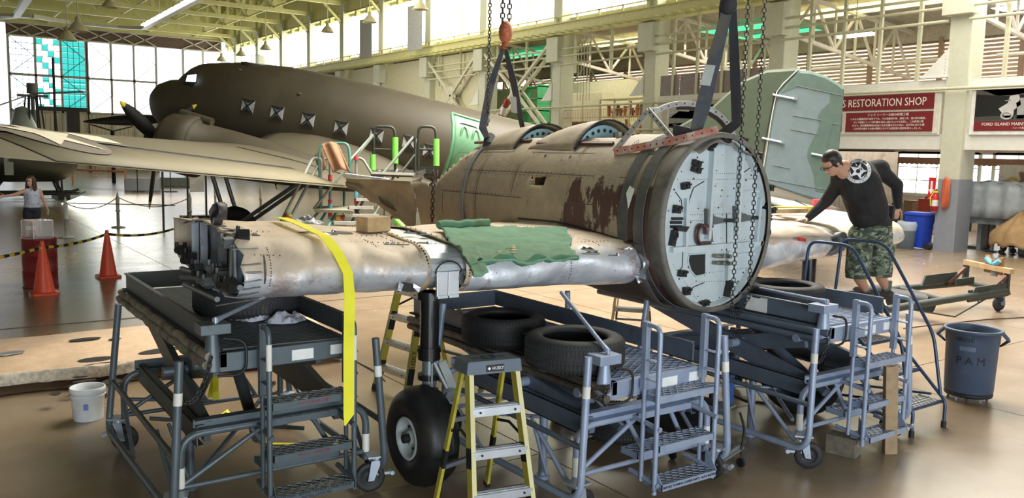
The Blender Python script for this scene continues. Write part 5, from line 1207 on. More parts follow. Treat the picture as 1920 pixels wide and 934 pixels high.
obj('elevator_gap', G().tube([B(17.5, .2, .51), B(17.5, 3.5, .47)], .02, 5), BLK, ts, True); obj('elevator_lock', G().box(B(17.7, 2.7, .6), (.3, .3, .18), .7), paint('tag_red', (.6, .03, .03), .5), ts, True)
obj('tail_wheel', G().lathe([(.05, -.07), (.2, -.08), (.25, 0), (.2, .08), (.05, .07)], B(16.9, 0, -.35), 20, PL).cyl(B(16.9, .0, -.35), B(16.5, 0, .1), .05, 8), RUBBER, tp_, True)
# ================================================================= LADDERS
YEL = paint('ladder_yellow', (.55, .47, .06), .45, var=.1, dirt=(.40, .33, .06), damt=.3, dsc=9)
YELP = paint('ladder_yellow_pale', (.68, .62, .32), .5, var=.06, dirt=(.5, .42, .15), damt=.25, dsc=9)
ALU = paint('tread_alu', (.55, .58, .62), .35, .7, dirt=(.35, .33, .3), damt=.3, dsc=9)
def stepladder(nm, label, A, Bq, C, D, H, n, top_m, rail, rail2, words=True, topw=.34):
    """A,B front feet; C,D rear feet (world x,y); H height of the cap"""
    A, Bq, C, D = [V((p[0], p[1], 0)) for p in (A, Bq, C, D)]; M_ = (A+Bq+C+D)/4
    t = thing(nm, label, 'ladder', (M_.x, M_.y, 0)); cf = (A+Bq)/2; cr_ = (C+D)/2; ct = cf.lerp(cr_, .42); u = (Bq-A).normalized(); f = (cf-cr_).normalized()
    hw = topw/2; TA, TB = ct-u*hw+f*.05+V((0, 0, H-.04)), ct+u*hw+f*.05+V((0, 0, H-.04)); TC, TD = ct-u*hw*.9-f*.06+V((0, 0, H-.04)), ct+u*hw*.9-f*.06+V((0, 0, H-.04))
    up = f
    for a, b, m in ((A, TA, rail), (Bq, TB, rail)):
        o = obj('front_rail', G().beam(a, b, .028, .075, f), m, t, True)
        obj('rail_edge', G().beam(a+f*.04, b+f*.04, .034, .006, f), rail2, o, True)
        obj('rail_tape', G().beam(a.lerp(b, .40), a.lerp(b, .52), .034, .078, f).beam(a.lerp(b, .1), a.lerp(b, .2), .034, .078, f), DARKM, o, True, kind='stuff')
        obj('rubber_foot', G().beam(a, a.lerp(b, .04), .04, .09, f), RUBBER, o, True)
    for a, b in ((C, TC), (D, TD)):
        o = obj('rear_rail', G().beam(a, b, .022, .045, f), rail, t, True); obj('rubber_foot', G().beam(a, a.lerp(b, .03), .03, .06, f), RUBBER, o, True)
        obj('rail_tape', G().beam(a.lerp(b, .30), a.lerp(b, .42), .025, .048, f), DARKM, o, True)
    for k in range(1, n+1):
        s = k/(n+1); a, b = A.lerp(TA, s), Bq.lerp(TB, s)
        st2 = obj('step', G().beam(a+f*.0, b+f*.0, .09, .012, (0, 0, 1)).beam(a+f*.045-V((0, 0, .022)), b+f*.045-V((0, 0, .022)), .006, .055, (0, 0, 1)).beam(a+f*.02+V((0, 0, .008)), b+f*.02+V((0, 0, .008)), .008, .006).beam(a-f*.015+V((0, 0, .008)), b-f*.015+V((0, 0, .008)), .008, .006), ALU, t, True)
        for q in (.15, .85): p = a.lerp(b, q)+f*.05-V((0, 0, .02)); obj('step_rivet', G().cyl(p, p+f*.006, .008, 8), DARKM, st2, True)
    for z in ((.3, .62) if n < 4 else (.2, .45, .7)):
        a, b = C.lerp(TC, z), D.lerp(TD, z); obj('rear_crossbar', G().beam(a, b, .03, .03), paint('crossbar_grey', (.16, .17, .19), .5, .3), t, True)
    for s, (a, b, c, d) in ((0, (A, TA, C, TC)), (1, (Bq, TB, D, TD))):
        obj('spreader', G().beam(a.lerp(b, .55), (a.lerp(b, .62)+c.lerp(d, .62))/2-V((0, 0, .03)), .008, .02).beam((a.lerp(b, .62)+c.lerp(d, .62))/2-V((0, 0, .03)), c.lerp(d, .55), .008, .02), DARKM, t, True)
    ang = atan2(u.y, u.x); cc = ct+V((0, 0, H-.03)); 
    cp_ = obj('top_cap', G().loft([[cc+u*x*sx+f*y*sx+V((0, 0, z)) for x, y in ((-hw-.03, -.1), (hw+.03, -.1), (hw+.03, .1), (-hw-.03, .1))] for z, sx in ((-.06, 1.04), (.02, 1.0), (.03, .97))], True, True, False), top_m, t, True, bevel=.006)
    obj('tool_recess', G().lathe([(.05, 0), (.055, .004), (.045, .006)], cc+V((0, 0, .029)), 18).box(cc+V((0, 0, .03))+u*.09, (.05, .02, .004), ang).box(cc+V((0, 0, .03))-u*.1, (.05, .02, .004), ang), DARKM, cp_, True)
    if words:
        R = axes(u, (0, 0, 1)); fc = cc+f*.108+V((0, 0, -.022)) if R.col[2].dot(f) > 0 else cc+f*.108+V((0, 0, -.022))
        if R.col[2].dot(f) < 0: R = axes(-u, (0, 0, 1))
        obj('badge_plate', G().box(fc-f*.001, (.13, .006, .045), ang), BLK, cp_, True)
        text('badge_letters', 'HUSKY', .032, paint('badge_white', (.85, .85, .85), .5), fc+f*.004+R.col[0]*.018, R, cp_, .001, sx=.85)
        obj('badge_mark', G().prism([fc+f*.003+R.col[0]*(-.046+x)+V((0, 0, z)) for x, z in ((-.014, 0), (0, .012), (.01, 0), (0, -.012))], f*.002), paint('badge_white', (.85, .85, .85), .5), cp_, True)
    return t
CAPM = paint('cap_bluegrey', (.10, .13, .17), .45, dirt=(.15, .14, .12), damt=.35, dsc=6)
fa, fb, fc_, fd = zp(810, 1010), zp(1008, 1000), zp(780, 975), zp(900, 900)
a1, a2 = (2.5, 4.55), (3.12, 4.62)
stepladder('stepladder', 'yellow fibreglass stepladder with dark cap and aluminium treads in front of the big wheel', (2.98, 4.59), (3.43, 4.5), (2.98, 5.12), (3.56, 5.3), 1.17, 3, CAPM, YEL, YELP)
l2 = stepladder('stepladder', 'taller yellow stepladder seen edge-on behind the undercarriage leg, wooden-coloured treads', (4.0, 8.15), (4.08, 7.6), (4.95, 8.2), (5.05, 7.65), 1.7, 5, CAPM, YEL, paint('rail_green', (.38, .42, .14), .5), False)
R = axes(V((.13, .05, .5)), V((1, 0, 0))); R = axes((.10, 0, 1), (-.9, .45, .1))
for z in (.42, .85): text('rail_letters', 'HUSKY', .075, BLK, V((4.08+.1*z/1.7*2.2, 7.55, z)), axes((.12, .0, 1), (-1, .0, .12)), l2, .001)
stepladder('stepladder', 'small pale ladder partly hidden below the round bulkhead', (7.35, 8.15), (7.7, 7.75), (7.85, 8.6), (8.2, 8.2), 1.25, 3, STEEL, STEEL, paint('ladder_wood', (.5, .38, .2), .6), False)
def vz(px, py, b): d = ray(px, py); t = (b[0]*d.x+b[1]*d.y)/(d.x**2+d.y**2); return (CO+d*t).z
def hp_(px, py, b): z = vz(px, py, b); return V((b[0], b[1], z))
# ================================================================= ROLLING STEP LADDER THE MAN STANDS ON
BL = paint('rolling_blue', (.045, .075, .15), .4, .3, dirt=(.12, .14, .18), damt=.25)
rl = thing('rolling_step_ladder', 'dark blue rolling step ladder with perforated treads, right of the stand the man is on', 'ladder', (8.2, 4.8, 0))
SX0, SX1 = 7.62, 8.2
for x in (SX0, SX1):
    obj('stringer', G().tube(bend([(x, 4.15, .0), (x, 4.15, .26), (x, 5.0, 1.06), (x, 5.45, 1.06)], .06), .017, 8), BL, rl, True)
    obj('rear_leg', G().tube([(x, 5.45, 1.06), (x+.0, 5.75, .05)], .017, 8).tube([(x, 4.3, .3), (x, 5.7, .12)], .014, 8), BL, rl, True)
    obj('hand_rail', G().tube(bend([(x, 4.2, .3), (x+.0, 4.32, .9), (x, 4.9, 1.75), (x, 5.4, 1.75), (x, 5.45, 1.06)], .12), .017, 8), BL, rl, True)
    obj('rubber_foot', G().cyl((x, 4.15, 0), (x, 4.15, .06), .026, 10), RUBBER, rl, True)
    obj('caster_wheel', G().cyl((x-.012, 5.75, .04), (x+.012, 5.75, .04), .04, 14), RUBBER, rl, True)
for k, (y, z) in enumerate(((4.17, .27), (4.43, .53), (4.7, .79), (4.97, 1.05))):
    dpt = .24 if k < 3 else .5
    s_ = obj('step', G().bb((SX0, y, z-.03), (SX1, y+.012, z)).bb((SX0, y+dpt-.012, z-.03), (SX1, y+dpt, z)).bb((SX0, y, z-.01), (SX1, y+dpt, z-.005)), BL, rl, True)
    g = G()
    for a in range(9):
        for b in range(4 if k < 3 else 8): g.box((SX0+.06+a*.06, y+.035+b*.057, z-.003), (.034, .032, .006))
    obj('tread_perforation', g, paint('tread_worn', (.26, .25, .22), .5, .4), s_, True, kind='stuff')
# ================================================================= CONES, TAPE, DRUM, COLLECTION BOX
ORG = paint('cone_orange', (.86, .10, .04), .4, var=.05)
def cone(label, x, y, k=1.):
    t = thing('traffic_cone', label, 'cone', (x, y, 0), 0, 'orange traffic cones'); 
    obj('cone_body', G().lathe([(.155*k, .03), (.15*k, .06), (.03*k, .90), (.028*k, .915), (.0, .915)], (x, y, 0), 24), ORG, t, True)
    g = G().loft([[V((x+a*r, y+b*r, z)) for a, b in ((-1, -.8), (-.8, -1), (.8, -1), (1, -.8), (1, .8), (.8, 1), (-.8, 1), (-1, .8))] for z, r in ((0, .2*k), (.035, .2*k), (.045, .15*k))], True, True, False)
    obj('cone_base', g, ORG, t, True); return t
c1, c2 = zp(83, 551), zp(203, 519); c3 = zp(368, 404, .915); c3.z = 0
cone('bright orange cone standing in front of the maroon drum, nearest on the left', c1.x, c1.y, 1.1); cone('bright orange cone right of the drum in the middle of the tape', c2.x, c2.y, 1.05); cone('orange cone whose tip shows behind the open wing end', c3.x, c3.y)
YT, BT = paint('tape_yellow', (.75, .55, .05), .5), BLK
tt = thing('barrier_tape', 'yellow and black striped barrier tape running from cone to cone', 'tape', (c1.x, c1.y, .8))
tp2 = [zp(-60, 492, .82), c1+V((0, -.0, .8)), c2+V((0, 0, .84)), c3+V((0, 0, .82))]; q = []
for a, b, s in zip(tp2, tp2[1:], (.02, .05, .16)):
    for k in range(14): t = k/14; q.append(a.lerp(b, t)-V((0, 0, s*4*t*(1-t))))
for k in range(len(q)-1): obj('tape_band', G().tube([q[k], q[k+1]], .026, 8), YT if k % 2 else BT, tt, True, label='yellow band' if k % 2 else 'black band')
dx, dy = 1.80, 17.2; RD = paint('drum_maroon', (.22, .022, .025), .35, var=.12, dirt=(.12, .02, .02), damt=.3)
dm = thing('oil_drum', 'maroon steel oil drum carrying the clear collection box, left edge', 'drum', (dx, dy, 0))
pr = [(0, .0), (.29, 0), (.295, .02), (.285, .03), (.285, .29), (.297, .30), (.285, .31), (.285, .57), (.297, .58), (.285, .59), (.285, .85), (.297, .87), (.29, .885), (.27, .885), (.265, .87), (0, .87)]
obj('drum_shell', G().lathe(pr, (dx, dy, 0), 40), RD, dm, True)
bx_ = thing('collection_box', 'clear acrylic donation box with notes inside on top of the maroon drum', 'box', (dx-.02, dy, .885)); az = radians(25)
CLR = glassy('acrylic', (.75, .74, .8), .22)
for k in range(4):
    a = az+k*pi/2; d = V((cos(a), sin(a), 0)); p = V((dx-.02, dy, 1.04))+d*.18; obj('acrylic_side', G().box(p, (.006, .36, .31), a), CLR, bx_, True)
    e = V((cos(a+pi/4), sin(a+pi/4), 0))*.2546; obj('glued_edge', G().bb(V((dx-.02, dy, .89))+e-V((.005, .005, 0)), V((dx-.02, dy, 1.195))+e+V((.005, .005, 0))), paint('edge_white', (.8, .8, .82), .3), bx_, True)
obj('acrylic_lid', G().box((dx-.02, dy, 1.2), (.37, .37, .01), az), glassy('acrylic_lid', (.85, .85, .88), .55), bx_, True)
random.seed(5); g = G()
for k in range(16): g.box((dx-.02+random.uniform(-.12, .12), dy+random.uniform(-.12, .12), .91+k*.002), (.12, .05, .002), random.uniform(0, 3), random.uniform(-.4, .4))
obj('banknotes', g, paint('notes', (.5, .55, .48), .7), bx_, True, kind='stuff')
obj('box_notice', G().box((dx-.02-.2*cos(az)*0-.12, dy-.175, 1.08), (.16, .003, .07), az-.9), STICK, bx_, True)
# ================================================================= BOLLARDS AND ROPES
PW = paint('bollard_white', (.62, .64, .62), .5)
def bollard(label, p, h=1.05):
    t = thing('bollard', label, 'post', (p.x, p.y, 0), 0, 'white rope bollards')
    obj('post', G().lathe([(.05, .03), (.045, .5), (.07, .5), (.07, .54), (.05, .56), (.055, .86), (.06, .88), (.055, .92), (.035, 1.0), (.008, 1.12*h/1.05)], p, 14), PW, t, True)
    obj('post_base', G().lathe([(0, 0), (.2, 0), (.2, .03), (.05, .06)], p, 20), PW, t, True); return p
bs = [bollard('white bollard just right of the collection box', zp(125, 446)), bollard('white bollard centred between the cones', zp(222, 427)), bollard('white bollard beside the farthest cone', zp(357, 427)), bollard('pale bollard far under the wing by the white notice', zp(404, 392)), bollard('distant pale bollard right of the aircraft wheel', zp(489, 398))]
ROPE = paint('rope_dark', (.13, .11, .09), .8)
for i, (a, b, s, lb) in enumerate(((bs[0], bs[1], .25, 'sagging rope between the first two bollards'), (bs[1], bs[2], .3, 'sagging rope running from the middle bollard to the farthest cone'), (bs[0], zp(330, 482), .0, 'thin cord slanting down to the wing end'), (bs[1], zp(-30, 372), .2, 'rope running left towards the woman'))):
    g = G(); z0, z1 = .95, (.95 if i != 2 else 1.2); g.tube([a.lerp(b, k/14)+V((0, 0, z0+(z1-z0)*k/14-s*4*(k/14)*(1-k/14))) for k in range(15)], .014, 6)
    if i < 3: ob0('rope', g, ROPE, lb, 'rope', 'barrier ropes')
# ================================================================= BUCKET, WOOD, BIN
bp0 = zp(166, 785); t = thing('bucket', 'white plastic bucket on the floor left of the dark stand', 'bucket', bp0)
obj('bucket_shell', G().lathe([(0, 0), (.125, 0), (.13, .01), (.148, .27), (.156, .275), (.156, .31), (.150, .315), (.143, .31), (.122, .02), (0, .015)], bp0, 28), paint('bucket_white', (.72, .76, .78), .45, dirt=(.5, .55, .6), damt=.3), t, True)
obj('bucket_rib', G().lathe([(.15, .235), (.158, .24), (.15, .248)], bp0, 28), paint('bucket_white', (.7, .7, .7), .4), t, True)
obj('bucket_handle', G().tube([bp0+V((.16*cos(a), -.03+.16*sin(a)*.1, .27-.1*sin(a))) for a in [pi*k/10 for k in range(11)]], .004, 5), STEEL, t, True)
obj('bucket_label', G().loft([[bp0+V((.142*cos(a), .142*sin(a), z)) for a in (-2.0, -1.85, -1.7)] for z in (.12, .18)], False, False), paint('label_blue', (.15, .2, .5), .5), t, True)
WOODG = paint('wood_grey', (.17, .145, .11), .8, var=.3, sc=14, dirt=(.28, .24, .19), damt=.35, dsc=9); WOODY = paint('wood_fresh', (.48, .33, .17), .7, var=.18, sc=12, dirt=(.36, .22, .1), damt=.3)
a = zp(1546, 848); b = zp(1602, 862)
bd_ = (b-a).normalized(); bw_ = V((-bd_.y, bd_.x, 0)); bw_ = bw_ if bw_.x > 0 else -bw_
ob0('timber_block', G().prism([a, b, b+V((0, 0, .17)), a+V((0, 0, .17))], bw_*.17), WOODG, 'thick weathered timber block on the floor by the right stand', 'timber', bevel=.006)
wp_ = zp(1668, 850); ob0('timber_prop', G().beam((wp_.x, wp_.y, 0), (wp_.x-.05, wp_.y+.02, .8), .11, .07, (.6, .8, 0)), paint('wood_brown', (.36, .25, .14), .7, var=.18, sc=12), 'pale timber prop leaning upright between stand and blue ladder', 'timber', bevel=.004)
tc = zp(1814, 748); BN = paint('bin_blue', (.05, .078, .135), .5, var=.12, dirt=(.09, .12, .19), damt=.35, dsc=4)
t = thing('waste_bin', 'large grey-blue round bin on a wheeled dolly, marked in pen, right foreground', 'bin', (tc.x, tc.y, 0))
t_o = V((tc.x, tc.y, .1)); obj('bin_shell', G().lathe([(0, 0), (.235, 0), (.245, .02), (.262, .55), (.268, .56), (.272, .66), (.295, .665), (.30, .69), (.292, .70), (.272, .70), (.262, .68), (.232, .03), (0, .02)], t_o, 48), BN, t, True)
vd = V((-tc.x, -tc.y, 0)).normalized(); sd = V((0, 0, 1)).cross(vd)
for s in (-1, 1):
    hc_ = t_o+sd*s*.30+V((0, 0, .60)); obj('bin_handle', G().tube([hc_+V((0, 0, .07))-sd*s*.02+vd*.06, hc_+sd*s*.045+vd*.05, hc_+sd*s*.045-vd*.05, hc_+V((0, 0, .07))-sd*s*.02-vd*.06], .015, 6).tube([hc_+sd*s*.045+vd*.05, hc_-V((0, 0, .07))-sd*s*.03, hc_+sd*s*.045-vd*.05], .012, 6), BN, t, True)
obj('dolly', G().lathe([(0, .06), (.24, .06), (.245, .085), (.24, .1), (0, .1)], (tc.x, tc.y, 0), 30), BLK, t, True)
for k in range(5):
    a = 2*pi*k/5+.5; p = V((tc.x+.2*cos(a), tc.y+.2*sin(a), .033)); obj('dolly_caster', G().cyl(p-sd*.012, p+sd*.012, .033, 14).cyl(p, p+V((0, 0, .05)), .015, 8), paint('caster_grey', (.25, .25, .25), .5), t, True)
def wrap_text(nm, s, size, z, a0, m, r=.262, stroke=None):
    R = axes((1, 0, 0), (0, 0, 1)); o = text(nm, s, size, m, V((0, 0, 0)), Matrix.Identity(3), None, .0008); me = o.data
    va = atan2(vd.y, vd.x)+a0
    for v in me.vertices: x, y = v.co.x, v.co.y; zz = z+y; rr = (.245+.017*(zz-.02)/.53+.004 if zz < .54 else .277)+v.co.z; th = va+x/.262; v.co = V((tc.x+rr*cos(th), tc.y+rr*sin(th), .1+zz))-V((tc.x, tc.y, 0))
    o.parent = t
wrap_text('bin_letters', 'BRUTE', .06, .60, -.25, BLK); wrap_text('pen_letters', 'P A M', .12, .37, .0, paint('pen_black', (.015, .015, .02), .7))
obj('tape_remnant', G().loft([[t_o+V((cos(atan2(vd.y, vd.x)+a), sin(atan2(vd.y, vd.x)+a), 0))*.263+V((0, 0, z)) for a in (-.45, -.2, 0, .15)] for z in (.48, .53)], False, False), paint('tape_trace', (.11, .15, .21), .5), t, True)
# ================================================================= BLACK ROLLER SEAT UNDER THE MIDDLE STAND
bcx, bcy = 5.42, 4.72; t = thing('roller_cart', 'low black wheeled cart with a grey tray right of the middle stand', 'cart', (bcx, bcy, 0))
obj('lower_tray', G().box((bcx, bcy, .14), (.4, .5, .02), .3).box((bcx, bcy-.24, .16), (.4, .02, .05), .3), paint('tray_grey', (.15, .16, .16), .6), t, True)
obj('back_panel', G().box((bcx-.18, bcy+.2, .42), (.03, .7, .36), .3, 0, .3), BLK, t, True); obj('upper_tray', G().box((bcx+.08, bcy+.05, .47), (.36, .3, .02), .3), paint('tray_grey', (.15, .16, .16), .6), t, True)
for s in (-1, 1): obj('cart_leg', G().tube(bend([(bcx+.2, bcy+s*.2, .14), (bcx+.24, bcy+s*.2, .3), (bcx+.16, bcy+s*.2, .47)], .1), .011, 8), BLK, t, True)
for sx2 in (-1, 1):
    for s in (-1, 1): p = V((bcx+sx2*.18, bcy+s*.22, .04)); obj('cart_caster', G().cyl(p-V((.012, 0, 0)), p+V((.012, 0, 0)), .04, 14).cyl(p, p+V((0, 0, .09)), .01, 6), DARKM, t, True)
t = thing('spray_can', 'black spray can with a red and white band on the cart', 'can', (bcx+.1, bcy+.05, .48)); obj('can_body', G().lathe([(0, 0), (.033, 0), (.033, .1), (.025, .12), (.012, .13), (0, .14)], (bcx+.1, bcy+.05, .48), 16), BLK, t, True); obj('can_band', G().lathe([(.034, .03), (.034, .07)], (bcx+.1, bcy+.05, .48), 16), paint('can_red', (.6, .08, .06), .5), t, True)
# ================================================================= WING PANEL LYING ON THE FLOOR
wpn = skin_mat('panel_skin', (.62, .45, .30), (.6, .6, .6), (.42, .17, .09), .30)
t = thing('wing_panel', 'long peach and cream corroded wing panel with black slots lying on the floor', 'panel', (1.5, 11.2, 0))
g = G()
def wpf(u, v):
    x = -2.2+6.6*u; y0_, y1_ = 9.95+.03*sin(u*30)-.25*u, 12.35-.05*u+.25*u; y = y0_+(y1_-y0_)*v; z = .03+.22*sin(pi*min(1, v*.92+.08))**.7+.012*noise.noise(V((x*2, y*2, 0))); return V((x+.05*noise.noise(V((v*6, 1, 2)))*(u > .98), y, z))
g.grid(wpf, 90, 20); g.grid(lambda u, v: V((-2.2+6.6*u, 9.97+.03*sin(u*30)-.25*u+2.3*v, .012)), 30, 2); obj('panel_skin', g, wpn, t, True)
obj('panel_edge', G().grid(lambda u, v: wpf(u, .0)+V((0, -.02-.02*noise.noise(V((u*90, v*5, 0))), .13*(1-v)-.01+.012*noise.noise(V((u*70, v*3, 9))))), 160, 4), paint('edge_filler', (.62, .55, .44), .8, var=.35, sc=20, dirt=(.2, .15, .1), damt=.3, dsc=20), t, True, solid=.01)
for px, py, lx, ly, m in ((12, 701, .12, .035, BLK), (70, 692, .17, .035, BLK), (20, 668, .12, .03, SILV), (160, 643, .15, .03, BLK), (215, 642, .06, .02, BLK), (150, 690, .07, .03, BLK), (158, 699, .1, .02, BLK), (140, 707, .06, .02, BLK), (180, 670, .16, .03, BLK), (190, 678, .2, .06, BLK), (130, 688, .1, .012, BLK), (103, 722, .04, .03, BLK), (210, 700, .08, .05, BLK), (300, 655, .2, .03, BLK), (405, 640, .1, .03, BLK)):
    p = zp(px, py, .22); u = (p.x+2.2)/6.6; 
    P = []
    for k in range(12): a = 2*pi*k/12; rr = 1+.35*noise.noise(V((px*.1+k, py, 0))); x, y = p.x+lx*1.2*cos(a)*rr, p.y+ly*2.2*sin(a)*rr+.05*lx*cos(a); z = wpf((x+2.2)/6.6, max(0, min(1, (y-9.9)/2.35))).z; P.append(V((x, y, z+.012)))
    obj('slot', G().prism(P, (0, 0, .004)), m, t, True)
t = thing('corroded_spar', 'rough rust-brown corroded tube lying behind the left stand', 'metal scrap', (3.6, 9.9, 0))
obj('spar_tube', G().tube([zp(430, 672, .15)+V((k*.12, -.012*k+.02*sin(k*3), .02*sin(k*5))) for k in range(12)], [.12+.02*sin(k*2.3) for k in range(12)], 14), paint('rust_rough', (.22, .12, .07), .95, var=.5, sc=14, dirt=(.1, .06, .05), damt=.5, dsc=10, bump=1), t, True)
# rags, strap ends and small litter near the stands
RAG = paint('rag_white', (.60, .60, .68), .85, var=.15, dirt=(.16, .16, .2), damt=.42, dsc=14)
def rag(label, c, sx_, sy_, h, m=RAG, seed=0, nm='rag'):
    c = V(c); g = G()
    def fn(u, v):
        a = 2*pi*u; r = v*(1+.35*noise.noise(V((cos(a)*1.5, sin(a)*1.5, seed)))); x, y = sx_*r*cos(a), sy_*r*sin(a)
        z = h*(1-v)**.6*(.6+.7*noise.noise(V((x*14, y*14, seed+3))))+.012+.012*noise.noise(V((x*40, y*40, seed))); return c+V((x, y, max(.003, z)))
    g.grid(fn, 36, 14); g.add([fn(k/36, 1)-V((0, 0, .0)) for k in range(36)]+[c], [(k, (k+1) % 36, 36) for k in range(36)]); return ob0(nm, g, m, label, 'rag')
rag('crumpled white stained rag by the pump on the left stand', zp(437, 597, 1.22), .11, .1, .26, seed=2); rag('long twisted white rag lying in front of the big tyre', zp(487, 600, 1.22), .17, .1, .24, seed=7); rag('flattened white rag end beside the twisted one', zp(535, 605, 1.22), .16, .1, .14, seed=12)
ob0('timber_block', G().box(zp(500, 600, 1.225)+V((0, .1, 0)), (.36, .1, .05), .1), paint('wood_dark', (.10, .07, .06), .8), 'flat dark board under the white rags', 'timber')
rag('blue-white rag scrap by the far side board of the left stand', zp(278, 533, 1.22), .09, .07, .05, seed=21)
rag('dark red cloth heap on the right stand beside the shoe', zp(1560, 569, 1.18), .2, .1, .1, paint('rag_red', (.30, .05, .045), .85, dirt=(.08, .03, .03), damt=.45, dsc=14), 31, 'cloth_heap')
for (nm, lb, pts, w_, nr) in (('strap_end', 'loose olive-yellow strap hanging inside the left stand', [zp(406, 690, .75), zp(398, 728, .55), zp(394, 745, .45)], .05, (0, -1, 0)), ('strap_end', 'yellow strap with a metal hook hanging inside the left stand', [zp(404, 690, .8), zp(404, 735, .55), zp(405, 750, .48)], .05, (0, -1, 0)), ('strap_end', 'crumpled yellow strap lying on the floor under the left stand', [zp(408, 786, .01), zp(425, 770, .06), zp(436, 782, .03), zp(446, 778, .01)], .07, (0, 0, 1)), ('strap_end', 'thin yellow strap on the floor behind the steps', [zp(480, 826, .01), zp(505, 832, .01), zp(560, 832, .01)], .03, (0, 0, 1))):
    ob0(nm, web(G(), pts, w_, .006, nr), YST, lb, 'strap')
ob0('blue_strap', web(G(), [zp(1374, 690, .55)]+[zp(1374, 690, .55)-V((0, 0, .1*k)) for k in range(1, 5)], [.012, .03, .05, .05, .04], .004, (-.5, -.8, 0)), paint('strap_blue', (.03, .12, .45), .6), 'thin blue strap dangling from the beam of the right stand', 'strap')
# green cloth over the inner wing
def clo(u, v):
    A, Bc, C, D = (822, 424), (1060, 424), (1083, 483), (880, 493); px = (A[0]*(1-u)+Bc[0]*u)*(1-v)+(D[0]*(1-u)+C[0]*u)*v; py = (A[1]*(1-u)+Bc[1]*u)*(1-v)+(D[1]*(1-u)+C[1]*u)*v
    px += 12*noise.noise(V((u*3, v*4, 1)))*(v > .05); p = zp(px, py, 1.9)
    for _ in range(2): p = zp(px, py, wing_top(p.x, max(5.62, min(7.5, p.y)))+.05)
    z = wing_top(p.x, max(5.62, min(7.5, p.y)))+.04+.03*noise.noise(V((p.x*5, p.y*5, 0)))+.012*noise.noise(V((p.x*16, p.y*16, 4)))
    if v > .85 and .55 > u: z += .0
    return V((p.x, p.y, z))
CLO = paint('cloth_green', (.13, .27, .17), .9, var=.2, sc=3, dirt=(.14, .17, .08), damt=.35, dsc=3)
t = thing('green_cloth', 'worn green cloth draped over the inner part of the near wing', 'cloth', clo(.5, .5)-V((0, 0, .03)))
obj('cloth_sheet', G().grid(clo, 44, 26), CLO, t, True, solid=.014)
obj('folded_corner', G().grid(lambda u, v: (lambda q: q+V((0, 0, .02)))(clo(.0+.16*u, .66+.44*v))+V((-.02*v, -.05*v, -.05*v*v)), 10, 10), CLO, t, True, solid=.014)
obj('folded_hem', G().tube([clo(k/24, .97)+V((0, -.01, .008+.012*sin(k))) for k in range(3, 25)], .018, 8), paint('cloth_green_dark', (.06, .16, .09), .9, var=.2), t, True)
obj('folded_hem', G().tube([clo(k/14*.4, .03)+V((0, .02, .03)) for k in range(0, 15)], .035, 8), CLO, t, True)
g = G()
random.seed(9)
for k in range(12): q = clo(.42+random.uniform(-.08, .12), .72+random.uniform(-.08, .1)); g.sphere(q+V((0, 0, .012)), random.uniform(.008, .022), 7, 5, (1.3, .8, .3))
obj('paint_flakes', g, paint('flake_cream', (.62, .52, .3), .7), t, True, kind='stuff')
wb_ = zp(700, 441, 1.9); wz = wing_top(wb_.x, wb_.y); t = ob0('timber_block', G().box((wb_.x, wb_.y, wz+.065), (.24, .15, .12), .25), WOODY, 'pale sawn timber block resting on the near wing', 'timber', bevel=.004)
sh = zp(628, 430, 1.95); sh.y = min(sh.y, 7.3); rag('crumpled grey sheet metal scrap heaped on the outer wing', (sh.x, 7.0, wing_top(sh.x, 7.0)), .16, .12, .09, paint('scrap_grey', (.28, .29, .29), .5, .5, dirt=(.1, .1, .1), damt=.4, dsc=12), 41, 'sheet_metal_scrap')
# things lying on the far wing beside the man
g = G().box((8.0, 6.15, 2.0), (.95, .14, .05), -.1); ob0('wooden_plank', g, WOODY, 'short pale plank lying on the far wing beside the hand', 'plank', bevel=.003)
ob0('wooden_plank', G().box((7.7, 6.5, 1.99), (.8, .16, .04), .05), paint('plank_dark', (.30, .2, .1), .7), 'darker plank behind the pale one on the far wing', 'plank')
ob0('spirit_level', G().box((8.55, 6.45, 1.99), (.9, .05, .06), -.28), paint('level_yellow', (.8, .66, .04), .4), 'yellow spirit level lying on the far wing', 'tool')
for k in range(3): ob0('cable', G().tube([V((7.2+.12*j, 6.3+.12*k+.05*sin(j+k*2), 1.98+.012*k)) for j in range(9)], .009, 6), paint('cable_orange', (.75, .16, .06), .5), ('orange cable nearest the edge of the far wing', 'orange cable in the middle of the three on the far wing', 'orange cable farthest back on the far wing')[k], 'cable')
# ================================================================= PEOPLE
from mathutils.bvhtree import BVHTree
def capsule(g, a, b, ra, rb, n=16, flat=1., up=(0, 0, 1)):
    a, b = V(a), V(b); d = b-a; L = d.length; d = d/L if L > 1e-6 else V((0, 0, 1)); u = V(up)
    x = d.cross(u); x = x.normalized() if x.length > .1 else d.orthogonal().normalized(); y = d.cross(x)
    R = []
    for k in range(1, 5): t = pi/2*k/5; R.append((a-d*ra*cos(t), ra*sin(t)))
    R += [(a, ra), (b, rb)]
    for k in range(1, 5)[::-1] if False else (4, 3, 2, 1): t = pi/2*k/5; R.append((b+d*rb*cos(t), rb*sin(t)))
    g.loft([[c+(x*cos(2*pi*i/n)+y*sin(2*pi*i/n)*flat)*r for i in range(n)] for c, r in R], True, True)
def ball(g, c, r, sc=(1, 1, 1), M=None):
    o = len(g.v); g.sphere((0, 0, 0), r, 16, 12, sc); M = M or Matrix.Identity(3)
    for i in range(o, len(g.v)): g.v[i] = V(c)+M @ g.v[i]
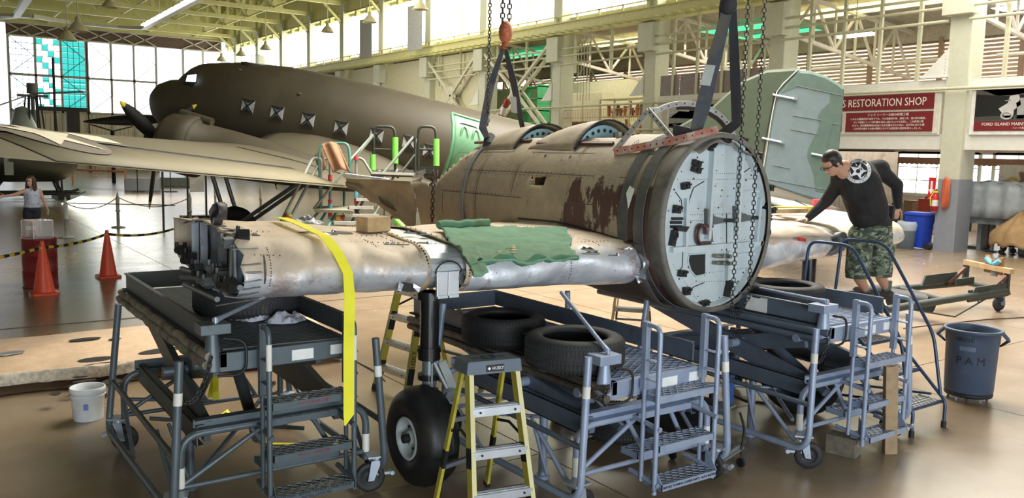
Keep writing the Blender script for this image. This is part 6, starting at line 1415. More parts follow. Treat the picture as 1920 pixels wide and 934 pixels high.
def fuse(nm, g, m, parent, vox=.012, sm=6, fn=None, label=None):
    """join overlapping limb volumes into one continuous skin"""
    me = g.mesh('tmp', m); o = bpl_o = bpy.data.objects.new('tmp', me); COL.objects.link(o)
    r = o.modifiers.new('r', 'REMESH'); r.mode = 'VOXEL'; r.voxel_size = vox; s = o.modifiers.new('s', 'SMOOTH'); s.iterations = sm; s.factor = .5
    dg = bpy.context.evaluated_depsgraph_get(); m2 = bpy.data.meshes.new_from_object(o.evaluated_get(dg)); bpy.data.objects.remove(o)
    m2.name = nm; m2.materials.clear(); m2.materials.append(m)
    for p in m2.polygons: p.use_smooth = True
    if fn:
        for v in m2.vertices: v.co = fn(v.co)
    if parent is not None: m2.transform(PRE[parent.name].inverted())
    o = bpy.data.objects.new(nm, m2); COL.objects.link(o); o.parent = parent; PRE[o.name] = PRE[parent.name]
    if label: o['label'] = label
    return o
def hand(g, wrist, d, palm_n, side=1, curl=.3, L=.18, r=.0095):
    """palm and five bent fingers; d = direction of the fingers, palm_n = out of the palm, side = where the thumb goes"""
    w_, d, n = V(wrist), V(d).normalized(), V(palm_n).normalized(); x = d.cross(n).normalized()*side
    for k in range(4): capsule(g, w_+x*(-.006+.005*(k-1.5)), w_+d*.085+x*(.033-.022*k), .017, .0125, 10)
    ln = (.072, .080, .075, .058)
    for k in range(4):
        p = w_+d*.088+x*(.033-.0225*k); dd = (d+x*(.10-.07*k)).normalized()
        for s, f in enumerate((.42, .32, .26)):
            dd = (dd+n*curl*(.55+.35*s)).normalized(); q = p+dd*ln[k]*f*1.05; capsule(g, p, q, r*(1-.12*s), r*(.9-.12*s), 8); p = q
    p = w_+d*.02+x*.022; dd = (d*.6+x*.8+n*.25).normalized()
    for f, rr in ((.042, .013), (.033, .0115), (.026, .0095)): q = p+dd*f; capsule(g, p, q, rr, rr*.9, 8); p = q; dd = (dd+d*.45+n*curl*.4).normalized()
def head(name, t, c, fwd, up, hairm, skin, R=.105, longhair=False, beard=False):
    f, u = V(fwd).normalized(), V(up).normalized(); r_ = f.cross(u).normalized(); u = r_.cross(f); Mx = Matrix((r_, f, u)).transposed()
    T = lambda x, y, z: c+Mx @ V((x, y, z))
    g = G(); ball(g, T(0, -.005, .03), R, (.76, .95, .98), Mx); ball(g, T(0, .018, -.035), R*.8, (.76, .9, .95), Mx); ball(g, T(0, .05, -.082), R*.38, (1, .8, .7), Mx)
    capsule(g, T(0, .088, .02), T(0, .108, -.022), .010, .015, 10); ball(g, T(0, .085, -.055), .018, (1.5, .6, .5), Mx); ball(g, T(0, .075, .028), .03, (2., .6, .4), Mx)
    for s in (-1, 1): ball(g, T(s*.079, -.008, -.002), .026, (.35, .75, 1.15), Mx)
    capsule(g, T(0, -.02, -.06), T(0, -.05, -.16), .055, .06, 14)
    h = fuse('head', g, skin, t, .006, 4)
    g = G()
    for s in (-1, 1): ball(g, T(s*.033, .087, .018), .0115, (1, .5, .7), Mx)
    obj('eyes', g, paint('eye_dark', (.08, .05, .04), .3), h, True); obj('mouth', G().tube([T(x, .095-.9*x*x*8, -.056) for x in (-.024, -.012, 0, .012, .024)], .004, 6), paint('lip', (.35, .12, .10), .5), h, True)
    g = G(); ball(g, T(0, -.02, .045), R*1.07, (.80, .96, .98), Mx)
    for s in (-1, 1): capsule(g, T(s*.07, .03, .05), T(s*.074, .01, -.02), .022, .012, 10)
    if longhair:
        for k in range(9):
            a = radians(-200+k*27); x, y = .075*cos(a), .075*sin(a)-.02; capsule(g, T(x, y, .05), T(x*1.35, y*1.2, -.12), .034, .034, 10); capsule(g, T(x*1.35, y*1.2, -.12), T(x*1.5, y*1.15+.01*sin(k), -.26), .032, .016, 10)
    else: capsule(g, T(0, -.075, .02), T(0, -.082, -.06), .055, .03, 12, .6)
    # keep the face clear of hair
    def carve(p):
        q = Mx.transposed() @ (p-c); 
        if q.y > .045 and q.z < .075: q.y = .045-.0*(q.y)
        return c+Mx @ q
    obj_ = fuse('hair', g, hairm, h, .008, 3, carve); return h, T
SKIN = paint('skin_tan', (.50, .27, .18), .5, var=.06); SKIN2 = paint('skin_light', (.60, .36, .26), .5, var=.06)
HAIRD = paint('hair_dark', (.018, .013, .011), .45); HAIRB = paint('hair_brown', (.07, .03, .02), .5)
# ---- man bending over the far wing
J = yp
mn = thing('person', 'man in black shirt with round white emblem and camouflage shorts, leaning over the far wing', 'person', (8.1, 5.25, 1.06))
Yb = 5.35
pel = J(1636, 425, Yb); wst = J(1628, 395, Yb); chs = J(1612, 345, Yb); nek = J(1582, 312, Yb); sl = J(1578, 335, Yb+.12); sr = J(1648, 318, Yb-.02)
el = J(1549, 378, Yb+.3); hl = J(1514, 410, Yb+.42); er = J(1682, 347, Yb-.14); hr = J(1683, 388, Yb-.1)
hipl, hipr = J(1614, 440, Yb+.05), J(1650, 437, Yb-.03); knl, knr = J(1608, 512, Yb-.02), J(1650, 510, Yb-.05); anl, anr = J(1622, 572, Yb), J(1660, 570, Yb-.05); anl.z = 1.15; anr.z = 1.15
g = G()      # the whole body, one skin
ball(g, pel, .17, (1, .85, .8)); ball(g, wst, .175, (1, .85, 1)); ball(g, chs, .19, (1., .72, 1.1)); capsule(g, sl, sr, .1, .1); capsule(g, chs, nek, .12, .07)
for a, b, c, r0, r1, r2 in ((sl, el, hl, .068, .048, .032), (sr, er, hr, .07, .052, .034)): capsule(g, a, b, r0, r1); capsule(g, b, c, r1, r2)
for a, b, c in ((hipl, knl, anl), (hipr, knr, anr)):
    capsule(g, a, b, .098, .066); m_ = b.lerp(c, .35)+V((0, .01, 0)); capsule(g, b, m_, .06, .063); capsule(g, m_, c, .062, .038); capsule(g, c+V((0, -.03, -.06)), c+V((-.07, .15, -.06)), .042, .036)
hand(g, hl, V((-.85, .3, -.12)), (0, 0, -1), 1, .08); hand(g, hr, V((-.1, .05, -1)), V((.5, .8, 0)), 1, .75)
bd = fuse('body', g, SKIN, mn, .009, 5)
g = G(); ball(g, wst+V((0, 0, -.02)), .225, (1.08, .86, .9)); ball(g, chs, .235, (1.08, .76, 1.1)); capsule(g, wst, chs, .215, .22); capsule(g, sl, sr, .118, .118); capsule(g, chs, nek.lerp(chs, .25), .16, .10)
for a, b, c, r0, r1, r2 in ((sl, el, hl, .085, .065, .044), (sr, er, hr, .088, .068, .046)): capsule(g, a, b, r0, r1); capsule(g, b, b.lerp(c, .93), r1, r2)
ball(g, pel+V((.0, 0, .03)), .215, (1.05, .9, .7))
def crinkle(p): n = noise.noise(p*9)*.008+noise.noise(p*22)*.003; return p+V((n, n, n*.4))
BLKS = paint('shirt_black', (.012, .011, .013), .8, var=.2)
sh = fuse('shirt', g, BLKS, mn, .012, 5, crinkle)
CAMO = None
def camo():
    m, nt, b = newmat('camouflage'); v = coords(nt, (1, 1, 1.9)); 
    n1 = noise_tex(nt, v, 9, 3, .5, .8); n2 = noise_tex(nt, coords(nt, (1, 1, 1.7), (5, 3, 1)), 11, 3, .5, .8); n3 = noise_tex(nt, coords(nt, (1, 1, 1.7), (9, 1, 7)), 14, 3, .5, .8)
    c = mix(nt, ramp(nt, n1, [(.5, (0, 0, 0, 1)), (.52, (1, 1, 1, 1))]).outputs[0], (.055, .075, .05), (.16, .19, .13))
    c = mix(nt, ramp(nt, n2, [(.57, (0, 0, 0, 1)), (.59, (1, 1, 1, 1))]).outputs[0], c, (.30, .33, .26)); c = mix(nt, ramp(nt, n3, [(.6, (0, 0, 0, 1)), (.62, (1, 1, 1, 1))]).outputs[0], c, (.02, .03, .022))
    nt.links.new(c, b.inputs['Base Color']); b.inputs['Roughness'].default_value = .85; return m
g = G(); ball(g, pel+V((0, 0, -.02)), .225, (1.05, .88, .8)); ball(g, pel+V((0, 0, .06)), .205, (1, .86, .6))
for a, b in ((hipl, knl), (hipr, knr)): capsule(g, a, b+V((0, 0, .02)), .135, .135); capsule(g, b+V((0, 0, .02)), b+V((0, 0, -.035)), .132, .128)
for a, s in ((hipl.lerp(knl, .55), -1), (hipr.lerp(knr, .5), 1)): g.box(a+V((s*.10, -.02, 0)), (.07, .16, .2), 0, 0, 0)
sho = fuse('shorts', g, camo(), mn, .012, 4, lambda p: crinkle(V((p.x, p.y, max(p.z, knl.z-.055)))))
hd, HT = head('head', mn, J(1561, 308, Yb+.02)+V((0, .0, .0)), V((-.75, .25, -.62)), V((-.45, .15, .9)), HAIRD, SKIN)
obj('glasses', G().tube([HT(-.085, .0, .02), HT(-.075, .1, .022), HT(-.01, .118, .02), HT(.01, .118, .02), HT(.075, .1, .022), HT(.085, 0, .02)], .004, 5).tube([HT(-.035+.03*cos(a), .108, .015+.02*sin(a)) for a in [2*pi*k/12 for k in range(12)]], .003, 5, False, True).tube([HT(.035+.03*cos(a), .108, .015+.02*sin(a)) for a in [2*pi*k/12 for k in range(12)]], .003, 5, False, True), BLK, mn, True)
obj('belt_pouch', G().box(J(1672, 400, Yb-.12), (.05, .05, .17), .2, .0, .1).box(J(1669, 418, Yb-.12), (.04, .04, .08), .2, 0, .2), BLK, mn, True, bevel=.008)
obj('sock', G().cyl(anr+V((0, 0, -.02)), anr+V((0, 0, .1)), .05, 14, .056).cyl(anl+V((0, 0, -.02)), anl+V((0, 0, .02)), .048, 14, .05), paint('sock_grey', (.10, .12, .11), .9), mn, True)
g = G(); 
for a in (anl, anr): capsule(g, a+V((0, -.04, -.055)), a+V((-.08, .16, -.065)), .052, .045, 12); g.box(a+V((-.04, .06, -.1)), (.09, .28, .02), .45)
obj('shoe', g, paint('shoe_dark', (.05, .04, .035), .7), mn, True)
# white emblem printed on the back, laid on the cloth
def proj(nm, pts_or_mesh, m, off, parent, tree, c0, ex, ey, d):
    pass
shw = [sh.matrix_world @ v.co for v in sh.data.vertices]; shw = [PRE[mn.name] @ v.co for v in sh.data.vertices]
bt = BVHTree.FromPolygons(shw, [tuple(p.vertices) for p in sh.data.polygons])
ec = J(1609, 334-13, Yb-.2); ed = ray(1609, 321).normalized(); ex = V((ed.y, -ed.x, 0)).normalized(); ey = ex.cross(ed).normalized(); tl = radians(-14); ex, ey = ex*cos(tl)+ey*sin(tl), ey*cos(tl)-ex*sin(tl)
INV = PRE[mn.name].inverted()
def lay(u, v, off):
    o = ec+ex*u+ey*v-ed*.6; h = bt.ray_cast(o, ed)
    p = (h[0]-ed*off) if h[0] is not None else ec+ex*u+ey*v; return INV @ p
def laid(nm, poly, m, off, rings=4):
    n = len(poly); c = (sum(p[0] for p in poly)/n, sum(p[1] for p in poly)/n); g = G(); vs = [lay(c[0]+(p[0]-c[0])*k/rings, c[1]+(p[1]-c[1])*k/rings, off) for k in range(rings+1) for p in poly]
    g.add(vs, [(k*n+i, k*n+(i+1) % n, (k+1)*n+(i+1) % n, (k+1)*n+i) for k in range(rings) for i in range(n)]); return obj(nm, g, m, sh)
EW = paint('print_white', (.72, .74, .76), .8); ER = .128
em = laid('emblem_disc', [(ER*cos(2*pi*k/32), ER*sin(2*pi*k/32)) for k in range(32)], EW, .004)
laid('emblem_field', [(ER*.74*cos(2*pi*k/32), ER*.74*sin(2*pi*k/32)) for k in range(32)], BLKS, .006)
laid('emblem_star', dens([(ER*(.72 if k % 2 == 0 else .3)*cos(pi/2+2*pi*k/10), ER*(.72 if k % 2 == 0 else .3)*sin(pi/2+2*pi*k/10)) for k in range(10)], 3), EW, .008, 3)
laid('emblem_dot', [(ER*.17*cos(2*pi*k/16), ER*.17*sin(2*pi*k/16)) for k in range(16)], BLKS, .010, 2)
for s in (-1, 1):
    for k in range(3): laid('emblem_feather', [(s*ER*(.18+.1*k), -ER*(.62-.08*k)), (s*ER*(.52+.05*k), -ER*(.48-.14*k)), (s*ER*(.62+.03*k), -ER*(.3-.16*k)), (s*ER*(.36+.08*k), -ER*(.5-.1*k))], EW, .009, 2)
for s_, a0, inv in (('RESTORATION', 90, 1), ('HANGAR UNIT', -90, -1)):
    n = len(s_)
    for i, chh in enumerate(s_):
        if chh == ' ': continue
        a = radians(a0-inv*(i-(n-1)/2)*14.5); o = text('emblem_letter', chh, .027, BLKS, V((0, 0, 0)), Matrix.Identity(3), None, .0003)
        for v in o.data.vertices:
            x, y = v.co.x, v.co.y; rr = ER*.87+y*inv; aa = a-inv*0; u = rr*cos(a)+x*sin(a)*inv; w_ = rr*sin(a)-x*cos(a)*inv; v.co = lay(u, w_, .0065+v.co.z)
        o.parent = sh
# ---- woman walking by the helicopter
wf = zp(62, 470); wf = V((wf.x, wf.y, 0)); dW = wf.length; wn = thing('person', 'woman in a pale patterned sleeveless top and dark shorts walking behind the maroon drum', 'person', wf)
YW = wf.y
def W2(px, py, dy=0.): return yp(px, py, YW+dy)
hdC = W2(57, 341); nk = W2(60, 352); shl, shr = W2(47, 358), W2(74, 358); c1_ = W2(60, 368); ws_ = W2(60, 380); pv = W2(60, 392)
ell, hal = W2(28, 365), W2(10, 368); elr, har = W2(81, 375), W2(87, 388)
hpl, hpr = W2(53, 397), W2(67, 397); kl, kr_ = W2(50, 428), W2(66, 428); al, ar = W2(50, 462), W2(69, 462); al.z = ar.z = .07
g = G(); ball(g, pv, .16, (1, .8, .8)); ball(g, ws_, .145, (1, .8, 1)); ball(g, c1_, .15, (1.05, .8, 1.1)); capsule(g, shl, shr, .055, .055); capsule(g, c1_, nk, .08, .05)
for a, b, c in ((shl, ell, hal), (shr, elr, har)): capsule(g, a, b, .055, .042); capsule(g, b, c, .042, .028)
for a, b, c in ((hpl, kl, al), (hpr, kr_, ar)): capsule(g, a, b, .1, .06); capsule(g, b, b.lerp(c, .4), .055, .056); capsule(g, b.lerp(c, .4), c, .056, .035); capsule(g, c, c+V((0, -.14, -.03)), .035, .03)
hand(g, hal, V((-1, 0, -.1)), V((0, -1, 0)), 1, .3); hand(g, har, V((.25, -.1, -1)), V((-.7, -.6, 0)), 1, .6)
fuse('body', g, SKIN2, wn, .011, 4)
g = G(); ball(g, c1_, .165, (1.08, .86, 1.1)); capsule(g, c1_, ws_, .16, .165); ball(g, ws_.lerp(pv, .5), .175, (1.03, .85, .7)); capsule(g, shl.lerp(shr, .15), shl.lerp(shr, .85), .066, .066)
def topmat():
    m, nt, b = newmat('patterned_top'); v = coords(nt, (1, .3, 1)); vo = N(nt, 'ShaderNodeTexVoronoi'); vo.inputs['Scale'].default_value = 11; nt.links.new(v, vo.inputs['Vector'])
    c = mix(nt, ramp(nt, vo.outputs['Distance'], [(.17, (1, 1, 1, 1)), (.2, (0, 0, 0, 1))]).outputs[0], (.50, .56, .68), (.12, .12, .2)); nt.links.new(c, b.inputs['Base Color']); b.inputs['Roughness'].default_value = .9; return m
fuse('sleeveless_top', g, topmat(), wn, .014, 3, crinkle)
g = G(); ball(g, pv, .178, (1.03, .85, .7)); capsule(g, hpl, hpl.lerp(kl, .25), .118, .112); capsule(g, hpr, hpr.lerp(kr_, .25), .118, .112); fuse('shorts', g, paint('shorts_navy', (.02, .02, .035), .8), wn, .014, 3)
head('head', wn, hdC, V((-.6, -.7, .05)), V((0, 0, 1)), HAIRB, SKIN2, .105, True)
obj('sunglasses', G().sphere(hdC+V((-.07, -.075, .02)), .03, 10, 6, (.9, .9, .6)), BLK, wn, True); obj('phone', G().box(har+V((.02, -.06, -.12)), (.012, .07, .13), .3, .5), paint('phone_white', (.8, .8, .82), .3), wn, True)
g = G()
for a in (al, ar): capsule(g, a+V((0, .02, -.04)), a+V((0, -.16, -.045)), .04, .035, 10)
obj('shoe', g, DARKM, wn, True)
# ---- two distant visitors whose legs show under the wing
for i, (px, lb, cl) in enumerate(((177, 'distant visitor in khaki shorts, left of the two seen below the wing', (.45, .36, .22)), (207, 'distant visitor in pale clothes, right of the two seen below the wing', (.55, .45, .38)))):
    p = zp(px, 331); t = thing('person', lb, 'person', p); g = G()
    for s in (-1, 1): capsule(g, p+V((s*.12, 0, .08)), p+V((s*.1, .05*s, .5)), .045, .06, 10); capsule(g, p+V((s*.1, .05*s, .5)), p+V((s*.09, 0, .9)), .07, .1, 10); capsule(g, p+V((s*.12, 0, .05)), p+V((s*.14, -.15, .04)), .04, .04, 8); capsule(g, p+V((s*.2, 0, 1.42)), p+V((s*.27, 0, 1.1)), .05, .04, 8); capsule(g, p+V((s*.27, 0, 1.1)), p+V((s*.25, -.1, .85)), .04, .03, 8)
    ball(g, p+V((0, 0, 1.2)), .17, (1, .7, 1.6)); ball(g, p+V((0, 0, 1.64)), .11, (.8, .9, 1.1)); capsule(g, p+V((0, 0, 1.4)), p+V((0, 0, 1.6)), .06, .05, 8); fuse('body', g, SKIN2, t, .025, 2)
    g = G(); ball(g, p+V((0, 0, 1.2)), .19, (1, .75, 1.6)); fuse('top', g, paint('visitor_top', (.3, .32, .36), .8), t, .03, 2)
    g = G(); ball(g, p+V((0, 0, .95)), .17, (1.1, .8, .7)); [capsule(g, p+V((s*.1, 0, .9)), p+V((s*.11, 0, .55)), .11, .1, 10) for s in (-1, 1)]; fuse('shorts', g, paint('visitor_shorts_%s' % 'ab'[i], cl, .8), t, .03, 2)
    ob = G(); ball(ob, p+V((0, .02, 1.69)), .115, (.85, .9, .9)); obj('hair', ob, HAIRB, t, True)
# ================================================================= RIGHT BACKGROUND: SIGNS
SIGNR = paint('sign_maroon', (.17, .012, .016), .5, var=.04); LETW = paint('letter_white', (.78, .74, .66), .5); FRW = paint('frame_white', (.75, .75, .72), .5)
RS = axes((0, -1, 0), (0, 0, 1)); SXX = CX+.02
t = thing('shop_sign', 'white board with maroon plates reading S RESTORATION SHOP on the mezzanine front', 'sign', (SXX, 16.0, 3.45))
obj('backing_board', G().bb((SXX, 13.35, 3.42), (SXX+.04, 19.6, 4.66)), paint('board_cream', (.66, .64, .54), .5), t, True)
obj('title_plate', G().bb((SXX-.03, 13.5, 4.14), (SXX, 19.3, 4.6)), SIGNR, t, True)
text('title_letters', "TED SEELEY'S RESTORATION SHOP", .34, LETW, V((SXX-.035, 13.72, 4.36)), RS, t, .004, 'RIGHT', sx=.80)
obj('text_plate', G().bb((SXX-.03, 13.5, 3.48), (SXX, 16.35, 4.08)), SIGNR, t, True); obj('text_plate', G().bb((SXX-.03, 16.5, 3.48), (SXX, 19.3, 4.08)), SIGNR, t, True)
text('japanese_title', 'テッド シーリー大尉の修理工場', .095, LETW, V((SXX-.035, 14.92, 3.99)), RS, t, .003)
for k, s in enumerate(('いかなる戦闘状況や条件下でも、その英雄的行為、創意工夫、協力的な態度、', 'そして技能によって飛行機を飛ばし続けた人々を記念し、この修理工場', 'げます。航空機整備員は自由と民主主義を守るために、太平洋における第', '二次世界大戦やその他の戦争において大変重要な役割を果たしました。')): text('japanese_lines', s, .072, LETW, V((SXX-.035, 14.92, 3.87-k*.1)), RS, t, .003)
for k, s in enumerate(('ANY SITUATION OR CONDITION,', 'BATTLE THE ODDS AND THE MATTLE THE', 'OF AIRCRAFT MAINTENANCE', 'CREWS, PLAYING A', 'ROLE IN OTHER CONFLICTS.', 'RESTORATION FOUNDATION')): text('english_lines', s, .072, LETW, V((SXX-.035, 16.58, 4.0-k*.095)), RS, t, .003, 'RIGHT')
def photo_board(label, y0, y1, z0, z1, cap, seed, extra=True, px=SXX):
    t = thing('photo_board', label, 'sign', (px, (y0+y1)/2, z0)); obj('board', G().bb((px, y0-.12, z0-.1), (px+.05, y1+.12, z1+.06)), FRW, t, True)
    obj('photo', G().bb((px-.02, y0, z0+.28), (px, y1, z1)), paint('photo_black', (.012, .012, .012), .4), t, True); obj('caption_band', G().bb((px-.021, y0, z0), (px, y1, z0+.27)), SIGNR, t, True)
    text('caption', cap[0], cap[1], LETW, V((px-.025, (y0+y1)/2+cap[2], z0+.18)), RS, t, .003); text('caption_small', 'フォード島 整備格納庫 1942年', .06, LETW, V((px-.025, (y0+y1)/2, z0+.07)), RS, t, .002)
    rnd = random.Random(seed); W = y1-y0; H = z1-z0-.28; zb = z0+.28
    def P(u, v): return V((px-.024, y1-u*W, zb+v*H))
    def blob(nm, pts, c): obj(nm, G().prism([P(*p) for p in pts], (-.003, 0, 0)), paint('photo_grey_%d' % int(c*100), (c, c*.98, c*.94), .5), t, True)
    blob('photo_ground', [(0, 0), (1, 0), (1, .2), (0, .12)], .05); 
    if extra:
        blob('photo_sky', [(0, .78), (.3, .7), (.62, .86), (1, .62), (1, 1), (0, 1)], .07)
        for x in (.42, .55, .78, .9): 
            blob('photo_figure', [(x-.03, .05), (x+.035, .05), (x+.03, .32), (x+.045, .5), (x+.03, .55), (x+.02, .64), (x-.015, .64), (x-.02, .55), (x-.045, .5), (x-.03, .3)], .32); 
        blob('photo_gear', [(.3, .05), (.36, .05), (.36, .3), (.42, .45), (.38, .9), (.33, .9), (.3, .5), (.22, .35)], .5); blob('photo_wing', [(.05, .92), (.2, .72), (.55, .75), (.9, .7), (.95, .8), (.5, .9)], .14)
        obj('photo_wheel', G().tube([P(.3+.05*cos(a), .14+.1*sin(a)) for a in [2*pi*k/16 for k in range(16)]], .03, 5, False, True), paint('photo_grey_40', (.4, .4, .4), .5), t, True)
        for k in range(14): x, y = rnd.random()*.9, .55+rnd.random()*.42; blob('photo_glint', [(x, y), (x+.05, y+.01), (x+.06, y+.03), (x+.01, y+.025)], .25+.3*rnd.random())
    else:
        blob('photo_sky', [(0, .42), (1, .42), (1, 1), (0, 1)], .45); blob('photo_field', [(0, .0), (1, .0), (1, .42), (0, .42)], .22); blob('photo_wreckage', [(.02, .35), (.2, .62), (.4, .58), (.5, .8), (.62, .9), (.95, .8), (.98, .4), (.5, .3)], .03)
        blob('photo_cross', [(.5, .6), (.56, .6), (.56, .7), (.5, .7)], .7)
        for k in range(10): x, y = rnd.random()*.9, .35+rnd.random()*.4; blob('photo_wires', [(x, y), (x+.07, y+.06), (x+.07, y+.08), (x, y+.02)], .5)
photo_board('black and white hangar photo board with maroon caption at the right edge', 9.4, 12.3, 3.48, 4.7, ('FORD ISLAND MAINTENANCE HANGAR, 1942', .12, 0), 3)
photo_board('photo board of wreckage with maroon caption seen through the hoop', 21.6, 24.2, 3.45, 4.7, ('FORD ISLAND, 1942', .16, 0), 8, False)
# ---- round the foot of the column
def P0(px, py, z=0.): return zp(px, py, z)
def hgt(px, py, b): return vz(px, py, b)
c = P0(1697, 466); t = thing('waste_bin', 'grey round bin with a clear liner left of the blue wheeled bin', 'bin', c)
obj('bin_shell', G().lathe([(0, 0), (.24, 0), (.27, .68), (.29, .7), (.27, .72), (.23, .02)], c, 24), paint('bin_grey', (.20, .27, .34), .5), t, True); obj('bin_liner', G().lathe([(.28, .55), (.295, .72), (.25, .82), (.2, .78)], c, 20), glassy('liner', (.6, .68, .75), .5, .3), t, True)
c = P0(1720, 466); t = thing('wheeled_bin', 'bright blue wheeled bin beside the white column', 'bin', c); g = G().loft([[c+V((x*s, y*s, z)) for x, y in ((-.3, -.3), (.3, -.3), (.3, .3), (-.3, .3))] for z, s in ((.05, .8), (.98, 1.0), (1.0, 1.08), (1.03, 1.08))], True, True, False)
BBL = paint('bin_bright_blue', (.012, .05, .42), .4); obj('bin_shell', g, BBL, t, True); obj('bin_lid', G().loft([[c+V((x*s, y*s, z)) for x, y in ((-.33, -.33), (.33, -.33), (.33, .33), (-.33, .33))] for z, s in ((1.03, 1.0), (1.09, .9))], True, True, False), BBL, t, True); obj('bin_wheel', G().cyl(c+V((-.1, -.32, .1)), c+V((.1, -.32, .1)), .1, 14), RUBBER, t, True)
yx = V((24.56, 13.02, 0)); t = thing('fire_extinguisher', 'red fire extinguisher hanging on the column under the arrow sign', 'extinguisher', (24.45, yx.y+.15, 1.15))
q = V((24.5, yx.y+.16, 1.15)); obj('cylinder', G().lathe([(0, 0), (.09, .01), (.09, .42), (.06, .48), (.03, .52), (0, .52)], q, 18), paint('extinguisher_red', (.65, .02, .02), .35), t, True); obj('label_band', G().lathe([(.092, .15), (.092, .33)], q, 18), STICK, t, True); obj('valve_head', G().box(q+V((0, 0, .57)), (.06, .14, .06)).tube([q+V((0, .06, .55)), q+V((-.1, .1, .4)), q+V((-.09, .08, .15))], .014, 6), paint('tip_yellow', (.75, .6, .05), .5), t, True)
p = xp(1747, 352, 24.55); t = thing('extinguisher_sign', 'small red sign with a white down arrow on the column', 'sign', p); obj('sign_plate', G().box(p, (.02, .2, .6)), paint('extinguisher_red', (.65, .02, .02), .35), t, True); obj('arrow', G().prism([p+V((-.015, y, z)) for y, z in ((.03, .2), (-.03, .2), (-.03, -.05), (-.08, -.05), (0, -.2), (.08, -.05), (.03, -.05))], (-.005, 0, 0)), STICK, t, True)
# hoses
p = xp(1770, 400, 24.5); OH = paint('hose_orange', (.55, .12, .05), .5); t = thing('hanging_hose', 'long orange hose looped over a hook on the column', 'hose', (p.x, p.y, 1.2))
for k in range(5): obj('hose_loop', G().tube([(p.x-.03*k, p.y-.10+.02*k, 1.35), (p.x-.02*k, p.y-.10+.02*k, 2.05), (p.x-.02*k, p.y, 2.15), (p.x-.02*k, p.y+.10-.02*k, 2.05), (p.x-.03*k, p.y+.10-.02*k, 1.35), (p.x-.03*k, p.y, 1.24)], .02, 6, False, True), OH, t, True)
c = P0(1752, 466); t = thing('hose_coil', 'brown hose coil leaning on a small rack at the foot of the column', 'hose', c); c2_ = c+V((.1, -.3, .5))
for k in range(6): obj('hose_turn', G().tube([c+V((-.05-.03*k, (.38-.015*k)*cos(a), .48+(.40-.015*k)*sin(a))) for a in [2*pi*i/24 for i in range(24)]], .02, 6, False, True), paint('hose_brown', (.28, .12, .07), .5), t, True)
obj('rack', G().box(c+V((.1, .25, .4)), (.3, .03, .8)).box(c+V((.1, -.2, .4)), (.3, .03, .8)).box(c+V((.1, .05, .8)), (.3, .5, .03)).box(c+V((.1, .05, .03)), (.4, .7, .04)), FRW, t, True)
# drill press, covered machine, hand truck, canvas heap, benches
MG = paint('machine_green', (.05, .08, .065), .5, .2, dirt=(.1, .12, .1), damt=.3); c = P0(1835, 466); t = thing('drill_press', 'old dark green drill press left of the covered machine', 'machine', c)
obj('column', G().cyl(c, c+V((0, 0, 1.7)), .07, 12).box(c+V((0, 0, .04)), (.5, .5, .08)), MG, t, True); obj('table', G().box(c+V((-.15, 0, .95)), (.6, .6, .08)).cyl(c+V((0, .3, .9)), c+V((0, .3, .5)), .03, 8), MG, t, True); obj('drill_head', G().box(c+V((-.15, 0, 1.6)), (.6, .35, .4)).cyl(c+V((-.3, 0, 1.5)), c+V((-.3, 0, 1.1)), .05, 10).cyl(c+V((-.15, 0, 1.75)), c+V((-.15, 0, 1.95)), .22, 16).cyl(c+V((.25, 0, 1.7)), c+V((.25, 0, 2.0)), .14, 14), MG, t, True)
obj('feed_wheel', G().tube([c+V((-.2+.2*cos(a), -.3, 1.5+.2*sin(a))) for a in [2*pi*k/14 for k in range(14)]], .02, 6, False, True), MG, t, True); obj('machine_stand', G().box(c+V((-.2, .35, .5)), (.12, .12, 1.0)).box(c+V((-.2, -.45, .5)), (.12, .12, 1.0)), GREYP, t, True)
c = V((26.3, 12.0, 0)); t = thing('covered_machine', 'big machine under a grey plastic sheet behind the hand truck', 'machine', c)
obj('plastic_sheet', G().grid(lambda u, v: c+V((-.2+.9*v*0-.0-.5+.05*sin(u*25), 1.1-2.1*u, 1.0+1.05*v)) if True else None, 30, 3).grid(lambda u, v: c+V((-.7+1.2*v, 1.1-2.1*u, 2.05-.12*(2*u-1)**2+.03*sin(u*20)+.02*sin(v*9))), 24, 6), paint('plastic_grey', (.38, .42, .46), .35, dirt=(.25, .28, .3), damt=.35, dsc=3), t, True, solid=.01)
obj('machine_body', G().box(c+V((0, .05, 1.4)), (1.1, 1.9, 1.2)).box(c+V((0, .6, .4)), (.5, .12, .8)).box(c+V((0, -.6, .4)), (.5, .12, .8)), paint('body_grey', (.2, .22, .24), .5), t, True)
c = P0(1862, 472); t = thing('hand_truck', 'black hand truck with two wheels standing before the covered machine', 'hand truck', c)
for y in (-.2, .2): obj('upright', G().tube(bend([c+V((.0, y, .1)), c+V((.1, y, 1.3)), c+V((.1, 0, 1.45))], .15), .02, 8), BLK, t, True)
for z in (.4, .8): obj('crossbar', G().cyl(c+V((.05, -.2, z)), c+V((.05, .2, z)), .015, 6), BLK, t, True)
for y in (-.24, .24): obj('wheel', G().lathe([(.04, -.04), (.1, -.05), (.15, 0), (.1, .05), (.04, .04)], c+V((.1, y, .15)), 18, (0, 1, 0)), RUBBER, t, True)
obj('toe_plate', G().box(c+V((-.12, 0, .03)), (.25, .4, .02)), BLK, t, True)
c = V((25.6, 10.95, 0)); CNV = paint('canvas_tan', (.36, .23, .11), .9, var=.15, dirt=(.25, .15, .07), damt=.35, dsc=3); t = thing('canvas_cover', 'tan canvas draped over a wheeled frame at the right edge', 'cover', c)
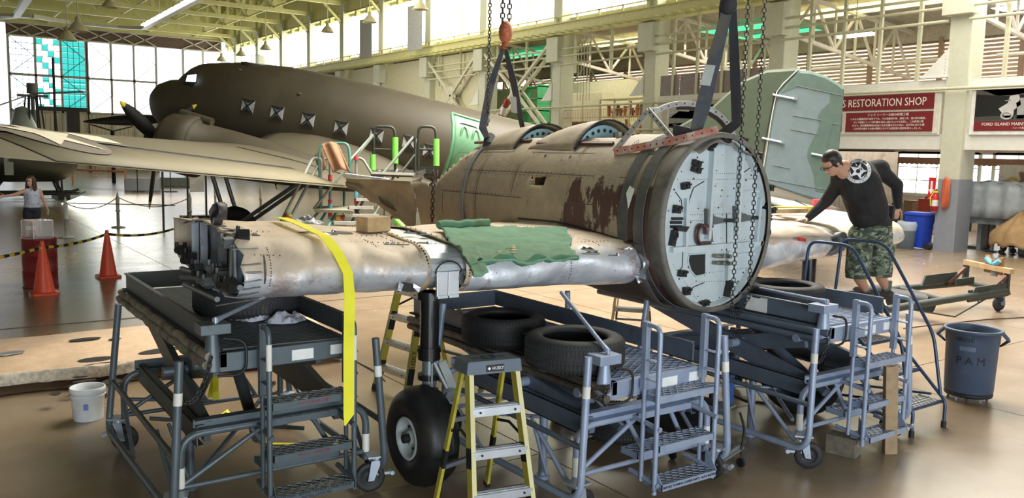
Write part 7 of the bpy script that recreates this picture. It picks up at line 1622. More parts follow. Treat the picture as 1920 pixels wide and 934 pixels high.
def cnv(u, v):
    a = 2*pi*u; h = 1.25+.05*sin(a*3); sx2, sy2 = .55+.2*v+.04*sin(a*9), .8+.25*v+.05*sin(a*7); z = h-(h-.28)*v**1.3+.06*sin(a*11)*v; pk = 1-v; return c+V((sx2*cos(a)*min(1, v*1.6+.02), sy2*sin(a)*min(1, v*1.3+.02)+.25*(1-v), z))
obj('canvas', G().grid(cnv, 60, 14), CNV, t, True, solid=.01)
obj('frame_under', G().box(c+V((0, 0, .28)), (.8, 1.4, .06)), DARKM, t, True)
for x in (-.35, .35):
    for y in (-.6, .6): obj('caster', G().cyl(c+V((x-.02, y, .08)), c+V((x+.02, y, .08)), .08, 12).cyl(c+V((x, y, .1)), c+V((x, y, .28)), .03, 6), DARKM, t, True)
p = xp(1906, 340, 26.6); t = thing('poster', 'cream poster with a painted aviator and old lettering at the right edge', 'poster', p); obj('poster_sheet', G().box(p+V((.02, 0, 0)), (.02, 1.05, .95)), paint('poster_cream', (.68, .62, .48), .6), t, True)
text('poster_letters', 'Naval Aviation', .17, BLK, p+V((0, 0, -.3)), RS, t, .003); obj('poster_figure', G().prism([p+V((-.01, y, z)) for y, z in ((-.05, -.1), (-.25, -.12), (-.3, .1), (-.15, .3), (-.05, .25), (-.12, .05))], (-.004, 0, 0)), paint('poster_brown', (.25, .15, .08), .6), t, True); obj('poster_bird', G().tube([p+V((-.012, .1+.14*cos(a), -.02+.12*sin(a))) for a in [2*pi*k/14 for k in range(14)]], .035, 6, False, True), paint('poster_ochre', (.6, .42, .08), .6), t, True)
# benches with clutter
rnd = random.Random(4); WB = paint('bench_wood', (.22, .16, .1), .7)
CC = [('blue', (.02, .09, .35)), ('white', (.7, .7, .68)), ('red', (.45, .05, .03)), ('grey', (.2, .21, .22)), ('brown', (.25, .14, .07)), ('black', (.02, .02, .02)), ('green', (.05, .16, .08)), ('cream', (.6, .54, .4))]
def bench(label, x, y0, y1, d=.7, h=.9):
    t = thing('workbench', label, 'bench', (x, (y0+y1)/2, 0), 0, 'workbenches along the annex'); obj('bench_top', G().bb((x-d/2, y0, h-.05), (x+d/2, y1, h)), WB, t, True); obj('lower_shelf', G().bb((x-d/2, y0, .25), (x+d/2, y1, .28)), WB, t, True)
    for xx in (x-d/2+.05, x+d/2-.05):
        for yy in (y0+.06, (y0+y1)/2, y1-.06): obj('leg', G().bb((xx-.04, yy-.04, 0), (xx+.04, yy+.04, h-.05)), GREYP, t, True)
bench('workbench right of the column loaded with boxes', 27.4, 9.3, 12.2); bench('long workbench behind the blue bin', 27.2, 14.0, 17.6); bench('workbench in shadow behind the man', 26.8, 18.2, 22.6)
k_ = 0
def clutter(kind, x, y, z, s, ci, shape, lb):
    nm, col = CC[ci]; m = paint('clutter_'+nm, col, .55)
    g = G()
    if shape == 'box': g.box((x, y, z+s[2]/2), s, rnd.uniform(-.3, .3)); g.box((x, y, z+s[2]+.01), (s[0]*1.04, s[1]*1.04, .02), 0)
    elif shape == 'can': g.lathe([(0, 0), (s[0]/2, 0), (s[0]/2, s[2]*.8), (s[0]/3, s[2]*.9), (s[0]/6, s[2]), (0, s[2])], (x, y, z), 16)
    else: g.sphere((x, y, z+s[2]/2), s[2]/2, 14, 9, (s[0]/s[2], s[1]/s[2], 1)); g.box((x, y, z+.05), (s[0]*.7, s[1]*.7, .1))
    ob0(kind, g, m, lb, kind.replace('_', ' '))
clutter('storage_tub', 27.1, 14.4, .9, (.5, .6, .5), 1, 'box', 'white plastic tub on the bench beside the column')
ob0('tarpaulin', G().grid(lambda u, v: V((27.5+.6*(v-.5), 14.3+1.6*(u-.5)*1, .95+.95*max(0, 1-abs(2*u-1.1))**.8+.05*sin(u*20+v*9))), 24, 8), paint('tarp_blue', (.03, .14, .42), .5), 'bright blue tarpaulin heaped over things behind the blue bin', 'cover', solid=.01)
ob0('fuel_can', G().box((26.8, 14.75, 1.15), (.25, .35, .5), .2).cyl((26.8, 14.75, 1.4), (26.8, 14.65, 1.5), .04, 8), paint('can_red2', (.42, .05, .03), .4), 'red-brown can standing before the white tub', 'can', bevel=.03)
lbs = [('cardboard_box', 15.3, .35, 4, 'box', 'brown carton on the long bench behind the blue bin'), ('toolbox', 15.8, .25, 5, 'box', 'black toolbox on the long bench behind the man'), ('paint_can', 16.2, .22, 1, 'can', 'white can between black boxes on the long bench'), ('toolbox', 16.6, .3, 3, 'box', 'grey toolbox near the left end of the long bench'), ('bottle', 17.2, .28, 0, 'can', 'blue bottle at the far end of the long bench')]
for k, y, s, ci, sh_, lb in lbs: clutter(k, 27.0, y, .9, (s, s, s*1.1), ci, sh_, lb)
lbs = [('cardboard_box', 9.8, .45, 4, 'brown box on the bench under the poster', .9), ('metal_parts', 10.3, .35, 2, 'rusty red parts on the bench under the poster', .9), ('toolbox', 10.9, .4, 5, 'black case on the right bench', .9), ('crate', 11.6, .5, 3, 'grey crate on the right bench', .9), ('cardboard_box', 11.3, .45, 4, 'brown carton on the lower shelf of the right bench', .28), ('crate', 10.4, .45, 0, 'blue crate on the lower shelf of the right bench', .28)]
for k, y, s, ci, lb, z in lbs: clutter(k, 27.3, y, z, (s, s, s*.9), ci, 'box', lb)
for i, (y, ci, lb) in enumerate(((18.6, 3, 'grey machine on the shadowed bench'), (19.4, 5, 'black machine on the shadowed bench'), (20.2, 1, 'white machine on the shadowed bench'), (21.0, 6, 'green machine on the shadowed bench'), (21.8, 4, 'brown crate on the shadowed bench'))): clutter('bench_machine', 26.7, y, .9, (.5, .5, .45), ci, 'dome' if i % 2 else 'box', lb)
t = thing('tool_chest', 'black tool chest with pale drawer fronts right behind the man', 'chest', (25.9, 15.6, 0)); obj('chest_body', G().bb((25.7, 15.2, 0), (26.2, 16.0, 1.15)), BLK, t, True)
for k in range(6): obj('drawer', G().bb((25.67, 15.24, .18+k*.15), (25.7, 15.96, .28+k*.15)), STEEL, t, True)
ob0('corrugated_panel', G().loft([[V((28.5+.03*(k % 2), 16.8+k*.09, z)) for k in range(40)] for z in (0, 2.9)], False, False, False), TAN, 'tan corrugated partition panel behind the man', 'panel', solid=.01)
t = thing('propeller_display', 'dark framed old aircraft window frame standing behind the man', 'frame', (25.4, 19.2, 2.0)); obj('frame_ring', G().tube([(25.4, 17.6+.35*cos(a)*1.0, 2.55+.45*sin(a)) for a in [2*pi*k/20 for k in range(20)]], .05, 8, False, True), BLK, t, True); obj('frame_bar', G().cyl((25.4, 17.35, 2.3), (25.4, 17.9, 2.7), .03, 6).cyl((25.4, 17.3, 2.6), (25.4, 17.85, 2.9), .02, 6), BLK, t, True)
ob0('valance', G().loft([[V((32.6, 9.5+k*.1, z-.03*(k % 2)*(z < 2.7))) for k in range(100)] for z in (2.5, 2.75)], False, False, False), paint('valance_brown', (.20, .10, .05), .8, dirt=(.5, .3, .12), damt=.3, dsc=8), 'brown patterned valance strip hanging above the windows', 'curtain', solid=.02)
p = xp(1677, 262, 26); t = thing('pendant_lamp', 'black dish lamp with a teal strip blade beneath the board', 'lamp', p); obj('lamp_shade', G().lathe([(.34, -.12), (.25, .0), (.08, .08), (.06, .25), (0, .25)], p, 20), BLK, t, True); obj('teal_blade', G().prism([p+V((.0, y, z)) for y, z in ((-.3, .12), (-.2, .2), (-1.7, .0), (-2.0, -.12), (-1.6, -.2))], (.05, 0, 0)), paint('blade_teal', (.03, .28, .27), .4), t, True); obj('arm', G().cyl(p+V((0, .5, .12)), p+V((0, 0, .1)), .03, 6), BLK, t, True)
# ================================================================= MEZZANINE WITH SHELVES
for i, (px0, px1, lb) in enumerate(((1062, 1093, 'left'), (1093, 1128, 'right'))):
    a, b = xp(px0, 200, 27.5), xp(px1, 200, 27.5); t = thing('cream_cabinet', 'tall cream cabinet on the mezzanine, %s one of the pair' % lb, 'cabinet', (27.8, (a.y+b.y)/2, 3.4), 0); obj('cabinet_body', G().bb((27.5, b.y+.02, 3.4), (28.3, a.y-.02, 5.6)), CREAMW, t, True, bevel=.01)
    obj('cabinet_door', G().bb((27.47, b.y+.06, 3.5), (27.5, a.y-.06, 5.55)), CREAMW, t, True)
RDB = paint('shelf_redbrown', (.33, .09, .045), .6); t = thing('steel_shelf', 'cream open shelf on the mezzanine crammed with red-brown parts', 'shelf', (27, 28.8, 3.4))
for z in (3.5, 4.3, 5.1): obj('shelf_board', G().bb((26.6, 27.6, z), (27.4, 30.7, z+.04)), CREAMW, t, True)
for y in (27.6, 28.7, 29.7, 30.7): obj('shelf_post', G().bb((26.6, y-.04, 3.4), (26.66, y+.04, 5.15)), CREAMW, t, True)
rnd = random.Random(12)
for k in range(22):
    y, z = 27.75+(k % 11)*.27, (3.54, 4.34)[k//11]; h = rnd.uniform(.35, .7); ob0('machine_part', G().beam((27, y, z), (27+rnd.uniform(-.1, .1), y+rnd.uniform(-.12, .12), z+h), .12, .1).sphere((27, y, z+h*.6), .1, 8, 6), (RDB, WB, paint('part_orange', (.5, .2, .07), .6))[k % 3], 'red-brown metal part standing upright on the mezzanine shelf', 'part', 'parts on the mezzanine shelf')
for k, (y, sz, m, lb) in enumerate(((30.7, (.7, .9, .5), RDB, 'red-brown engine part on the mezzanine floor nearest the column'), (32.0, (.6, .7, .7), WB, 'brown crate on the mezzanine floor by the column'), (31.2, (.5, 1.6, .08), WB, 'long wooden tabletop on the mezzanine'), (29.6, (.5, .5, .4), RDB, 'small red crate by the mezzanine rail'), (28.2, (.6, 1.2, .3), paint('part_orange', (.5, .2, .07), .6), 'orange-brown bundle by the mezzanine rail'))):
    z = 3.4 if k != 2 else 4.0; g = G().box((25.9, y, z+sz[2]/2), sz); 
    if k == 2: g.bb((25.8, y-.7, 3.4), (25.9, y-.6, 4.0)); g.bb((25.8, y+.6, 3.4), (25.9, y+.7, 4.0))
    ob0('mezzanine_load', g, m, lb, 'crate')
t = thing('mesh_railing', 'low rusty wire railing along the mezzanine edge', 'railing', (24.9, 28, 3.4))
for z in (3.8, 4.2, 4.55): obj('railing_wire', G().cyl((24.9, 25.8, z), (24.9, 31.2, z), .015, 6), paint('rail_pinkish', (.5, .3, .2), .5), t, True)
for k in range(46): obj('railing_bar', G().cyl((24.9, 25.6+k*.12, 4.0), (24.9, 25.6+k*.12, 4.5), .012, 5), paint('rail_pinkish', (.5, .3, .2), .5), t, True)
for k in range(5): y0 = 19.6+k*1.06; ob0('screen_panel', G().bb((24.70, y0, 4.95), (24.74, y0+1.0, 5.75)), paint('panel_mauve', (.25, .20, .20), .6), 'mauve-grey screen panel in the row above the white ledge', 'panel', 'mauve panels above the ledge')
t = thing('green_locker', 'green shelved rack seen through the diagonal braces', 'rack', (27.0, 36.4, 3.4)); 
for k in range(5): obj('rack_shelf', G().bb((26.6, 35.6, 3.5+k*.62), (27.4, 37.3, 3.55+k*.62)), paint('rack_green', (.08, .45, .22), .5), t, True)
for y in (35.6, 37.3): obj('rack_side', G().bb((26.6, y, 3.4), (27.4, y+.04, 6.1)), paint('rack_green', (.08, .45, .22), .5), t, True)
struct('wall_mezzanine_back', G().bb((29.8, 31, 3.4), (29.9, 83, 6.4)), CREAMW); struct('wall_mezzanine_front', G().bb((24.95, 38.2, 3.2), (25.05, 55, 7.9)), CREAMW)
for k, (y, z) in enumerate(((39.6, 3.9), (41.5, 3.8))): ob0('equipment_box', G().box((24.6, y, z), (.3, .6, .5)), FRW, ('white equipment box low on the cream wall, left', 'white equipment box low on the cream wall, right')[k], 'box')
# striped pole
a, b = xp(950, 190, 24.0), xp(938, 225, 24.0); t = thing('striped_pole', 'red and white banded pole leaning behind the rear sling', 'pole', b); d = (a-b); obj('pole_foot', G().cyl((b-d*.5).to_tuple(), ((b-d*.5).x-.4, (b-d*.5).y, 0), .1, 8), BLK, t, True)
for k, m in enumerate((BLK, paint('band_red', (.4, .03, .03), .5), FRW, paint('band_red', (.4, .03, .03), .5))): obj('band', G().cyl(b+d*(-.5+k*.4), b+d*(-.1+k*.4), .13, 10), m, t, True)
# ================================================================= LAMPS, BANNERS, TRACK
SH = paint('lamp_shade_cream', (.50, .46, .30), .5)
def lamp(px, py, X, lb):
    p = xp(px, py, X); t = thing('pendant_lamp', lb, 'lamp', p, 0, 'bell pendant lamps under the roof'); obj('lamp_shade', G().lathe([(.42, -.28), (.38, -.2), (.2, .05), (.12, .12), (.1, .3), (.03, .38), (0, .38)], p, 20), SH, t, True); obj('lamp_rod', G().cyl(p+V((0, 0, .35)), (p.x, p.y, 15.9), .025, 6), SH, t, True)
for px, py, X, w_ in ((126, 64, 6, 'nearest the left end doors'), (146, 46, 6, 'just right of the leftmost lamp'), (415, 108, 22, 'low above the cockpit roof'), (452, 98, 22, 'right of the astrodome'), (498, 86, 22, 'before the third clerestory bay'), (614, 52, 22, 'before the bay left of the first banner'), (693, 33, 22, 'above the first grey banner'), (788, 8, 22, 'above the second grey banner'), (205, 4, 9, 'high up by the light track')): lamp(px, py, X, 'cream bell-shaped pendant lamp '+w_)
for (x0, y0, x1, y1, lb) in ((675, 38, 697, 106, 'left'), (765, 13, 791, 92, 'right')):
    a, b = xp(x0, y0, 23.6), xp(x1, y1, 23.6); ob0('banner', G().bb((23.58, b.y, b.z), (23.62, a.y, a.z)).bb((23.59, a.y-.1, a.z), (23.61, a.y-.07, 16.25)).bb((23.59, b.y+.07, a.z), (23.61, b.y+.1, 16.25)), paint('banner_grey', (.36, .36, .36), .8), 'plain grey banner hanging in the clerestory, %s of the two' % lb, 'banner')
TZ = 10.8; pts = [zp(380, -6, TZ), zp(268, 53, TZ), zp(222, 51, TZ), zp(130, 42, TZ), zp(60, 30, TZ), zp(-10, 28, TZ)]
t = thing('light_track', 'pale suspended lighting track bending across the roof at upper left', 'light fitting', pts[1]); LT = paint('track_pale', (.6, .6, .5), .4)
for a, b in zip(pts, pts[1:]): obj('track_beam', G().beam(a, b, .35, .22), LT, t, True)
for k in range(9): a = pts[1].lerp(pts[0], .08+k*.1); b = pts[1].lerp(pts[0], .15+k*.1); obj('tube_light', G().beam(a-V((.3, 0, -.05)), b-V((.3, 0, -.05)), .16, .1), glow('tube_glow', (1, 1, .92), 4), t, True)
for k in range(4): p = pts[1].lerp(pts[0], k/3); obj('hanger', G().cyl(p, (p.x, p.y, 16), .02, 6), LT, t, True)
pts = [zp(-10, 33, TZ), zp(30, 30, TZ), zp(55, -8, TZ)]; t = thing('light_track', 'second lighting track cut by the top left corner', 'light fitting', pts[1])
for a, b in zip(pts, pts[1:]): obj('track_beam', G().beam(a, b, .4, .25), LT, t, True)
for px, py, ln, lb in ((1606, 66, 2.4, 'bright strip light under the annex roof'),): a = xp(1572, 70, 27.5); b = xp(1637, 63, 27.5); ob0('strip_light', G().beam(a, b, .2, .1), [glow('tube_glow', (1, 1, .92), 4)], lb, 'light fitting'); ob0('light_rod', G().cyl((a+b)/2+V((0, 0, .05)), (((a+b)/2).x, ((a+b)/2).y, 8.3), .02, 6), PIPE, 'thin rod holding the bright strip light under the annex roof', 'rod')
for k in range(5): p = xp(1085+k*5.5, 100, 24.2); ob0('drop_wire', G().cyl((24.2, p.y, 4.9), (24.2, p.y, 8.0), .018, 5), PIPE, 'thin vertical wire in the cluster between the two columns', 'wire', 'vertical wires between columns')
ob0('security_camera', G().box((24.3, 49.6, 6.6), (.3, .35, .3)).sphere((24.3, 49.6, 6.4), .14, 8, 6), FRW, 'white security camera dome under a bracket box', 'camera')
# ================================================================= LEFT BACKGROUND: HELICOPTERS, DISPLAYS
HD = paint('heli_dark', (.025, .03, .022), .4, dirt=(.05, .055, .045), damt=.3, dsc=1); c = zp(68, 372); t = thing('helicopter', 'dark olive helicopter body on skids behind the woman', 'helicopter', c)
hz0 = .75
def hb(u, v): a = 2*pi*u; x = -3.2+5.0*v; k2 = max(0, 1-max(0, (x-.6)/1.35)**2.5)**.5 if x > .6 else max(.05, 1-max(0, (-x-1.2)/2.1)**2)**.5; return V((c.x, c.y, 0))+V((.82*x-.5*1.1*cos(a)*k2, .5*x*.3+1.0*cos(a)*k2, 1.75+1.05*sin(a)*k2*(1 if sin(a) > 0 else .95)))
obj('cabin', G().grid(hb, 36, 24), HD, t, True); obj('placard', G().prism([V((c.x, c.y, 0))+V((q, -1.2, z)) for q, z in ((-1.3, 1.1), (-.95, 1.1), (-.95, 2.1), (-1.3, 2.1))], (0, -.02, 0)), paint('placard_grey', (.3, .32, .3), .5), t, True)
obj('red_strip', G().prism([V((c.x, c.y, 0))+V((q, -1.3, z)) for q, z in ((-1.5, 2.2), (1.0, 2.1), (.9, 2.3), (-1.6, 2.4))], (0, -.02, 0)), paint('strip_red', (.6, .10, .06), .4), t, True)
for y in (-.9, .9): obj('skid_tube', G().tube([V((c.x-3.6, c.y+y, .45)), V((c.x-3.0, c.y+y, .25)), V((c.x+1.6, c.y+y, .25)), V((c.x+1.9, c.y+y, .35))], .07, 8), BLK, t, True)
for x in (-1.8, 1.0):
    for y in (-.9, .9): obj('skid_strut', G().cyl(V((c.x+x, c.y+y, .25)), V((c.x+x*.7, c.y+y*.4, .9)), .05, 8), BLK, t, True)
    obj('support_block', G().box((c.x+x, c.y, .12), (.5, 2.2, .24)), BLK, t, True)
HW = paint('heli_pale', (.40, .46, .48), .4, .3); c = yp(58, 215, 47); t = thing('helicopter_rotor', 'pale light helicopter cabin and rotor head showing above the wing', 'helicopter', (c.x, c.y, 2.4))
z0 = c.z; obj('cabin_cone', G().lathe([(.9, -1.8), (.75, -1.0), (.45, -.2), (.3, .3), (0, .4)], c+V((-.35, 0, 0)), 18), HW, t, True)
obj('rotor_mast', G().cyl(c+V((.1, 0, -1.6)), c+V((.1, 0, 1.0)), .09, 10).box(c+V((.1, 0, .9)), (1.3, .4, .12)).cyl(c+V((.1, 0, 1.0)), c+V((.1, 0, 1.5)), .25, 12), GREYD, t, True)
for a, b in ((c+V((.1, 0, 1.0)), yp(160, 172, 45)), (c+V((.1, 0, 1.0)), yp(-20, 204, 47))): obj('rotor_blade', G().beam(a, b, .34, .06), paint('blade_olive', (.25, .27, .22), .5), t, True)
for k in range(6): a = 2*pi*k/6; obj('linkage', G().cyl(c+V((.1+.5*cos(a), .5*sin(a), -1.2)), c+V((.1+.3*cos(a), .3*sin(a), .9)), .04, 6), DARKM, t, True)
c = yp(130, 225, 46); t = thing('gun_mount', 'black tripod and box silhouette before the left door leaf', 'display', (c.x, c.y, 0)); obj('box_post', G().box(c+V((.15, 0, -.3)), (.55, .4, 1.5)), BLK, t, True); obj('top_bar', G().box(c+V((-.3, 0, .5)), (2.2, .2, .2)), BLK, t, True); obj('mast', G().cyl((c.x-.6, c.y, 0), (c.x-.6, c.y, c.z+2.9), .06, 8).cyl((c.x-.4, c.y, 0), (c.x-.6, c.y, c.z+.5), .05, 8), BLK, t, True)
c = yp(212, 246, 60); t = thing('distant_propeller', 'small black propeller with red and yellow tips far behind the wing', 'propeller', c)
for s, m in ((-1, paint('band_red', (.4, .03, .03), .5)), (1, paint('tip_yellow', (.75, .6, .05), .5))): obj('blade', G().beam(c, c+V((s*1.2, 0, .35)), .3, .08), BLK, t, True); obj('engine_stand', G().cyl((c.x, c.y+.2, 0), (c.x, c.y+.2, c.z), .12, 10), BLK, t, True); obj('blade_tip', G().beam(c+V((s*1.2, 0, .35)), c+V((s*1.45, 0, .42)), .26, .08), m, t, True)
for i, (px, py, s, lb, m) in enumerate(((268, 350, (1.8, .8, .7), 'grey crate under the transport wing, left of the propeller blade', GREYP), (325, 342, (2.6, .8, .55), 'long grey display pod lying behind the propeller blade', paint('pod_grey', (.16, .18, .17), .5)))):
    p = zp(px, py+8); ob0('display_crate', G().box(p+V((0, 0, s[2]/2)), s, -.3), m, lb, 'crate', bevel=.05)
for i, (px, lb) in enumerate(((258, 'thin black display stand left of the grey crate'), (320, 'thin black display stand right of the lower propeller blade'))):
    p = zp(px, 360); ob0('display_stand', G().cyl(p, p+V((0, 0, 1.5)), .03, 6).box(p+V((0, 0, .02)), (.6, .6, .04)), BLK, lb, 'stand')
p = zp(370, 408); t = thing('notice_stand', 'white notice board on black posts under the wing', 'sign', p)
for s in (-.32, .32): obj('stand_post', G().bb(p+V((s-.03, -.03, 0)), p+V((s+.03, .03, 1.6))), BLK, t, True)
obj('notice_panel', G().box(p+V((0, -.04, 1.25)), (.5, .02, .65)), FRW, t, True); obj('stand_foot', G().box(p+V((0, 0, .04)), (1.1, .5, .08)), BLK, t, True)
for i, (px, py, lb) in enumerate(((490, 318, 'orange plastic barrier far behind'), (160, 312, 'long orange safety railing beyond the wing'))):
    if i: a = zp(135, 318, .9); b = zp(235, 322, .9); ob0('safety_rail', G().beam(a, b, .15, .12).beam(a-V((0, 0, .9)), a, .1, .1).beam(b-V((0, 0, .9)), b, .1, .1), paint('rail_orange', (.8, .25, .08), .5), lb, 'barrier')
a, b = yp(305, 224, 27), yp(156, 228, 27.6); t = thing('black_propeller', 'long black propeller blade pointing left beyond the olive nacelle', 'propeller', (a.x, a.y, a.z)); obj('blade', G().loft([[a.lerp(b, k/8)+V((0, 0, s_*w_))+V((0, .03*(q-1), 0)) for q, s_ in ((0, -1), (1, 0), (2, 1), (1, 0))] for k, w_ in enumerate((.06, .12, .15, .16, .15, .13, .10, .07, .02))], True, True), BLK, t, True); obj('hub', G().sphere(a, .2, 12, 8), BLK, t, True); obj('engine_stand', G().cyl((a.x, a.y+.2, 0), (a.x, a.y+.2, a.z), .035, 8), GREYD, t, True)
# ================================================================= PLATFORM LADDERS BY THE TRANSPORT
TL = paint('ladder_teal', (.10, .30, .25), .45); GRT = paint('ladder_grey', (.28, .31, .28), .5); c = zp(640, 396, 1.0); D0 = 17.2
def DP(px, py, d=D0): return CO+ray(px, py)*d
t = thing('platform_ladder', 'teal and grey tubular platform ladder with taped rails and a brown hide over it', 'ladder', (DP(630, 400).x, DP(630, 400).y, 0))
def tb(nm, pts, m, r=.028, d=D0): obj(nm, G().tube(bend([DP(*p) if len(p) == 2 else DP(p[0], p[1], p[2]) for p in pts], .12), r, 8), m, t, True)
tb('rail_tube', [(525, 420, 16.2), (586, 297, 17.2), (602, 296, 17.2), (602, 395, 17.2)], GRT); tb('rail_tube', [(545, 408, 16.4), (600, 302, 17.4), (618, 296, 17.4)], GRT)
tb('back_hoop', [(601, 395), (598, 285), (604, 270), (652, 268), (656, 290), (656, 330)], TL); tb('front_post', [(619, 295), (619, 410)], GRT, .03); tb('front_post', [(668, 295), (668, 405)], GRT, .03); tb('side_rail', [(668, 296), (680, 298), (712, 350)], GRT)
tb('lower_leg', [(600, 395, 17), (568, 430, 16.4)], GRT); tb('lower_leg', [(612, 396, 17), (592, 430, 16.4)], TL); tb('lower_leg', [(668, 395, 17), (690, 430, 16.4)], GRT); tb('lower_leg', [(630, 398, 17), (612, 432, 16.4)], TL); tb('lower_leg', [(645, 360, 18), (645, 430, 17.5)], TL)
pc = [DP(590, 396, 16.6), DP(663, 397, 16.6), DP(668, 389, 17.6), DP(592, 389, 17.6)]; obj('platform', G().sheet(pc, .05), paint('platform_tan', (.28, .27, .2), .6), t, True)
for px, py, px2, py2, m in ((619, 300, 619, 293, 'r'), (668, 300, 668, 293, 'r'), (619, 338, 619, 328, 'r'), (619, 381, 619, 375, 'r'), (619, 395, 619, 382, 'b'), (619, 406, 619, 396, 'r'), (619, 411, 619, 407, 'b'), (668, 382, 668, 372, 'r'), (668, 372, 668, 360, 'b'), (541, 403, 538, 409, 'r'), (536, 411, 531, 421, 'g'), (543, 400, 541, 403, 'g'), (531, 422, 528, 427, 'r')):
    d = D0 if px > 560 else 16.3; obj('grip_tape', G().cyl(DP(px, py, d-.02), DP(px2, py2, d-.02), .045 if px > 560 else .07, 10), {'r': paint('tape_red', (.65, .05, .07), .5), 'b': paint('tape_blue', (.15, .5, .6), .5), 'g': paint('tape_green', (.35, .8, .2), .5)}[m], t, True)
obj('taped_stub', G().cyl(DP(626, 408), DP(631, 408), .05, 10).cyl(DP(639, 408), DP(646, 408), .05, 10), paint('tape_red', (.65, .05, .07), .5), t, True); obj('taped_stub', G().cyl(DP(631, 408), DP(639, 408), .05, 10), paint('tape_yellow2', (.75, .65, .1), .5), t, True)
HIDE = paint('hide_brown', (.30, .15, .08), .85, var=.2, dirt=(.22, .16, .10), damt=.4, dsc=4)
ob0('draped_hide', G().grid(lambda u, v: DP(603+22*u+ (32*v), 272-6*sin(pi*v)+ (52*u if v < .5 else 52*u)-0, D0-.12-.25*sin(pi*u*.5)+.05*sin(v*9)), 10, 14).grid(lambda u, v: DP(590+14*u+8*v, 290-16*u+30*v*0+40*v, D0+.1), 4, 6), HIDE, 'brown leathery sheet draped over the top of the teal ladder', 'cover', solid=.02)
t = thing('boarding_stairs', 'dark tubular boarding stairs with white-edged treads and lime green padded rails', 'stairs', (DP(740, 400, 17.5).x, DP(740, 400, 17.5).y, 0)); DG = paint('stairs_dark', (.05, .055, .045), .45, .4); LIME = paint('lime_pad', (.22, .75, .10), .5); D1 = 17.6
for (x0, x1, yb) in ((700, 741, 325), (784, 818, 325)):
    obj('guard_loop', G().tube(bend([DP(x0, yb, D1), DP(x0+1, 237, D1), DP(x1-2, 238, D1), DP(x1, 260, D1), DP(x1, yb, D1)], .12), .03, 8), DG, t, True); obj('guard_bar', G().cyl(DP(x0, 280, D1), DP(x1, 281, D1), .022, 8), DG, t, True)
    obj('green_pad', G().cyl(DP(x1, 261 if x0 > 750 else 258, D1-.02), DP(x1, 311 if x0 > 750 else 307, D1-.02), .065, 10), LIME, t, True)
obj('green_pad', G().cyl(DP(699, 290, D1-.02), DP(699, 320, D1-.02), .06, 10), LIME, t, True); obj('green_pad', G().cyl(DP(741, 412, 16.5), DP(756, 427, 16.5), .06, 10), LIME, t, True)
obj('platform_deck', G().sheet([DP(695, 327, D1-.5), DP(820, 330, D1-.5), DP(822, 323, D1+.6), DP(700, 321, D1+.6)], .08), DG, t, True); obj('white_edge', G().beam(DP(696, 324, D1-.6), DP(779, 327, D1-.6), .03, .05), FRW, t, True); obj('kick_plate', G().sheet([DP(782, 312, D1-.5), DP(820, 312, D1-.5), DP(820, 326, D1-.5), DP(782, 326, D1-.5)], .03), DG, t, True)
for k, (x0, x1, y) in enumerate(((678, 721, 360), (668, 714, 374), (655, 700, 389), (647, 710, 404), (626, 676, 418), (640, 690, 432))): obj('tread', G().beam(DP(x0, y, 17.2-k*.12), DP(x1, y+.5, 17.2-k*.12), .3, .04), DG, t, True) and obj('tread_nosing', G().beam(DP(x0, y, 17.02-k*.12), DP(x1, y+.5, 17.02-k*.12), .03, .06), FRW, t, True)
for a, b in (((655, 425, 16.8), (712, 320, 17.6)), ((690, 425, 16.8), (745, 318, 17.6)), ((655, 302, 17.2), (700, 252, 17.6)), ((588, 392, 17), (700, 254, 17.5)), ((710, 335, 17.2), (775, 257, 17.5)), ((745, 333, 17.2), (778, 290, 17.5)), ((778, 257, 17.5), (778, 325, 17.5)), ((700, 410, 17), (745, 440, 17)), ((770, 400, 17.4), (720, 440, 17.2)), ((720, 330, 18.3), (722, 440, 18)), ((815, 330, 18), (815, 420, 18)), ((700, 340, 17.8), (815, 415, 17.8)), ((815, 340, 17.8), (720, 420, 17.8))): obj('stair_tube', G().cyl(DP(*a), DP(*b), .028, 8), GRT if a[0] < 740 else DG, t, True)
# ================================================================= TOW CART ON THE RIGHT
CG = paint('cart_green', (.045, .055, .05), .55, .2, dirt=(.1, .085, .07), damt=.3); t = thing('tow_cart', 'dark green tubular cart with a timber cradle on top, right of the stands', 'cart', (13.6, 7.2, 0))
n0, n1 = V((11.6, 6.85, .42)), zp(1885, 545, .42); f0, f1 = V((12.2, 8.05, .42)), zp(1812, 530, .42)
obj('main_tube', G().cyl(n0, n1, .06, 12), CG, t, True); obj('main_tube', G().cyl(f0, f1, .06, 12), CG, t, True); obj('end_tube', G().cyl(n1, f1, .05, 10), CG, t, True); obj('end_tube', G().cyl(n0.lerp(n1, .45), f0.lerp(f1, .45), .05, 10), CG, t, True)
obj('side_plate', G().beam(n1-V((1.25, 0, 0)), n1+V((.1, 0, 0)), .03, .2).prism([n1+V((-1.3, -.03, -.08)), n1+V((.15, -.03, -.08)), n1+V((0, -.03, .14)), n1+V((-1.1, -.03, .14))], (0, .03, 0)), CG, t, True)
obj('side_plate', G().prism([f1+V((-1.5, 0, .05)), f1+V((-.3, 0, .05)), f1+V((-.35, 0, .22)), f1+V((-1.4, 0, .22))], (0, .03, 0)).box(n1+V((-.4, .5, .12)), (.6, .03, .12)), CG, t, True)
text('cart_number', 'B10C', .17, paint('ink_green', (.02, .03, .025), .6), n1+V((-.8, -.045, .02)), axes((1, 0, 0), (0, 0, 1)), t, .002); obj('red_reflector', G().box(n1+V((-.2, -.04, .0)), (.1, .02, .06)), paint('reflector', (.7, .04, .03), .4), t, True)
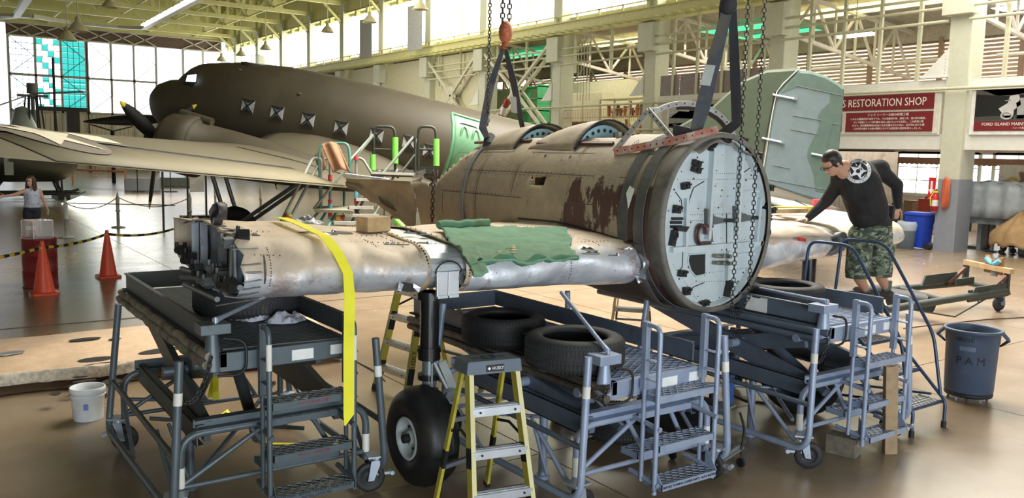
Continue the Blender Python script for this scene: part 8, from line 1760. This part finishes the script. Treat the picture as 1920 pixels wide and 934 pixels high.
for a, b in ((n0, n1),): 
    mid = a.lerp(b, .55)-V((0, 0, .3)); obj('truss_rod', G().cyl(a.lerp(b, .1), mid, .014, 6).cyl(mid, b-V((.25, 0, 0)), .014, 6).cyl(a.lerp(b, .3), a.lerp(b, .3)-V((0, 0, .13)), .012, 6).cyl(a.lerp(b, .75), a.lerp(b, .75)-V((0, 0, .15)), .012, 6), CG, t, True)
obj('tank', G().cyl(n0.lerp(n1, .5)+V((0, .3, -.12)), n0.lerp(n1, .5)+V((.0, 1.0, -.12)), .16, 16).cyl(f0.lerp(f1, .1)+V((0, -.1, 0)), f0.lerp(f1, .25)+V((0, -.1, 0)), .12, 14), BLK, t, True)
pn, pf = n1+V((.02, 0, 0)), f1+V((-.05, 0, 0)); zt = vz(1888, 512, n1); zt2 = vz(1806, 496, f1)
for p, z in ((pn, zt), (pf, zt2)): obj('cradle_post', G().bb(p+V((-.04, -.04, 0)), V((p.x+.04, p.y+.04, z))), CG, t, True); obj('rusty_brace', G().beam((p.x-.6, p.y, .45), (p.x-.05, p.y, z-.06), .05, .06), paint('brace_rust', (.13, .06, .045), .7), t, True)
cw = zp(1873, 584); obj('caster_bracket', G().box(V((cw.x, cw.y, .33)), (.2, .16, .03)).beam(V((cw.x+.1, cw.y, .33)), V((cw.x-.02, cw.y-.06, .12)), .06, .04), CASTP, t, True); obj('caster_wheel', G().lathe([(.03, -.04), (.1, -.05), (.14, 0), (.1, .05), (.03, .04)], V((cw.x-.03, cw.y, .14)), 20, (.2, 1, 0)), RUBBER, t, True)
d_ = (V((n1.x, n1.y, zt))-V((f1.x, f1.y, zt2))); a, b = V((f1.x, f1.y, zt2))-d_*.08+V((0, 0, .04)), V((n1.x, n1.y, zt))+d_*.12+V((0, 0, .04))
ob0('timber_beam', G().beam(a, b, .09, .09), WOODY, 'pale timber beam lying across the cart posts', 'timber', bevel=.004)
t = thing('padded_cradle', 'orange-brown plywood cradle with a pale blue foam tube on the cart beam', 'cradle', a.lerp(b, .5)); m0, m1 = a.lerp(b, .42), a.lerp(b, .78); dd = (m1-m0).normalized(); up_ = V((0, 0, 1)); W_2 = (m1-m0).length
obj('plywood', G().prism([m0+up_*-.1, m1+up_*-.1, m1+up_*.2, m1.lerp(m0, .15)+up_*.2, m1.lerp(m0, .5)+up_*.05, m0.lerp(m1, .15)+up_*.2, m0+up_*.2], dd.cross(up_)*-.05+dd.cross(up_)*.0), paint('ply_orange', (.38, .17, .05), .6), t, True)
obj('foam_tube', G().tube([m0.lerp(m1, k/10)+up_*(.07+.13*(2*abs(k/10-.5))**2) for k in range(1, 10)], .045, 10), paint('foam_blue', (.15, .45, .65), .7), t, True); obj('tie_strap', G().beam(m0.lerp(m1, .62)+up_*.14, m0.lerp(m1, .62)-up_*.14, .05, .1), paint('strap_grey', (.2, .21, .22), .7), t, True)
# cords on the floor
ob0('floor_cord', G().tube([zp(1694, 616, .008), zp(1760, 608, .008), zp(1850, 599, .008), zp(1925, 595, .008)], .008, 6), paint('cord_maroon', (.10, .04, .03), .6), 'thin maroon cord lying across the floor at right', 'cord')
ob0('floor_cord', G().tube([zp(640, 662, .006), zp(712, 703, .006), zp(722, 715, .006)], .006, 6), BLK, 'thin black cord on the tan floor left of the edge-on ladder', 'cord')
ob0('floor_cord', G().tube([zp(1345, 700, .01), zp(1360, 735, .01), zp(1400, 752, .01), zp(1445, 756, .01)], .01, 6), BLK, 'black hose lying under the right stand', 'cord')
